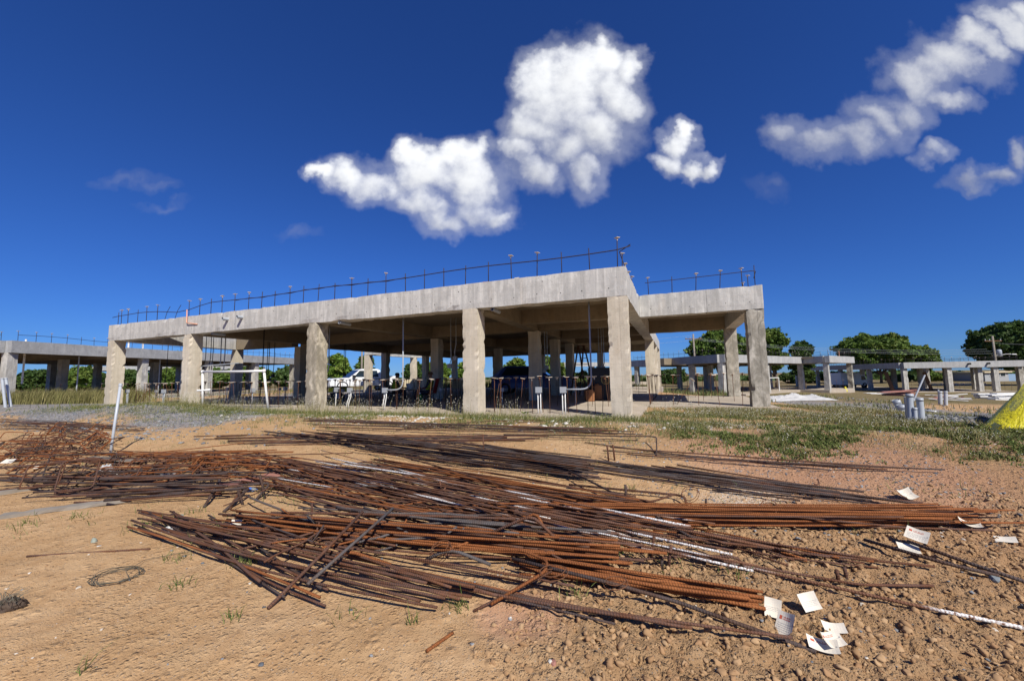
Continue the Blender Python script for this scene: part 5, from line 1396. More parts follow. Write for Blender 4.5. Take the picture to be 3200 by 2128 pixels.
# ------------------------------------------------------------------ trees
def leaf_mat(name, dark, lite, tip):
    mt, t, b = new_mat(name, 0.6, 0, .25)
    r_ = t.n('ShaderNodeNewGeometry').outputs['Random Per Island']
    pos = t.n('ShaderNodeNewGeometry').outputs['Position']
    c = t.mix(r_, dark, lite)
    c = t.mix(t.ramp(t.noise(pos, .55, 3, .6), [(.48, 0), (.66, .7)]), c, tip)
    t.link(c, b.inputs['Base Color'])
    tr = t.n('ShaderNodeBsdfTranslucent'); t.link(c, tr.inputs[0])
    mx = t.n('ShaderNodeMixShader'); mx.inputs[0].default_value = .25
    t.link(b.outputs[0], mx.inputs[1]); t.link(tr.outputs[0], mx.inputs[2])
    t.link(mx.outputs[0], mt.node_tree.nodes['Material Output'].inputs[0])
    return mt


MAT['leaf_bright'] = leaf_mat('bright_foliage', (.075, .14, .020), (.18, .28, .040), (.25, .30, .06))
MAT['leaf_dark'] = leaf_mat('dark_foliage', (.028, .060, .014), (.075, .13, .028), (.11, .15, .036))
MAT['leaf_mid'] = leaf_mat('mid_foliage', (.055, .105, .018), (.14, .215, .036), (.205, .24, .05))
MAT['bark'] = plain('bark', (.16, .12, .085), .9, var=.4, scale=6, bmp=.02)


def tree(label, px0, px1, top, Y, mat='leaf_mid', z0=None, base_h_=.25, dens=1.0, seed=0, depth=None, hor=1172, lobes=None, leaf=.30):
    """crown spans photo columns px0..px1 at distance Y, its top at photo row top"""
    rr = np.random.default_rng(seed + 100); r2 = random.Random(seed)
    cx = (px0 + px1) / 2; Pt = at_y(cx, top, Y); W = (px1 - px0) / F_PX * Y
    X = at_y(cx, hor, Y)[0]; zg = gh(X, Y) if z0 is None else z0
    Htot = Pt[2] - zg; cb = zg + Htot * base_h_; ch = Pt[2] - cb
    dep = depth or W * .8
    e = empty('tree', (X, Y, zg)); tag(e, label, 'tree', 'trees behind the buildings')
    n_l = lobes or max(16, int(16 + W * 3.2)); L = []
    for i in range(n_l):
        for _ in range(30):
            q = np.array([rr.uniform(-1, 1), rr.uniform(-1, 1), rr.uniform(-1, 1)])
            if np.dot(q, q) < 1: break
        rad = rr.uniform(.10, .23) * min(W, ch * 1.6)
        L.append((q[0] * (W / 2 - rad * .8), q[1] * (dep / 2 - rad * .7), ch * .5 + q[2] * (ch / 2 - rad * .75), rad, rr.uniform(.6, .95)))
    L.append((rr.uniform(-.1, .1) * W, 0, ch * .78, ch * .22, .8))
    PP = []
    for (lx, ly, lz, rad, fl) in L:
        k = int(dens * 230 * (rad / .3 / (leaf / .30)) ** 2 * .16) + 60
        d = rr.normal(size=(k, 3)); d /= np.linalg.norm(d, axis=1)[:, None]
        rad_k = rad * (rr.uniform(.35, 1.06, (k, 1)) ** .45)
        clump = .80 + .42 * np.sin(d[:, :1] * 5 + lx) * np.sin(d[:, 1:2] * 4.3 + ly) * np.cos(d[:, 2:3] * 4.7 + lz)
        PP.append(np.array([lx, ly, lz]) + d * rad_k * clump * np.array([1, 1, fl]))
    C = np.concatenate(PP); C = C[C[:, 2] > -ch * .05]
    n = len(C)
    a = rr.normal(size=(n, 3)); a /= np.linalg.norm(a, axis=1)[:, None]; b_ = np.cross(a, rr.normal(size=(n, 3))); b_ /= np.linalg.norm(b_, axis=1)[:, None]
    s = leaf * rr.uniform(.55, 1.2, (n, 1)); a = a * s; b_ = b_ * s * .6
    V = np.stack([C - a, C + b_ * .9, C + a, C - b_ * .9], 1).reshape(-1, 3) + np.array([0, 0, cb - zg])
    crown = link('crown', np_mesh('crown', V, quads=np.arange(n * 4).reshape(-1, 4), mats=[mat]), e)
    mb = MB(); tr_ = max(.12, Htot * .025)
    mb.tube([(0, 0, -.3), (.1, 0, Htot * .15), (0, .1, cb - zg + ch * .35)], tr_, 8, r1=tr_ * .5)
    for (lx, ly, lz, rad, fl) in L[:8]:
        zz = cb - zg + lz
        mb.tube([(0, .05, max(.3, (cb - zg) * .75)), (lx * .45, ly * .45, (cb - zg) * .8 + lz * .5), (lx, ly, zz)], tr_ * .45, 5, r1=tr_ * .12)
    mb.build('trunk', ['bark'], e, smooth=True)
    return e


tree('broad green tree just left of the utility pole top, behind the stepped right building', 2152, 2345, 1022, 62, 'leaf_mid', seed=1)
tree('green tree with ragged crown right of the mossy wing column', 2372, 2476, 1016, 60, 'leaf_mid', seed=2, base_h_=.2)
tree('low lobed tree trailing right of the ragged tree by the mossy column', 2470, 2556, 1064, 62, 'leaf_dark', seed=3, base_h_=.15)
tree('wide rounded tree standing alone on the skyline between the two right buildings', 2636, 2868, 1038, 84, 'leaf_mid', seed=4, base_h_=.2, dens=1.3)
tree('smaller rounded tree touching the right side of the wide skyline tree', 2852, 2940, 1074, 86, 'leaf_mid', seed=5, base_h_=.2)
tree('tall dark tree cut by the right edge behind the utility pole with transformer', 3065, 3330, 990, 62, 'leaf_dark', seed=6, dens=1.5, base_h_=.18)
tree('bright green tree behind the white pickup cab', 1010, 1100, 1104, 72, 'leaf_bright', seed=7, base_h_=-.15, hor=1185)
tree('bright green tree right of the pickup, beside the far pole', 1098, 1178, 1106, 74, 'leaf_mid', seed=8, base_h_=-.15, hor=1185)
tree('dark tree behind the cream wall left of the seated worker in the red chair', 1255, 1345, 1122, 70, 'leaf_dark', seed=9, base_h_=-.1, hor=1182)
tree('yellow-green tree behind the worker in the red chair', 1322, 1412, 1122, 68, 'leaf_bright', seed=10, base_h_=-.1, hor=1182)
tree('yellow-green tree seen between the middle columns', 1405, 1500, 1128, 72, 'leaf_bright', seed=11, base_h_=-.1, hor=1180)
tree('dark green tree seen left of the stepladder through the building', 1560, 1660, 1112, 64, 'leaf_mid', seed=12, base_h_=-.1, hor=1178)
tree('dark green tree seen behind the middle inner columns', 1655, 1775, 1106, 62, 'leaf_mid', seed=13, base_h_=-.1, hor=1176)
tree('low tree behind the feet of the stepladder', 1790, 1850, 1155, 70, 'leaf_mid', seed=14, base_h_=-.15, hor=1174)
tree('dark green tree filling the first left bay of the left building', 60, 200, 1150, 62, 'leaf_dark', seed=15, base_h_=-.15, hor=1200)
tree('green tree filling the second left bay of the left building', 195, 330, 1144, 60, 'leaf_mid', seed=16, base_h_=-.15, hor=1200)
tree('green tree seen left of the second column through the left building', 325, 470, 1150, 62, 'leaf_dark', seed=17, base_h_=-.15, hor=1198)
tree('green tree seen right of the first column through the left building', 455, 600, 1146, 62, 'leaf_mid', seed=18, base_h_=-.15, hor=1196)
tree('dense tree behind the white plastic frame', 596, 735, 1146, 62, 'leaf_mid', seed=19, base_h_=-.15, hor=1194)
tree('dense yellow-green tree behind the right end of the left building', 725, 870, 1142, 64, 'leaf_mid', seed=20, base_h_=-.15, hor=1192)
tree('dark tree right of the far left column end', 850, 965, 1142, 66, 'leaf_dark', seed=21, base_h_=-.15, hor=1190)
tree('tree top poking over the roof of the left building', 540, 590, 1092, 62, 'leaf_mid', seed=22, base_h_=.3, hor=1196)
for i, (a, b2, tp, lab) in enumerate(((2765, 2860, 1166, 'low dark tree seen through the corner bay of the far right building'), (2850, 2935, 1160, 'low tree behind the leaning boards of the far right building'), (2925, 3030, 1158, 'low tree behind the middle bay of the far right building'),
                                  (3010, 3075, 1160, 'low dark tree left of the grey house'), (2440, 2560, 1150, 'dark tree seen under the beams of the stepped right building'), (2555, 2660, 1158, 'low tree behind the white truck'), (2040, 2150, 1150, 'low tree seen beneath the left beam of the stepped building'))):
    tree(lab, a, b2, tp, 92, ('leaf_dark', 'leaf_mid')[i % 2], seed=30 + i, base_h_=-.15, hor=1160)

# a far line of woods closing the horizon
VV = []; N_ = 9000
az = rng.uniform(-.95, .95, N_); rr_d = rng.uniform(150, 215, N_); hx_ = 5.0 * np.clip(fbm(az * 14, az * 0 + 3, 93) - .28, .04, 1); zz = rng.uniform(0, 1, N_) ** .8 * hx_
Cc = np.stack([rr_d * np.sin(az), rr_d * np.cos(az), zz - .4 - np.where(az > .25, 1.4, 0)], 1)
a_ = rng.normal(size=(N_, 3)); a_ /= np.linalg.norm(a_, axis=1)[:, None]; b_ = np.cross(a_, rng.normal(size=(N_, 3))); b_ /= np.linalg.norm(b_, axis=1)[:, None]
s_q = rng.uniform(.5, 1.3, (N_, 1)); V = np.stack([Cc - a_ * s_q, Cc + b_ * s_q, Cc + a_ * s_q, Cc - b_ * s_q], 1).reshape(-1, 3)
tag(link('treeline', np_mesh('treeline', V, quads=np.arange(N_ * 4).reshape(-1, 4), mats=['leaf_dark'])), 'far low woods along the horizon', 'treeline', kind='stuff')

# ------------------------------------------------------------------ utility poles and lines
def pole(label, px, top, Y, lean=0.0, arm=1.2, trans=False):
    P = at_y(px, top, Y); zg = gh(P[0], P[1]); e = empty('utility_pole', (P[0], P[1], zg)); tag(e, label, 'utility pole'); H = P[2] - zg
    MB().tube([(0, 0, -.3), (lean * .5, 0, H * .5), (lean, 0, H)], .17, 10, r1=.11).build('post', ['wood'], e, smooth=True)
    MB().bar((lean - arm, 0, H - .7), (lean + arm, 0, H - .7), .1, .12).build('crossarm', ['wood_dark'], e)
    for x in (-arm * .9, -arm * .4, arm * .9):
        mb = MB(); mb.lathe([(.04, 0), (.07, .06), (.04, .1), (.06, .16), (.02, .2)], 8, 0, Matrix.Translation((lean + x, 0, H - .64))); mb.build('insulator', ['pvc_grey'], e)
    if trans:
        mb = MB(); mb.lathe([(.05, -.05), (.26, 0), (.26, .85), (.2, .95), (.05, .97)], 12, 0, Matrix.Translation((lean + .55, -.1, H - 2.9))); mb.build('transformer', ['pvc_grey'], e, smooth=True)
        mb = MB(); mb.tube([(lean, 0, H - 2.8), (lean + 1.2, -.3, H - 2.6), (lean + 1.9, -.4, H - 2.6)], .03, 6); mb.box(lean + 1.8, lean + 2.4, -.55, -.3, H - 2.68, H - 2.58); mb.build('street_light', ['pvc_white'], e)
    return P, H, lean


p1 = pole('slim utility pole with crossarm before the broad tree, over the stepped right building', 2166, 1044, 58)
p2 = pole('grey utility pole standing behind the white pickup cab', 1132, 1060, 58)
p3 = pole('leaning utility pole with transformer and lamp at the far right', 3101, 1050, 56, trans=True)


def line(label, A, B, sag, r=.009):
    A, B = Vector(A), Vector(B); pts = []
    for i in range(25):
        s = i / 24; p = A.lerp(B, s); p.z -= sag * 4 * s * (1 - s); pts.append(p)
    tag(MB().tube(pts, r, 4).build('power_line', ['pvc_grey'], smooth=True), label, 'power line', 'power lines')


for k, (dx, dz) in enumerate(((-1.0, -.45), (-.4, -.45), (1.0, -.45))):
    line(('upper power line running between the two right poles', 'middle power line running between the two right poles', 'lowest power line running between the two right poles')[k], (p1[0][0] + dx, p1[0][1], p1[0][2] + dz - k * .25), (p3[0][0] + dx, p3[0][1], p3[0][2] + dz - 1.4 - k * .3), .8)
for k in range(2):
    line(('upper power line leaving the slim pole leftward behind the building', 'lower power line leaving the slim pole leftward behind the building')[k], (p1[0][0], p1[0][1], p1[0][2] - .2 - .7 * k), (p2[0][0], p2[0][1], p2[0][2] - .4 - .6 * k), 1.0)
line('power line leaving the right pole past the right edge', (p3[0][0], p3[0][1], p3[0][2] - 1.0), (p3[0][0] + 30, p3[0][1] - 5, p3[0][2] - .5), .9)

# ------------------------------------------------------------------ grass and weeds (nobody could count them)
def blades(name, label, pts, hmin, hmax, w, cols, lean=.5, wind=(0, 0), head=0.0, headcol=None, hd=.007, rough=.7):
    pts = np.array(pts); n = len(pts)
    z = ground_h(pts[:, 0], pts[:, 1]) - .01
    h = rng.uniform(hmin, hmax, n) * rng.uniform(.6, 1.0, n); az = rng.uniform(0, 2 * PI, n); ln = np.abs(rng.normal(0, lean, n)) * h
    dx = np.cos(az) * ln + wind[0] * h; dy = np.sin(az) * ln + wind[1] * h
    wa = rng.uniform(0, PI, n); wx = np.cos(wa) * w / 2; wy = np.sin(wa) * w / 2
    B = np.stack([pts[:, 0], pts[:, 1], z], 1); Wv = np.stack([wx, wy, np.zeros(n)], 1)
    Mid = B + np.stack([dx * .35, dy * .35, h * .6], 1); Tip = B + np.stack([dx, dy, h * .97], 1)
    V = np.stack([B - Wv, B + Wv, Mid + Wv * .8, Mid - Wv * .8, Tip], 1).reshape(-1, 3)
    o = np.arange(n)[:, None] * 5
    quads = o + np.array([0, 1, 2, 3]); tris = o + np.array([3, 2, 4])
    key = name + '_blades'
    if key not in MAT: MAT[key] = island_mat(key, cols, rough)
    mats = [key]
    ob = link(name, np_mesh(name, V, quads=quads, tris=tris, mats=mats)); tag(ob, label, name.replace('_', ' '), kind='stuff')
    if head > 0:
        k = rng.random(n) < head; T = Tip[k]; m_ = len(T); s = hd * rng.uniform(.6, 1.3, (m_, 1))
        oc = np.array([[1, 0, 0], [0, 1, 0], [-1, 0, 0], [0, -1, 0], [0, 0, 1], [0, 0, -1]], float)
        VV = (T[:, None, :] + oc[None] * s[:, None, :]).reshape(-1, 3); ft = np.array([[0, 1, 4], [1, 2, 4], [2, 3, 4], [3, 0, 4], [1, 0, 5], [2, 1, 5], [3, 2, 5], [0, 3, 5]])
        FT = (np.arange(m_)[:, None, None] * 6 + ft[None]).reshape(-1, 3)
        link('flower_heads', np_mesh('flower_heads', VV, tris=FT, mats=[headcol]), ob)
    return ob


MAT['flower'] = plain('flower_head', (.62, .60, .50), .8, var=.2)
MAT['seed'] = plain('seed_head', (.34, .24, .16), .9, var=.3)
GREEN = [(.05, .085, .015), (.10, .14, .03), (.17, .20, .05), (.26, .24, .09)]
DRY = [(.16, .155, .05), (.27, .25, .09), (.40, .34, .15), (.22, .22, .07)]
DRYMIX = [(.09, .115, .03), (.20, .20, .07), (.36, .31, .14), (.25, .19, .09), (.13, .15, .04)]
MIX = [(.06, .095, .02), (.13, .16, .04), (.27, .25, .10), (.40, .33, .16)]


def scatter(n, fx, fy, keep):
    out = []
    while len(out) < n:
        k = 4 * n; x = fx(k); y = fy(k); q = keep(x, y); s = rng.random(k) < q
        out += list(zip(x[s], y[s]))
    return out[:n]


def uni(a, b): return lambda k: rng.uniform(a, b, k)


def fr_keep(x, y):
    m_ = NX * x + NY * y; s_ = TX * x + TY * y
    lump = sst(.40, .62, fbm(x * 1.1, y * 1.1, 71))
    edge = np.exp(-((m_ - 9.25) / .30) ** 2) * (.35 + .9 * lump)
    apron = sst(6.4, 8.6, m_) * (1 - sst(9.3, 9.6, m_)) * lump * .16
    return np.clip((edge + apron) * (s_ > -24) * (s_ < 4) * (m_ < 9.58), 0, 1)


def right_keep(x, y):
    m_ = NX * x + NY * y; s_ = TX * x + TY * y
    lump = .06 + .94 * sst(.43, .55, fbm(x * 1.3, y * 1.3, 73)) * (.4 + .6 * sst(.3, .6, fbm(x * 5, y * 5, 72)))
    mq = m_ + 1.2 * (fbm(x, y, 74) - .5)
    a = (.42 * sst(6.7, 7.5, mq) * sst(.45, .6, fbm(x * 1.6, y * 1.6, 76)) + .80 * sst(8.0, 8.8, mq)) * (1 - sst(14.2, 15.0, m_)) * sst(-1.0, .0, s_)
    a = a * np.where((s_ > -.95) & (s_ < 2.75) & (m_ > 13.2), 0, 1) * (1 - sst(10.6, 12.5, x)) * np.where((m_ > 9.5) & (s_ < -.85), 0, 1)
    bnd = np.exp(-(((y - (9.0 - .95 * (x - 7.2))) / .75) ** 2)) * sst(5.2, 7, x) * (1 - sst(11, 12, x)) * sst(3.2, 4, y)
    spill = np.exp(-(((x - 9.1) / .9) ** 2 + ((y - 8.3) / .55) ** 2))
    return np.clip((a + bnd) * lump * (1 - .92 * spill), 0, 1)


blades('slab_edge_grass', 'rough grass along the slab edge in front of the columns', scatter(22000, uni(-20, 5), uni(6, 18), fr_keep), .05, .24, .007, MIX, .6, (.05, 0), .05, 'flower', .008)
blades('edge_weeds', 'low weed mats on the spoil between the heaps and the slab', scatter(16000, uni(-18, 5), uni(5.5, 17), lambda x, y: sst(7.4, 8.4, NX * x + NY * y + .8 * (fbm(x * .9, y * .9, 86) - .5)) * (NX * x + NY * y < 9.45) * (TX * x + TY * y < .2) * sst(.47, .58, fbm(x * 1.2, y * 1.2, 87)) * (.3 + .7 * fbm(x * 6, y * 6, 88))), .02, .10, .012, [(.05, .085, .015), (.10, .14, .03), (.19, .20, .06), (.30, .26, .11)], 1.1, (.1, 0), .03, 'flower', .007)
blades('tall_weeds', 'tall flowering weeds at the column feet', scatter(1500, uni(-15, 4), uni(7, 16), lambda x, y: np.exp(-((NX * x + NY * y - 9.3) / .2) ** 2) * sst(.42, .6, fbm(x * .8, y * .8, 75)) * (NX * x + NY * y < 9.56)), .25, .65, .006, DRY, .25, (.06, 0), .9, 'flower', .010)
blades('mound_grass', 'grass with white flower heads on the mound at the right', scatter(75000, uni(.8, 12.5), uni(3, 15), right_keep), .03, .15, .007, DRYMIX, .8, (.1, 0), .07, 'flower', .008)
def bank_keep(x, y):
    m_ = NX * x + NY * y; s_ = TX * x + TY * y
    patch = sst(.42, .60, fbm(x * 1.5, y * 1.5, 78)) * (.15 + .85 * sst(.4, .6, fbm(x * 6, y * 6, 79)))
    low = sst(6.5, 7.6, m_ + .6 * (fbm(x * 1.1, y * 1.1, 89) - .5)) * (1 - sst(8.8, 9.6, m_)) * sst(-.4, .6, s_)
    crest = np.exp(-(((y - (8.6 - .80 * (x - 6.4))) / .5) ** 2)) * (y > 3.6) * 1.3 * (.3 + .7 * sst(.36, .5, fbm(x * 1.3, y * 1.3, 80)))
    return np.clip((low + crest) * np.maximum(patch, .35 * (crest > .4)), 0, 1)


blades('bank_weeds', 'low green weed mats on the bank at the right', scatter(46000, uni(.5, 11.5), uni(3.6, 11), bank_keep), .02, .085, .017, GREEN, 1.3)
blades('soil_grass', 'sparse grass tufts on the bare soil', scatter(12000, uni(-14, 6), uni(3.6, 14), lambda x, y: (.25 + 1.0 * sst(6.4, 7.6, NX * x + NY * y) * (NX * x + NY * y < 9.4)) * sst(.54, .70, fbm(x * 2.6, y * 2.6, 81))), .03, .15, .005, MIX, .7)
tufts = []
for (dx, dy, n, s) in ((560, 1300, 70, .05), (410, 1350, 30, .05), (585, 985, 30, .06), (405, 1290, 22, .05), (190, 1190, 40, .10), (50, 1210, 35, .10), (520, 1020, 30, .06), (630, 1125, 60, .12), (700, 1140, 40, .12), (900, 1085, 30, .08), (1330, 1370, 26, .06),
                      (1055, 1400, 40, .05), (540, 1425, 14, .03), (800, 1420, 16, .06), (955, 1435, 12, .02), (1450, 1130, 26, .04), (1280, 1050, 22, .05), (1700, 1330, 24, .06), (1560, 1310, 20, .06), (650, 1235, 20, .05), (725, 980, 40, .1), (330, 1215, 18, .05), (445, 1180, 24, .05), (1420, 1290, 26, .1), (1240, 1230, 26, .1), (880, 1130, 20, .05), (450, 1120, 30, .1), (190, 1548, 10, .03)):
    c_ = g(dx, dy)
    tufts += [(c_[0] + rnd.gauss(0, s), c_[1] + rnd.gauss(0, s * .7)) for _ in range(n)]
blades('weed_tufts', 'small weed tufts growing between the bars and on the bare soil', tufts, .04, .14, .006, GREEN, .8)
blades('tall_dry_grass', 'tall dry grass bending in the wind before the left building', scatter(9000, uni(-33, -17), uni(19, 30), lambda x, y: sst(-.62, -.2, np.sin(x * .35 + y * .2)) * ((x + 29.3) * .835 - (y - 23) * .148 * 1 > -3) * (np.abs(y - (22.6 - .1 * (x + 25))) < 1.6)), .55, 1.05, .018, DRY, .22, (.30, -.05), .0)
blades('yard_grass', 'rough grass patches in the yard between the buildings', scatter(5000, uni(-25, 25), uni(16, 45), lambda x, y: sst(.5, .65, fbm(x * .22, y * .22, 83)) * ((NX * x + NY * y > 34.5) | (TX * x + TY * y < -25.5) | (TX * x + TY * y > 3.2))), .1, .4, .03, MIX, .6)
blades('back_weeds', 'tall rank weeds behind the largest building', scatter(9000, uni(-20, 20), uni(26, 50), lambda x, y: ((NX * x + NY * y > 34.6) & (NX * x + NY * y < 39) & (TX * x + TY * y > -25) & (TX * x + TY * y < 4)) * (.4 + .6 * fbm(x * .5, y * .5, 84))), .4, 1.0, .045, MIX, .5)
# one leafy plant by the fourth column
P = at_z(*C4(705, 1455), -.08); e = empty('leafy_plant', P); tag(e, 'single broad-leaved green plant at the slab edge right of the fourth column', 'plant')
mb = MB()
for i in range(12):
    a = U(0, 6.28); L_ = U(.08, .16); d = Vector((math.cos(a), math.sin(a), U(.3, .9))).normalized(); s_ = d.cross(Vector((0, 0, 1))).normalized() * .035
    b_ = d * .04; t_ = d * L_ + Vector((0, 0, -.02)); m_ = (b_ + t_) / 2 + Vector((0, 0, .015)); mb.add([b_, m_ + s_, t_, m_ - s_], [(0, 1, 2, 3)])
mb.build('leaves', ['leaf_mid'], e)
mb = MB(); mb.tube([(0, 0, -.03), (0, 0, .06)], .006, 5); mb.build('stem', ['leaf_dark'], e)
# dry branching weeds by the second column
for k, (dx, dy) in enumerate(((438, 930), (448, 926))):
    P = g(dx, dy); e = empty('dry_weed', P); tag(e, ('dry branching weed with seed heads against the second column, taller one', 'dry branching weed with seed heads against the second column, shorter one')[k], 'plant'); mb = MB(); m2 = MB()
    for i in range(7):
        q = Vector((U(-.05, .05), U(-.05, .05), 0)); tp = q + Vector((U(-.35, .35), U(-.1, .1), U(.5, 1.15 - .3 * k))); md = q.lerp(tp, .55) + Vector((0, 0, .12)); mb.tube([q, md, tp], .004, 4)
        m2.tube([tp, tp + Vector((U(-.04, .1), 0, U(-.06, .02)))], .016, 5, r1=.003)
    mb.build('stems', ['wire_dark'], e); m2.build('seed_heads', ['seed'], e)

# ------------------------------------------------------------------ grey plastic pipes standing in the ground
def stand_pipe(label, bx, by, tx, ty, wpx, mat='pvc_blue', group=None, gz=None, collar=True, name='grey_pipe', Yf=None):
    P = Vector(gp(bx, by)) if gz is None else Vector(at_z(bx, by, gz)); T = Vector(at_y(tx, ty, Yf or P.y)); r = wpx / F_PX * P.y / 2
    e = MB().tube([P + (P - T).normalized() * .15, P.lerp(T, .5), T], r, 14, caps=False)
    e.tube([T, P.lerp(T, .6)], r * .9, 14, caps=False)
    o = e.build(name, [mat], smooth=True); tag(o, label, 'pipe', group)
    if collar:
        d = (T - P).normalized(); c_ = MB(); c_.tube([T - d * r * 1.2, T - d * r * .15], r * 1.07, 14); c_.build('coupling', ['pvc_grey'], o, smooth=True)
    return o


gr = 'grey pipes on the grassy mound'
stand_pipe('tallest thick grey-blue pipe of the cluster on the grassy mound', 2846, 1312, 2842, 1230, 18, group=gr)
stand_pipe('second tall thick pipe at the right of the mound cluster', 2880, 1312, 2873, 1243, 17, group=gr)
stand_pipe('shorter pipe between the two tall pipes of the mound cluster', 2860, 1313, 2858, 1273, 12, group=gr)
stand_pipe('slanted short grey pipe at the left of the mound cluster, upper one', 2812, 1275, 2799, 1250, 19, group=gr)
stand_pipe('slanted stubby pipe in the grass left of the tallest pipe', 2822, 1288, 2815, 1264, 22, group=gr)
stand_pipe('thin pipe half hidden behind the tallest mound pipe', 2836, 1308, 2830, 1240, 9, group=gr)
gr = 'grey pipes on the far dirt yard'
stand_pipe('left thick pipe of the trio standing on the far dirt yard', 2939, 1264, 2937, 1222, 10, group=gr)
stand_pipe('right thick pipe of the trio standing on the far dirt yard', 2956, 1266, 2955, 1222, 9, group=gr)
stand_pipe('thin tall pipe of the trio standing on the far dirt yard', 2935, 1262, 2932, 1217, 4, group=gr, collar=False)
gr = 'grey pipes at the left edge'
stand_pipe('left one of two leaning grey pipes at the left edge', 17, 1272, 7, 1182, 7, group=gr)
stand_pipe('right one of two leaning grey pipes at the left edge, leaning more', 34, 1270, 18, 1181, 7, group=gr)
stand_pipe('long thin grey pole leaning behind the mound pipes', 2852, 1258, 2890, 1172, 4.5, 'pvc_grey', collar=False, name='leaning_pole')
A, B = Vector(gp(2883, 1282, .05)), Vector(gp(2924, 1287, .05)); tag(MB().tube([A, B], .05, 10).build('white_pipe', ['pvc_white'], smooth=True), 'short white pipe lying on the dirt right of the mound pipes', 'pipe')

# white plastic plumbing frame before the slab
zf = -.10
def fpt(dx, dy, Y): return Vector(at_y(dx * K, dy * K, Y))
A = MW @ on_face(467 * K, 936 * K, -.22); Bp = MW @ on_face(618 * K, 936 * K, -.22); A2 = fpt(466.5, 856, A.y); B2p = fpt(608, 854, Bp.y); M_ = A2.lerp(B2p, .72) + Vector((0, 0, -.01))
e = empty('plumbing_frame', A); tag(e, 'white plastic pipe frame like a goal standing by the second column', 'pipe frame')
def rel(*ps): return [p - A for p in ps]
MB().tube(rel(A - Vector((0, 0, .1)), A2), .038, 12).build('upright', ['pvc_white'], e, smooth=True)
MB().tube(rel(Bp - Vector((0, 0, .1)), fpt(612, 893, Bp.y), B2p), .038, 12).build('upright', ['pvc_white'], e, smooth=True)
MB().tube(rel(A2, M_, B2p), .040, 12).build('crossbar', ['pvc_white'], e, smooth=True)
for q in (A2, B2p):
    mb = MB(); mb.lathe([(0, -.06), (.05, -.055), (.058, 0), (.05, .055), (0, .06)], 12, 0, Matrix.Translation(q - A)); mb.build('elbow', ['pvc_white'], e, smooth=True)
q = fpt(467, 899, A.y); l_ = fpt(453, 899, A.y - .1); r_ = fpt(484, 897, A.y - .1)
MB().tube(rel(l_, q, r_), .033, 10).build('side_arm', ['pvc_white'], e, smooth=True)
# ------------------------------------------------------------------ yellow tarpaulin over a pile at the right edge
mt, t, b = new_mat('yellow_tarpaulin', 0.42, 0, .5)
pos = t.n('ShaderNodeTexCoord').outputs['Object']; n1 = t.noise(pos, 3.0, 5, .6); n2 = t.noise(pos, 14, 4, .6)
t.link(t.mix(t.ramp(n1, [(.35, 0), (.65, 1)]), (.64, .55, .012), (.76, .68, .03)), b.inputs['Base Color']); cr_ = t.math('ABSOLUTE', t.math('SUBTRACT', t.noise(t.mapv(pos, (1, 1, .45), (0, .4, .3)), 5.5, 5, .6, 1.2), .5))
bump(t, b, t.math('ADD', t.math('MULTIPLY', cr_, -.8), t.math('MULTIPLY', n2, .35)), .07, .9)
MAT['tarp'] = mt
tc = np.array(gp(3096, 1352)); Yt = tc[1]
e = empty('yellow_tarpaulin', (tc[0] + 1.6, Yt + .3, tc[2])); tag(e, 'bright yellow tarpaulin draped over a pile at the right edge', 'tarpaulin'); e.location.x += .64; O_ = np.array(e.location)
N1, N2 = 60, 34; VV = []
ring_w = lambda a: np.array([1.62 * math.cos(a) + (.10 * math.cos(5 * a)), 1.0 * math.sin(a) + .07 * math.sin(7 * a + 1)])
for j in range(N2 + 1):
    s = j / N2
    for i in range(N1):
        a = 2 * PI * i / N1; w_ = ring_w(a); k = (1 - s)
        fold = 1 + .09 * math.sin(9 * a + 2.0 * s) * s_ if False else 1 + .10 * (1 - s) * math.sin(9 * a + 1.5 * math.sin(3 * s)) * (.3 + .7 * s)
        x, y = w_ * k * fold; z = 1.62 * s + .04 * math.sin(6 * a + 9 * s) * math.sin(PI * s)
        gz = gh(O_[0] + x, O_[1] + y) - O_[2]
        VV.append((x, y, gz * (1 - s) + z + .01))
FF = [(j * N1 + i, j * N1 + (i + 1) % N1, (j + 1) * N1 + (i + 1) % N1, (j + 1) * N1 + i) for j in range(N2) for i in range(N1)]
mb = MB(); mb.add(VV, FF); mb.build('cover', ['tarp'], e, smooth=True)
# the folded-over upper flap and the gathered corner on the ground
def at_e(px, py, Y): return at_y(px, py, Y) - O_
def patch_sheet(corners, n=14, amp=.03, thick=.006):
    p00, p10, p11, p01 = [np.array(c) for c in corners]; V = []
    for off in (0, -thick):
        for j in range(n + 1):
            for i in range(n + 1):
                u, v = i / n, j / n; P = p00 * (1 - u) * (1 - v) + p10 * u * (1 - v) + p11 * u * v + p01 * (1 - u) * v
                q = amp * math.sin(7 * u + 3 * v) * math.sin(5 * v + 1)
                V.append(P + np.array([0, -q + off, .5 * q]))
    F = []
    for b0, fl in ((0, 0), ((n + 1) ** 2, 1)):
        for j in range(n):
            for i in range(n):
                f = [b0 + j * (n + 1) + i, b0 + j * (n + 1) + i + 1, b0 + (j + 1) * (n + 1) + i + 1, b0 + (j + 1) * (n + 1) + i]; F.append(tuple(f[::-1] if fl else f))
    return V, F
mb = MB(); V, F = patch_sheet((at_e(3147, 1274, Yt - .25), at_e(3166, 1285, Yt - .55), at_e(3262, 1180, Yt - .1), at_e(3222, 1172, Yt + .2))); mb.add(V, F); mb.build('flap', ['tarp'], e, smooth=True)
mb = MB(); V, F = patch_sheet((at_e(3091, 1340, Yt), at_e(3117, 1352, Yt - .3), at_e(3128, 1326, Yt - .25), at_e(3107, 1320, Yt)), 10, .03); mb.add(V, F); mb.build('gathered_corner', ['tarp'], e, smooth=True)

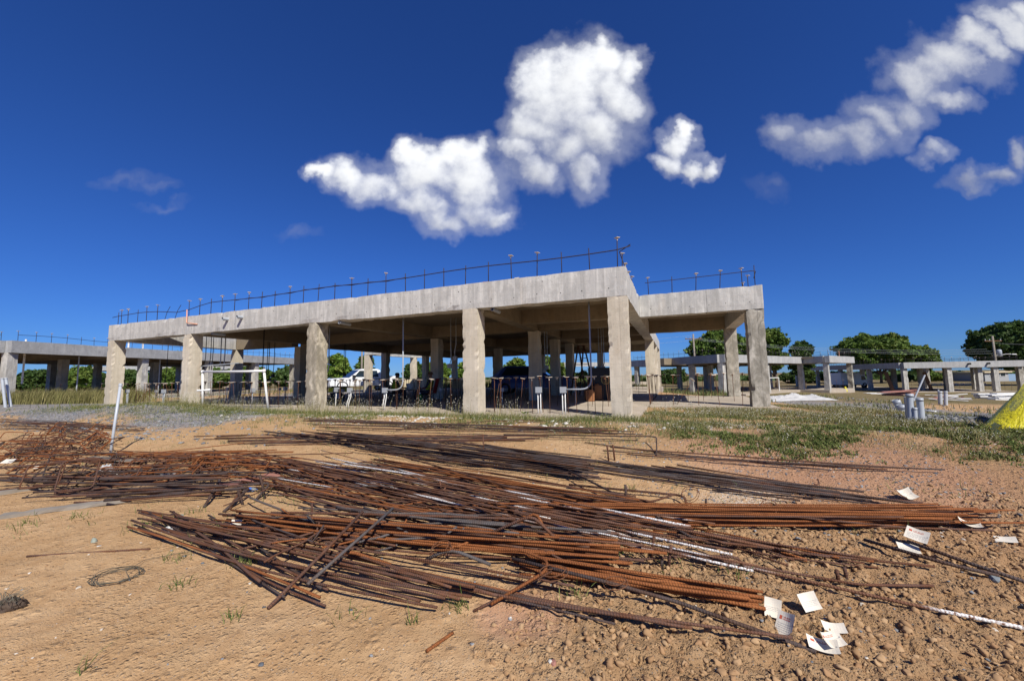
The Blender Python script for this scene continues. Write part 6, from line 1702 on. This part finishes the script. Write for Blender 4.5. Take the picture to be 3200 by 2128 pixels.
# white sheeting on the ground by the right buildings
P = Vector(gp(2482, 1244)); bm = bmesh.new(); bmesh.ops.create_grid(bm, x_segments=46, y_segments=26, size=1)
for v in bm.verts:
    x, y = v.co.x * 2.4 + P.x, v.co.y * .9 + P.y; n = fbm(np.array([v.co.x * 2.6]), np.array([v.co.y * 2.2]), 95)[0]; rg = abs(fbm(np.array([v.co.x * 4]), np.array([v.co.y * 3]), 96, 3)[0] - .5)
    edge = 1 - max(abs(v.co.x), abs(v.co.y)) ** 3
    v.co = Vector((x - P.x + .3 * (n - .5), y - P.y + .4 * (n - .5), gh(x, y) - P.z + .02 + edge * (.30 * n * n + .5 * rg * n + .02)))
me = bpy.data.meshes.new('white_sheeting'); bm.to_mesh(me); bm.free(); me.materials.append(MAT['sheeting'])
tag(link('white_sheeting', me, None, P), 'crumpled white sheeting on the gravel before the stepped building', 'sheeting')

# ------------------------------------------------------------------ boards, panels and timber scrap in the right yard
def boards(n, x0, x1, y, jit, L, mat, labs, grp, dz=.05, w=.3, rot=0.0, tilt=.0):
    for i in range(n):
        P = Vector(gp(x0 + (x1 - x0) * .5 + rnd.gauss(0, jit), y)); ang = rot + rnd.gauss(0, .06); l = L * U(.8, 1.1)
        M = Matrix.Translation(P + Vector((0, 0, dz * (i + .6)))) @ Matrix.Rotation(ang, 4, 'Z') @ Matrix.Rotation(tilt * U(.4, 1), 4, 'Y')
        mb = MB(); rbox(mb, -l / 2, l / 2, -w / 2, w / 2, -dz * .42, dz * .42, .4, .01, 0, M, .1)
        tag(mb.build('board', [mat]), labs, 'board', grp)


boards(8, 2775, 2850, 1237, 6, 2.6, 'wood_red', 'reddish board in the skewed stack left of the tallest mound pipe', 'reddish boards in the skewed stack', .06, .5, -.15, -.08)
boards(4, 3066, 3108, 1245, 2, 1.7, 'pvc_white', 'white panel in the left neat stack at the far right yard', 'white panels of the left stack', .11, .6, -.2)
boards(5, 3120, 3186, 1250, 3, 2.1, 'pvc_white', 'white panel in the right stack beside the yellow tarpaulin', 'white panels of the right stack', .11, .6, -.2)
boards(3, 2735, 2780, 1231, 5, 3.4, 'pvc_white', 'long pale board lying flat before the reddish stack', 'pale boards before the reddish stack', .05, .4, .1)
for i in range(26):
    P = Vector(gp(rnd.uniform(2862, 3010), rnd.uniform(1236, 1256))); l = U(.5, 1.9)
    M = Matrix.Translation(P + Vector((0, 0, U(.04, .28)))) @ Matrix.Rotation(U(-.8, .8), 4, 'Z') @ Matrix.Rotation(rnd.gauss(0, .15), 4, 'Y')
    mb = MB(); rbox(mb, -l / 2, l / 2, -.07, .07, -.025, .025, .3, .01, 0, M)
    tag(mb.build('timber_scrap', [rnd.choice(['wood', 'wood', 'wood_red', 'pvc_white', 'wood_dark'])]), 'broken timber piece in the scrap heap before the far right building', 'timber scrap', 'timber scraps before the far right building')
for (lab, px, Yb, h, w, lean, mt_) in (('tan board leaning inside the corner bay of the far right building', 2785, 50, 2.5, .5, .8, 'wood_dark'), ('tan board leaning inside the next bay of the far right building', 2905, 50, 2.4, .45, .7, 'wood_dark')):
    X = at_y(px, 1160, Yb)[0]; zb = -1.7; M = Matrix.Translation((X, Yb, zb)) @ Matrix.Rotation(-.3, 4, 'Y'); mb = MB(); mb.box(-w / 2, w / 2, -.02, .02, 0, h, 0, M); tag(mb.build('leaning_board', [mt_]), lab, 'board')
# ------------------------------------------------------------------ vehicles
mt, t, b = new_mat('vehicle_glass', 0.08, 0, .6); b.inputs['Base Color'].default_value = (.02, .03, .035, 1); MAT['glass'] = mt


def prism(mb, prof, y0, y1, mi=0, taper=None):
    """extrude an x-z outline from y0 to y1"""
    n = len(prof); V = []
    for y in (y0, y1):
        for (x, z) in prof:
            k = 1.0 if taper is None else taper(z); V.append((x, y * k, z))
    F = [tuple(range(n)), tuple(range(2 * n - 1, n - 1, -1))] + [(i, n + i, n + (i + 1) % n, (i + 1) % n) for i in range(n)]
    return mb.add(V, F, mi)


def wheel(parent, x, y, z, r, w, side):
    M = Matrix.Translation((x, y, z)) @ Matrix.Rotation(PI / 2, 4, 'X')
    mb = MB(); mb.lathe([(r * .62, -w / 2), (r * .96, -w / 2), (r, -w / 2 + .03), (r, w / 2 - .03), (r * .96, w / 2), (r * .62, w / 2)], 24, 0, M, False); o = mb.build('wheel', ['rubber'], parent, smooth=False)
    mb = MB(); yo = -w / 2 if side < 0 else w / 2
    s = 1 if side < 0 else -1
    mb.lathe([(r * .64, (w / 2 - .01) * s), (r * .5, (w / 2 - .05) * s), (r * .18, (w / 2 - .02) * s), (0, (w / 2 - .015) * s)], 16, 0, M, False)
    mb.build('rim', ['alloy'], o, smooth=True); return o


def pickup(label, org, rz):
    """crew-cab pickup, nose towards +x, length about 5.9 m"""
    e = empty('pickup_truck', org, rz); tag(e, label, 'pickup truck'); hw = 1.0
    tp = lambda z: 1.0 if z < 1.12 else 1 - .22 * (z - 1.12) / .80
    low = MB(); prism(low, [(2.95, .55), (2.98, .80), (2.90, 1.06), (2.60, 1.14), (1.30, 1.20), (1.25, .98), (-2.90, .98), (-2.95, .62), (-2.2, .52), (-1.25, .50), (1.45, .50), (2.4, .52)], -hw, hw)
    low.build('body', ['white_paint'], e)
    cab = MB(); prism(cab, [(1.42, 1.16), (.48, 1.86), (.20, 1.93), (-1.10, 1.92), (-1.28, 1.84), (-1.42, 1.20), (-1.42, .97), (1.36, .97)], -hw * .985, hw * .985, 0, tp); cab.build('cab', ['white_paint'], e)
    bed = MB()
    for y in (-hw * .99, hw * .99 - .07): bed.box(-2.93, -1.46, y, y + .07, .97, 1.30)
    bed.box(-2.93, -2.86, -hw * .9, hw * .9, .985, 1.30); bed.build('cargo_bed', ['white_paint'], e)
    for sd in (-1, 1):
        for (x0, x1) in ((1.02, .02), (-.08, -1.12)):
            def pt(x, z, o=.006): return (x, sd * (hw * .985 * tp(z) + o), z)
            slope = .52 if x0 > 0 else .0
            pr = [pt(x0, 1.24), pt(x1, 1.24), pt(x1 if x0 > 0 else x1 + .10, 1.78), pt(x0 - slope, 1.78)]
            mb = MB(); mb.add(pr, [(0, 1, 2, 3)] if sd < 0 else [(3, 2, 1, 0)]); mb.build('side_window', ['glass'], e)
            mb = MB()
            xa, xb = x0 + .10, x1 - .02
            for (p, q) in (((xa, 1.20), (xa, .58)), ((xa, .58), (xb, .58)), ((xb, .58), (xb, 1.20))): mb.bar((p[0], sd * (hw * 1.001), p[1]), (q[0], sd * (hw * 1.001), q[1]), .012, .012)
            d = mb.build('door_seam', ['black'], e)
            mb = MB(); mb.box(x1 + .06, x1 + .26, sd * hw * 1.0 - .015, sd * hw * 1.0 + .025, 1.06, 1.10); mb.build('door_handle', ['black'], e)
        mb = MB(); mb.box(.98, 1.18, sd * (hw + .04), sd * (hw + .30), 1.16, 1.40); mb.build('side_mirror', ['black'], e)
        mb = MB(); mb.bar((1.5, sd * (hw + .003), .72), (-1.4, sd * (hw + .003), .72), .02, .05); mb.build('side_trim', ['pvc_white'], e)
        for x in (1.95, -1.95): wheel(e, x, sd * (hw - .14), .39, .39, .26, -sd if False else (1 if sd < 0 else -1))
        for x in (1.95, -1.95):
            mb = MB(); mb.lathe([(.40, -.012), (.48, -.012), (.48, .004), (.40, .004)], 20, 0, Matrix.Translation((x, sd * hw, .42)) @ Matrix.Rotation(PI / 2, 4, 'X'), False); mb.build('wheel_arch', ['black'], e)
        mb = MB(); mb.box(2.86, 2.985, sd * .62 - .22, sd * .62 + .22, .82, 1.02); mb.build('headlight', ['alloy'], e)
    ws = [(1.38, -.86, 1.21), (1.38, .86, 1.21), (.535, .76, 1.83), (.535, -.76, 1.83)]
    ws = [(x + .012, y, z + .012) for x, y, z in ws]; mb = MB(); mb.add(ws, [(0, 1, 2, 3)]); mb.build('windscreen', ['glass'], e)
    rw = [(-1.40, -.8, 1.24), (-1.295, -.74, 1.80), (-1.295, .74, 1.80), (-1.40, .8, 1.24)]; rw = [(x - .012, y, z) for x, y, z in rw]; mb = MB(); mb.add(rw, [(0, 1, 2, 3)]); mb.build('rear_window', ['glass'], e)
    mb = MB(); mb.box(2.93, 2.995, -.55, .55, .68, 1.0); mb.build('grille', ['black'], e)
    mb = MB(); mb.box(2.8, 3.08, -.98, .98, .42, .60); mb.build('bumper', ['alloy'], e)
    return e


Pt = at_y(1085, 1190, 34.0)
pickup('white crew-cab pickup parked behind the building, seen beside the third column', (Pt[0] + .9, 34.9, gh(Pt[0], 34) - .02), math.atan2(-.66, -.75))

# blue vehicle deep behind the middle columns
Pb = at_y(1662, 1190, 23)
e = empty('blue_car', (Pb[0], 23, SLAB), math.atan2(-.2, 1)); tag(e, 'blue car in shade behind the middle columns of the largest building', 'car')
mb = MB(); prism(mb, [(2.2, .35), (2.25, .7), (2.05, .92), (1.0, 1.02), (.3, 1.55), (-1.4, 1.60), (-2.1, 1.05), (-2.2, .6), (-2.1, .35)], -.88, .88, 0, lambda z: 1 if z < 1 else 1 - .2 * (z - 1) / .6); mb.build('body', ['blue_paint'], e)
for sd in (-1, 1):
    mb = MB(); V = [(.8, sd * .885, 1.04), (-1.6, sd * .885, 1.06), (-1.3, sd * .79, 1.5), (.25, sd * .79, 1.47)]; mb.add(V, [(0, 1, 2, 3)] if sd < 0 else [(3, 2, 1, 0)]); mb.build('side_window', ['glass'], e)
    for x in (1.4, -1.4): wheel(e, x, sd * .80, .32, .32, .2, 1 if sd < 0 else -1)
mb = MB(); mb.add([(1.02, -.75, 1.05), (1.02, .75, 1.05), (.36, .68, 1.54), (.36, -.68, 1.54)], [(0, 1, 2, 3)]); mb.build('windscreen', ['glass'], e)
# white truck seen under the stepped building
Pw = at_y(2655, 1205, 62); zw = gh(Pw[0], 62)
e = empty('white_truck', (Pw[0], 62, zw), .12); tag(e, 'white truck far behind the right end of the stepped building', 'truck')
mb = MB(); mb.box(-2.4, .9, -1, 1, .6, 2.4); mb.build('cargo_box', ['white_paint'], e)
mb = MB(); prism(mb, [(.95, .5), (2.3, .5), (2.35, 1.1), (2.05, 1.3), (1.7, 2.05), (.95, 2.1)], -.95, .95); mb.build('cab', ['white_paint'], e)
for sd in (-1, 1):
    mb = MB(); mb.add([(1.95, sd * .956, 1.3), (1.1, sd * .956, 1.3), (1.1, sd * .956, 1.9), (1.65, sd * .956, 1.9)], [(0, 1, 2, 3)] if sd < 0 else [(3, 2, 1, 0)]); mb.build('side_window', ['glass'], e)
    for x in (1.6, -1.5): wheel(e, x, sd * .85, .42, .42, .25, 1 if sd < 0 else -1)
mb = MB(); mb.lathe([(.16, 0), (.18, .1), (.14, .35), (.08, .5), (.1, .55), (0, .6)], 12, 0, Matrix.Translation(at_y(2642, 1218, 44) - np.array([0, 0, .25]))); tag(mb.build('yellow_canister', ['yellow_label'], smooth=True), 'small yellow canister on the slab of the stepped building', 'canister')

# ------------------------------------------------------------------ things in the shade of the main building
def mp(px, py, z=SLAB): return Vector(at_z(px, py, z))
# portable generator
P = mp(1055, 1256); e = empty('generator', P, -.3); tag(e, 'dark portable generator with yellow tank on the slab right of the third column', 'generator')
mb = MB()
for y in (-.25, .25):
    mb.tube([(-.38, y, .04), (-.38, y, .60), (-.33, y, .66), (.33, y, .66), (.38, y, .60), (.38, y, .04), (-.38, y, .04)], .016, 8)
for x in (-.38, .38):
    for z in (.06, .62): mb.tube([(x, -.25, z), (x, .25, z)], .014, 6)
mb.build('frame', ['black'], e, smooth=True)
mb = MB(); rbox(mb, -.32, .32, -.22, .22, .44, .63, .08, .02); mb.build('fuel_tank', ['yellow_label'], e)
mb = MB(); rbox(mb, -.26, .08, -.2, .2, .08, .42, .1, .02); mb.lathe([(.14, 0), (.14, .22), (.06, .24)], 14, 0, Matrix.Translation((.2, -.0, .12))); mb.build('engine', ['black'], e)
mb = MB(); mb.box(.1, .34, -.235, -.215, .16, .40); mb.build('control_panel', ['pvc_grey'], e)
# stepladder
P = mp(1822, 1236); sc_ = 1.0; e = empty('stepladder', P, .5); tag(e, 'brown wooden stepladder standing open at the back of the largest building', 'stepladder'); H = 2.45
def rail(x0, y0, x1, y1, nm): MB().bar((x0, y0, 0), (x1, y1, H), .035, .08).build(nm, ['wood_dark'], e)
rail(-.30, -.62, -.17, 0, 'front_rail'); rail(.30, -.62, .17, 0, 'front_rail'); rail(-.28, .62, -.17, .05, 'rear_rail'); rail(.28, .62, .17, .05, 'rear_rail')
for i in range(1, 8):
    f = i / 8; MB().bar((-.30 + .13 * f, -.62 + .62 * f, H * f), (.30 - .13 * f, -.62 + .62 * f, H * f), .09, .025).build('step', ['wood_dark'], e)
for i in (2, 5): f = i / 8; MB().bar((-.28 + .11 * f, .62 - .57 * f, H * f), (.28 - .11 * f, .62 - .57 * f, H * f), .03, .03).build('rear_brace', ['wood_dark'], e)
MB().box(-.2, .2, -.12, .1, H, H + .03).build('top_cap', ['wood_dark'], e)
# black cabinet with a round gold emblem
P = mp(1880, 1250); w_, h_ = 1.5, 1.26; e = empty('black_cabinet', P, MAIN_ROT + .3); tag(e, 'large black cabinet with a round gold emblem behind the right front column', 'cabinet')
mb = MB(); rbox(mb, -.42, w_ - .42, 0, .7, .03, h_, .3, .004); mb.build('body', ['black'], e)
MB().box(-.44, w_ - .40, -.02, .72, h_ + .001, h_ + .03).build('lid', ['black'], e)
MAT['gold'] = plain('gold_emblem', (.34, .24, .07), .5, .3)
M = Matrix.Translation((.19, -.004, .80)) @ Matrix.Rotation(PI / 2, 4, 'X')
mb = MB(); mb.lathe([(.155, -.002), (.185, -.002), (.185, .006), (.155, .006)], 32, 0, M, False); mb.lathe([(.125, -.002), (.132, -.002), (.132, .005), (.125, .005)], 32, 0, M, False)
mb.box(.165, .215, -.010, .0, .74, .84); mb.lathe([(.028, 0), (.028, .006), (0, .006)], 12, 0, Matrix.Translation((.19, -.004, .875)) @ Matrix.Rotation(PI / 2, 4, 'X'), False)
mb.bar((.13, -.008, .83), (.25, -.008, .83), .006, .02); mb.bar((.165, -.008, .74), (.14, -.008, .70), .006, .02); mb.bar((.215, -.008, .74), (.24, -.008, .70), .006, .02); mb.build('emblem', ['gold'], e)
MAT['sack'] = plain('brown_sack', (.30, .13, .055), .85, var=.3, scale=9)
def sack(label, P, sx, sy, sz, seed):
    bm = bmesh.new(); bmesh.ops.create_cube(bm, size=2); bmesh.ops.subdivide_edges(bm, edges=bm.edges, cuts=4, use_grid_fill=True)
    for v in bm.verts:
        n = v.co.normalized() * 1.25; c = v.co.lerp(n, .45); q = fbm(np.array([c.x * 2 + seed]), np.array([c.y * 2 + c.z * 2]), 12)[0]
        v.co = Vector((c.x * sx, c.y * sy, (c.z + 1) * sz)) * (.9 + .2 * q); v.co.z = max(0, v.co.z)
    me = bpy.data.meshes.new('sack'); bm.to_mesh(me); bm.free(); me.materials.append(MAT['sack']); return tag(link('sack', me, None, P), label, 'sack')
sack('brown sack with pale top slumped before the black cabinet', mp(1843, 1254), .18, .16, .22, 1); sack('taller brown sack leaning against the black cabinet', mp(1868, 1251), .16, .14, .30, 4)
# cream wall beyond, folding table, tub and jug
for k, (xa, xb, Yw, lab) in enumerate(((1262, 1345, 36, 'sunlit cream garden wall seen behind the seated workers'), (1410, 1452, 36, 'short stretch of sunlit cream wall between the middle columns'))):
    A, B = at_y(xa, 1186, Yw), at_y(xb, 1186, Yw); mb = MB(); zg = gh(A[0], Yw); rbox(mb, A[0], B[0], Yw, Yw + .2, zg - .2, A[2], .3, .02); MAT['cream'] = MAT.get('cream') or plain('cream_render', (.62, .52, .34), .9, var=.2, scale=2); tag(mb.build('garden_wall', ['cream']), lab, 'wall')
P = mp(1277, 1248); e = empty('folding_table', P, -.1); tag(e, 'dark folding table between the two seated workers', 'table')
MB().box(-.42, .42, -.28, .28, .42, .45).build('tabletop', ['black'], e)
for x in (-.36, .36):
    for y in (-.22, .22): MB().bar((x, y, 0), (x * .9, y, .42), .03, .03).build('leg', ['black'], e)
mb = MB(); mb.lathe([(.02, 0), (.09, .01), (.15, .08), (.185, .28), (.19, .30), (.175, .29), (.14, .08)], 18, 0, Matrix.Translation(P + Vector((.06, 0, .452)))); tag(mb.build('grey_tub', ['pvc_white'], smooth=True), 'pale round tub standing on the dark folding table', 'tub')
MAT['green_jug'] = plain('green_jug', (.02, .18, .03), .4); MAT['red_cloth'] = plain('red_cloth', (.30, .02, .02), .8); MAT['vest'] = plain('safety_vest', (.42, .62, .02), .7, var=.1)
P = mp(1312, 1258); e = empty('water_jug', P); tag(e, 'green water jug on the slab by the red chair', 'jug'); mb = MB(); mb.lathe([(.10, 0), (.115, .02), (.115, .26), (.07, .33), (.03, .35)], 16); mb.build('jug_body', ['green_jug'], e, smooth=True)
mb = MB(); mb.lathe([(.032, .351), (.035, .37), (.03, .40), (0, .402)], 12); mb.build('lid', ['pvc_white'], e, smooth=True)

# ------------------------------------------------------------------ seated workers
MAT['skin'] = plain('brown_skin', (.22, .12, .075), .6, var=.1); MAT['trousers'] = plain('dark_trousers', (.03, .033, .045), .85, var=.2); MAT['shirt'] = plain('dark_shirt', (.035, .04, .05), .85, var=.2)
MAT['hair'] = plain('dark_hair', (.012, .01, .009), .7)


def skinned(name, joints, edges, radii, mats_fn, sub=2):
    me = bpy.data.meshes.new(name); me.from_pydata([tuple(j) for j in joints], edges, []); me.update()
    o = bpy.data.objects.new(name, me); COL.objects.link(o)
    sk = o.modifiers.new('skin', 'SKIN'); sk.use_smooth_shade = True
    sv_ = me.skin_vertices[0].data
    for i, r in enumerate(radii): sv_[i].radius = (r, r) if not isinstance(r, tuple) else r; sv_[i].use_root = (i == 0)
    sm = o.modifiers.new('sub', 'SUBSURF'); sm.levels = sub; sm.render_levels = sub
    dg = bpy.context.evaluated_depsgraph_get(); new = bpy.data.meshes.new_from_object(o.evaluated_get(dg)); bpy.data.objects.remove(o)
    new.name = name; new.materials.clear()
    names, fn = mats_fn
    for n in names: new.materials.append(MAT[n])
    new.polygons.foreach_set('material_index', [fn(p.center) for p in new.polygons]); new.polygons.foreach_set('use_smooth', [True] * len(new.polygons))
    return new


def worker(label, P, rz, lean, cap_hat, holding=True, k=1.0):
    e = empty('person', P, rz); tag(e, label, 'person')
    J, E, R = [], [], []
    def j(x, y, z, r, par=None):
        J.append((x * k, y * k, z * k)); R.append(r * k if not isinstance(r, tuple) else tuple(v * k for v in r)); i = len(J) - 1
        if par is not None: E.append((par, i))
        return i
    sx = lean
    pel = j(0, 0, .42, (.15, .12)); wa = j(sx * .25, 0, .58, (.145, .11), pel); ch = j(sx * .7, 0, .80, (.165, .12), wa); nk0 = j(sx * .95, 0, .97, (.10, .075), ch); nk = j(sx * 1.05 + .01, 0, 1.03, .055, nk0)
    h1 = j(sx * 1.1 + .03, 0, 1.11, .085, nk); h2 = j(sx * 1.15 + .035, 0, 1.20, .098, h1); h3 = j(sx * 1.15 + .02, 0, 1.27, .07, h2); j(sx * 1.15 + .13, 0, 1.155, .018, h2)
    for s in (-1, 1):
        hip = j(.06, s * .10, .42, .10, pel); kn = j(.48, s * .14, .50, .070, hip); cf = j(.50, s * .14, .30, .062, kn); an = j(.52, s * .14, .08, .042, cf); j(.66, s * .15, .04, .040, an)
        sh = j(sx * .9, s * .20, .92, .066, nk0); el = j(sx * .9 + .10, s * .27, .66, .048, sh); wr = j(sx * .9 + .36, s * .12, .60, .030, el); pm = j(sx * .9 + .43, s * .10, .60, (.036, .022), wr)
        for q, (dy, l) in enumerate(((-.027, .068), (-.009, .078), (.009, .074), (.026, .058))):
            f1 = j(sx * .9 + .43 + l * .55, s * .10 + dy, .605, .0095, pm); j(sx * .9 + .43 + l, s * .10 + dy, .585, .008, f1)
        th = j(sx * .9 + .435, s * .10 - s * .045, .625, .0105, pm); j(sx * .9 + .47, s * .10 - s * .055, .64, .009, th)
    def fn(c):
        x, y, z = c.x / k, c.y / k, c.z / k
        if z > 1.02: return 0
        if x > sx * .9 + .30 and .54 < z < .70 and abs(y) < .2: return 0
        if z < .52 and not (x < -.1): return 2 if z > .075 or x < .4 else 3
        if x > .25 and z < .56: return 2
        return 1
    me = skinned('body', J, E, R, (['skin', 'shirt', 'trousers', 'black'], fn)); link('body', me, e)
    # vest over the torso, open at the sides
    mb = MB(); prof = [(.56, .168, .140), (.70, .185, .142), (.82, .195, .148), (.93, .185, .130), (.985, .12, .10)]
    n = 24; V = []; F = []
    for (z, rw_, rd) in prof:
        for i in range(n):
            a = 2 * PI * i / n; V.append(((sx * (z - .45) / .52 + rd * math.cos(a)) * k, rw_ * math.sin(a) * k, z * k))
    for r_ in range(len(prof) - 1):
        for i in range(n):
            if r_ > 1 and abs(abs(i - n / 2) - n / 4) < 2: continue
            F.append((r_ * n + i, r_ * n + (i + 1) % n, (r_ + 1) * n + (i + 1) % n, (r_ + 1) * n + i))
    mb.add(V, F); mb.build('safety_vest', ['vest'], e, smooth=True)
    hx, hz = sx * 1.15 + .03, 1.20
    mb = MB()
    for s in (-1, 1): mb.lathe([(0, -.006), (.010, 0), (0, .006)], 8, 1, Matrix.Translation(((hx + .088) * k, s * .033 * k, 1.20 * k)) @ Matrix.Rotation(PI / 2, 4, 'Y'))
    mb.bar(((hx + .085) * k, -.022 * k, 1.118 * k), ((hx + .085) * k, .022 * k, 1.118 * k), .010, .008, 2)
    for s in (-1, 1): mb.lathe([(0, -.012), (.026, -.008), (.028, .006), (0, .012)], 10, 0, Matrix.Translation((hx * k, s * .098 * k, 1.185 * k)) @ Matrix.Rotation(PI / 2, 4, 'X'))
    mb.build('face_features', ['skin', 'black', 'red_cloth'], e, smooth=True)
    M = Matrix.Translation((hx * k, 0, hz * k))
    mb = MB(); mb.lathe([(.104, -.01), (.107, .03), (.10, .075), (.07, .11), (.0, .122)], 18, 0, M, False)
    if cap_hat:
        mb.lathe([(.10, .012), (.165, .0), (.167, .006), (.10, .022)], 18, 0, M, False); mb.build('hat', ['wood_dark'], e, smooth=True)
    else: mb.build('hair', ['hair'], e, smooth=True)
    if holding: mb = MB(); mb.box((sx * .9 + .46) * k, (sx * .9 + .475) * k, -.04 * k, .04 * k, .56 * k, .70 * k); tag(mb.build('phone', ['black'], None), 'dark phone held in the hands of the worker in the red chair', 'phone').matrix_world = Matrix.Translation(P) @ Matrix.Rotation(rz, 4, 'Z')
    return e


def camp_chair(label, P, rz, mat):
    e = empty('camp_chair', P, rz); tag(e, label, 'chair')
    mb = MB(); V, F = [], []
    for j_ in range(7):
        v = j_ / 6
        for i in range(7):
            u = i / 6; V.append((-.24 + .50 * u, -.27 + .54 * v, .34 - .05 * math.sin(PI * v) * math.sin(PI * u)))
    F = [(j_ * 7 + i, j_ * 7 + i + 1, j_ * 7 + i + 8, j_ * 7 + i + 7) for j_ in range(6) for i in range(6)]; mb.add(V, F); mb.build('seat', [mat], e, smooth=True)
    mb = MB(); V = [(-.24 - .14 * (jz / 6) - .04 * math.sin(PI * i / 6), -.27 + .54 * i / 6, .34 + .62 * jz / 6) for jz in range(7) for i in range(7)]; mb.add(V, F); mb.build('backrest', [mat], e, smooth=True)
    for y in (-.27, .27):
        MB().tube([(.26, y, .0), (-.26, y, .36)], .011, 6).build('leg', ['black'], e); MB().tube([(-.30, y, .0), (.26, y, .36), (.26, y, .56)], .011, 6).build('leg', ['black'], e)
        MB().tube([(-.24, y, .34), (-.40, y, .97)], .011, 6).build('back_post', ['black'], e); MB().box(-.30, .28, y - .03, y + .03, .56, .575).build('armrest', [mat], e)
    return e


P = mp(1340, 1254); ch_ = camp_chair('red camp chair holding the worker with the brimmed hat', P, PI - .1, 'red_cloth')
worker('seated worker in lime safety vest and brimmed hat looking at a phone, red chair', P + Vector((-.02, 0, -.06)), PI - .1, -.10, True)
P2 = mp(1228, 1250); camp_chair('dark camp chair holding the bareheaded worker', P2, .55, 'black')
worker('seated bareheaded worker in lime safety vest leaning forward in deep shade', P2 + Vector((.02, 0, -.06)), .55, .12, False, False)

# ------------------------------------------------------------------ grey house and chain-link fence at the far right
MAT['house_wall'] = plain('grey_house_render', (.34, .35, .35), .9, var=.12, scale=1); MAT['house_blue'] = plain('blue_house_render', (.22, .32, .44), .9, var=.1, scale=1)
A = at_y(3076, 1165, 84); zg = -1.9; e = empty('house', (A[0], 84, zg)); tag(e, 'grey flat-roofed house behind the right end of the far right building', 'house'); hh_ = A[2] - zg
mb = MB(); rbox(mb, 0, 5, 0, 6, 0, hh_, 1, .01); mb.build('wall', ['house_wall'], e); mb = MB(); rbox(mb, 5.002, 13, .3, 6, 0, hh_ - .4, 1, .01); mb.build('wing_wall', ['house_blue'], e)
mb = MB(); mb.box(-.4, 5.4, -.4, 6.4, hh_ + .002, hh_ + .22); mb.build('roof', ['cream'], e)
for (x, y) in ((1.0, -.01), (3.2, -.01), (7.5, .29)):
    mb = MB(); mb.box(x, x + 1.2, y - .05, y + .02, 1.1, 2.2); wn = mb.build('window', ['pvc_white'], e); mb = MB(); mb.box(x + .08, x + 1.12, y - .06, y - .052, 1.18, 2.12); mb.build('pane', ['glass'], wn)
A = at_y(2900, 1197, 70); B = at_y(3080, 1195, 66); e = empty('chain_link_fence', (A[0], 70, A[2] - 1.6)); tag(e, 'grey chain-link fence behind the far right building', 'fence'); dv = Vector(B - A); L = dv.length
dvn = Vector((dv.x, dv.y, 0)); nP = 8
for i in range(nP + 1): q = dvn * (i / nP); MB().tube([q + Vector((0, 0, -.3)), q + Vector((0, 0, 1.6))], .035, 6).build('post', ['pvc_grey'], e)
MB().tube([Vector((0, 0, 1.58)), dvn + Vector((0, 0, 1.58))], .03, 6).build('top_rail', ['pvc_grey'], e)
mb = MB(); n = 90
for i in range(n):
    for sg in (-1, 1):
        s0_ = i / n; s1_ = min(1, max(0, s0_ + sg * 1.5 / L)); mb.bar(dvn * s0_ + Vector((0, 0, .05)), dvn * s1_ + Vector((0, 0, 1.55)), .012, .012)
mb.build('mesh_wire', ['pvc_grey'], e)
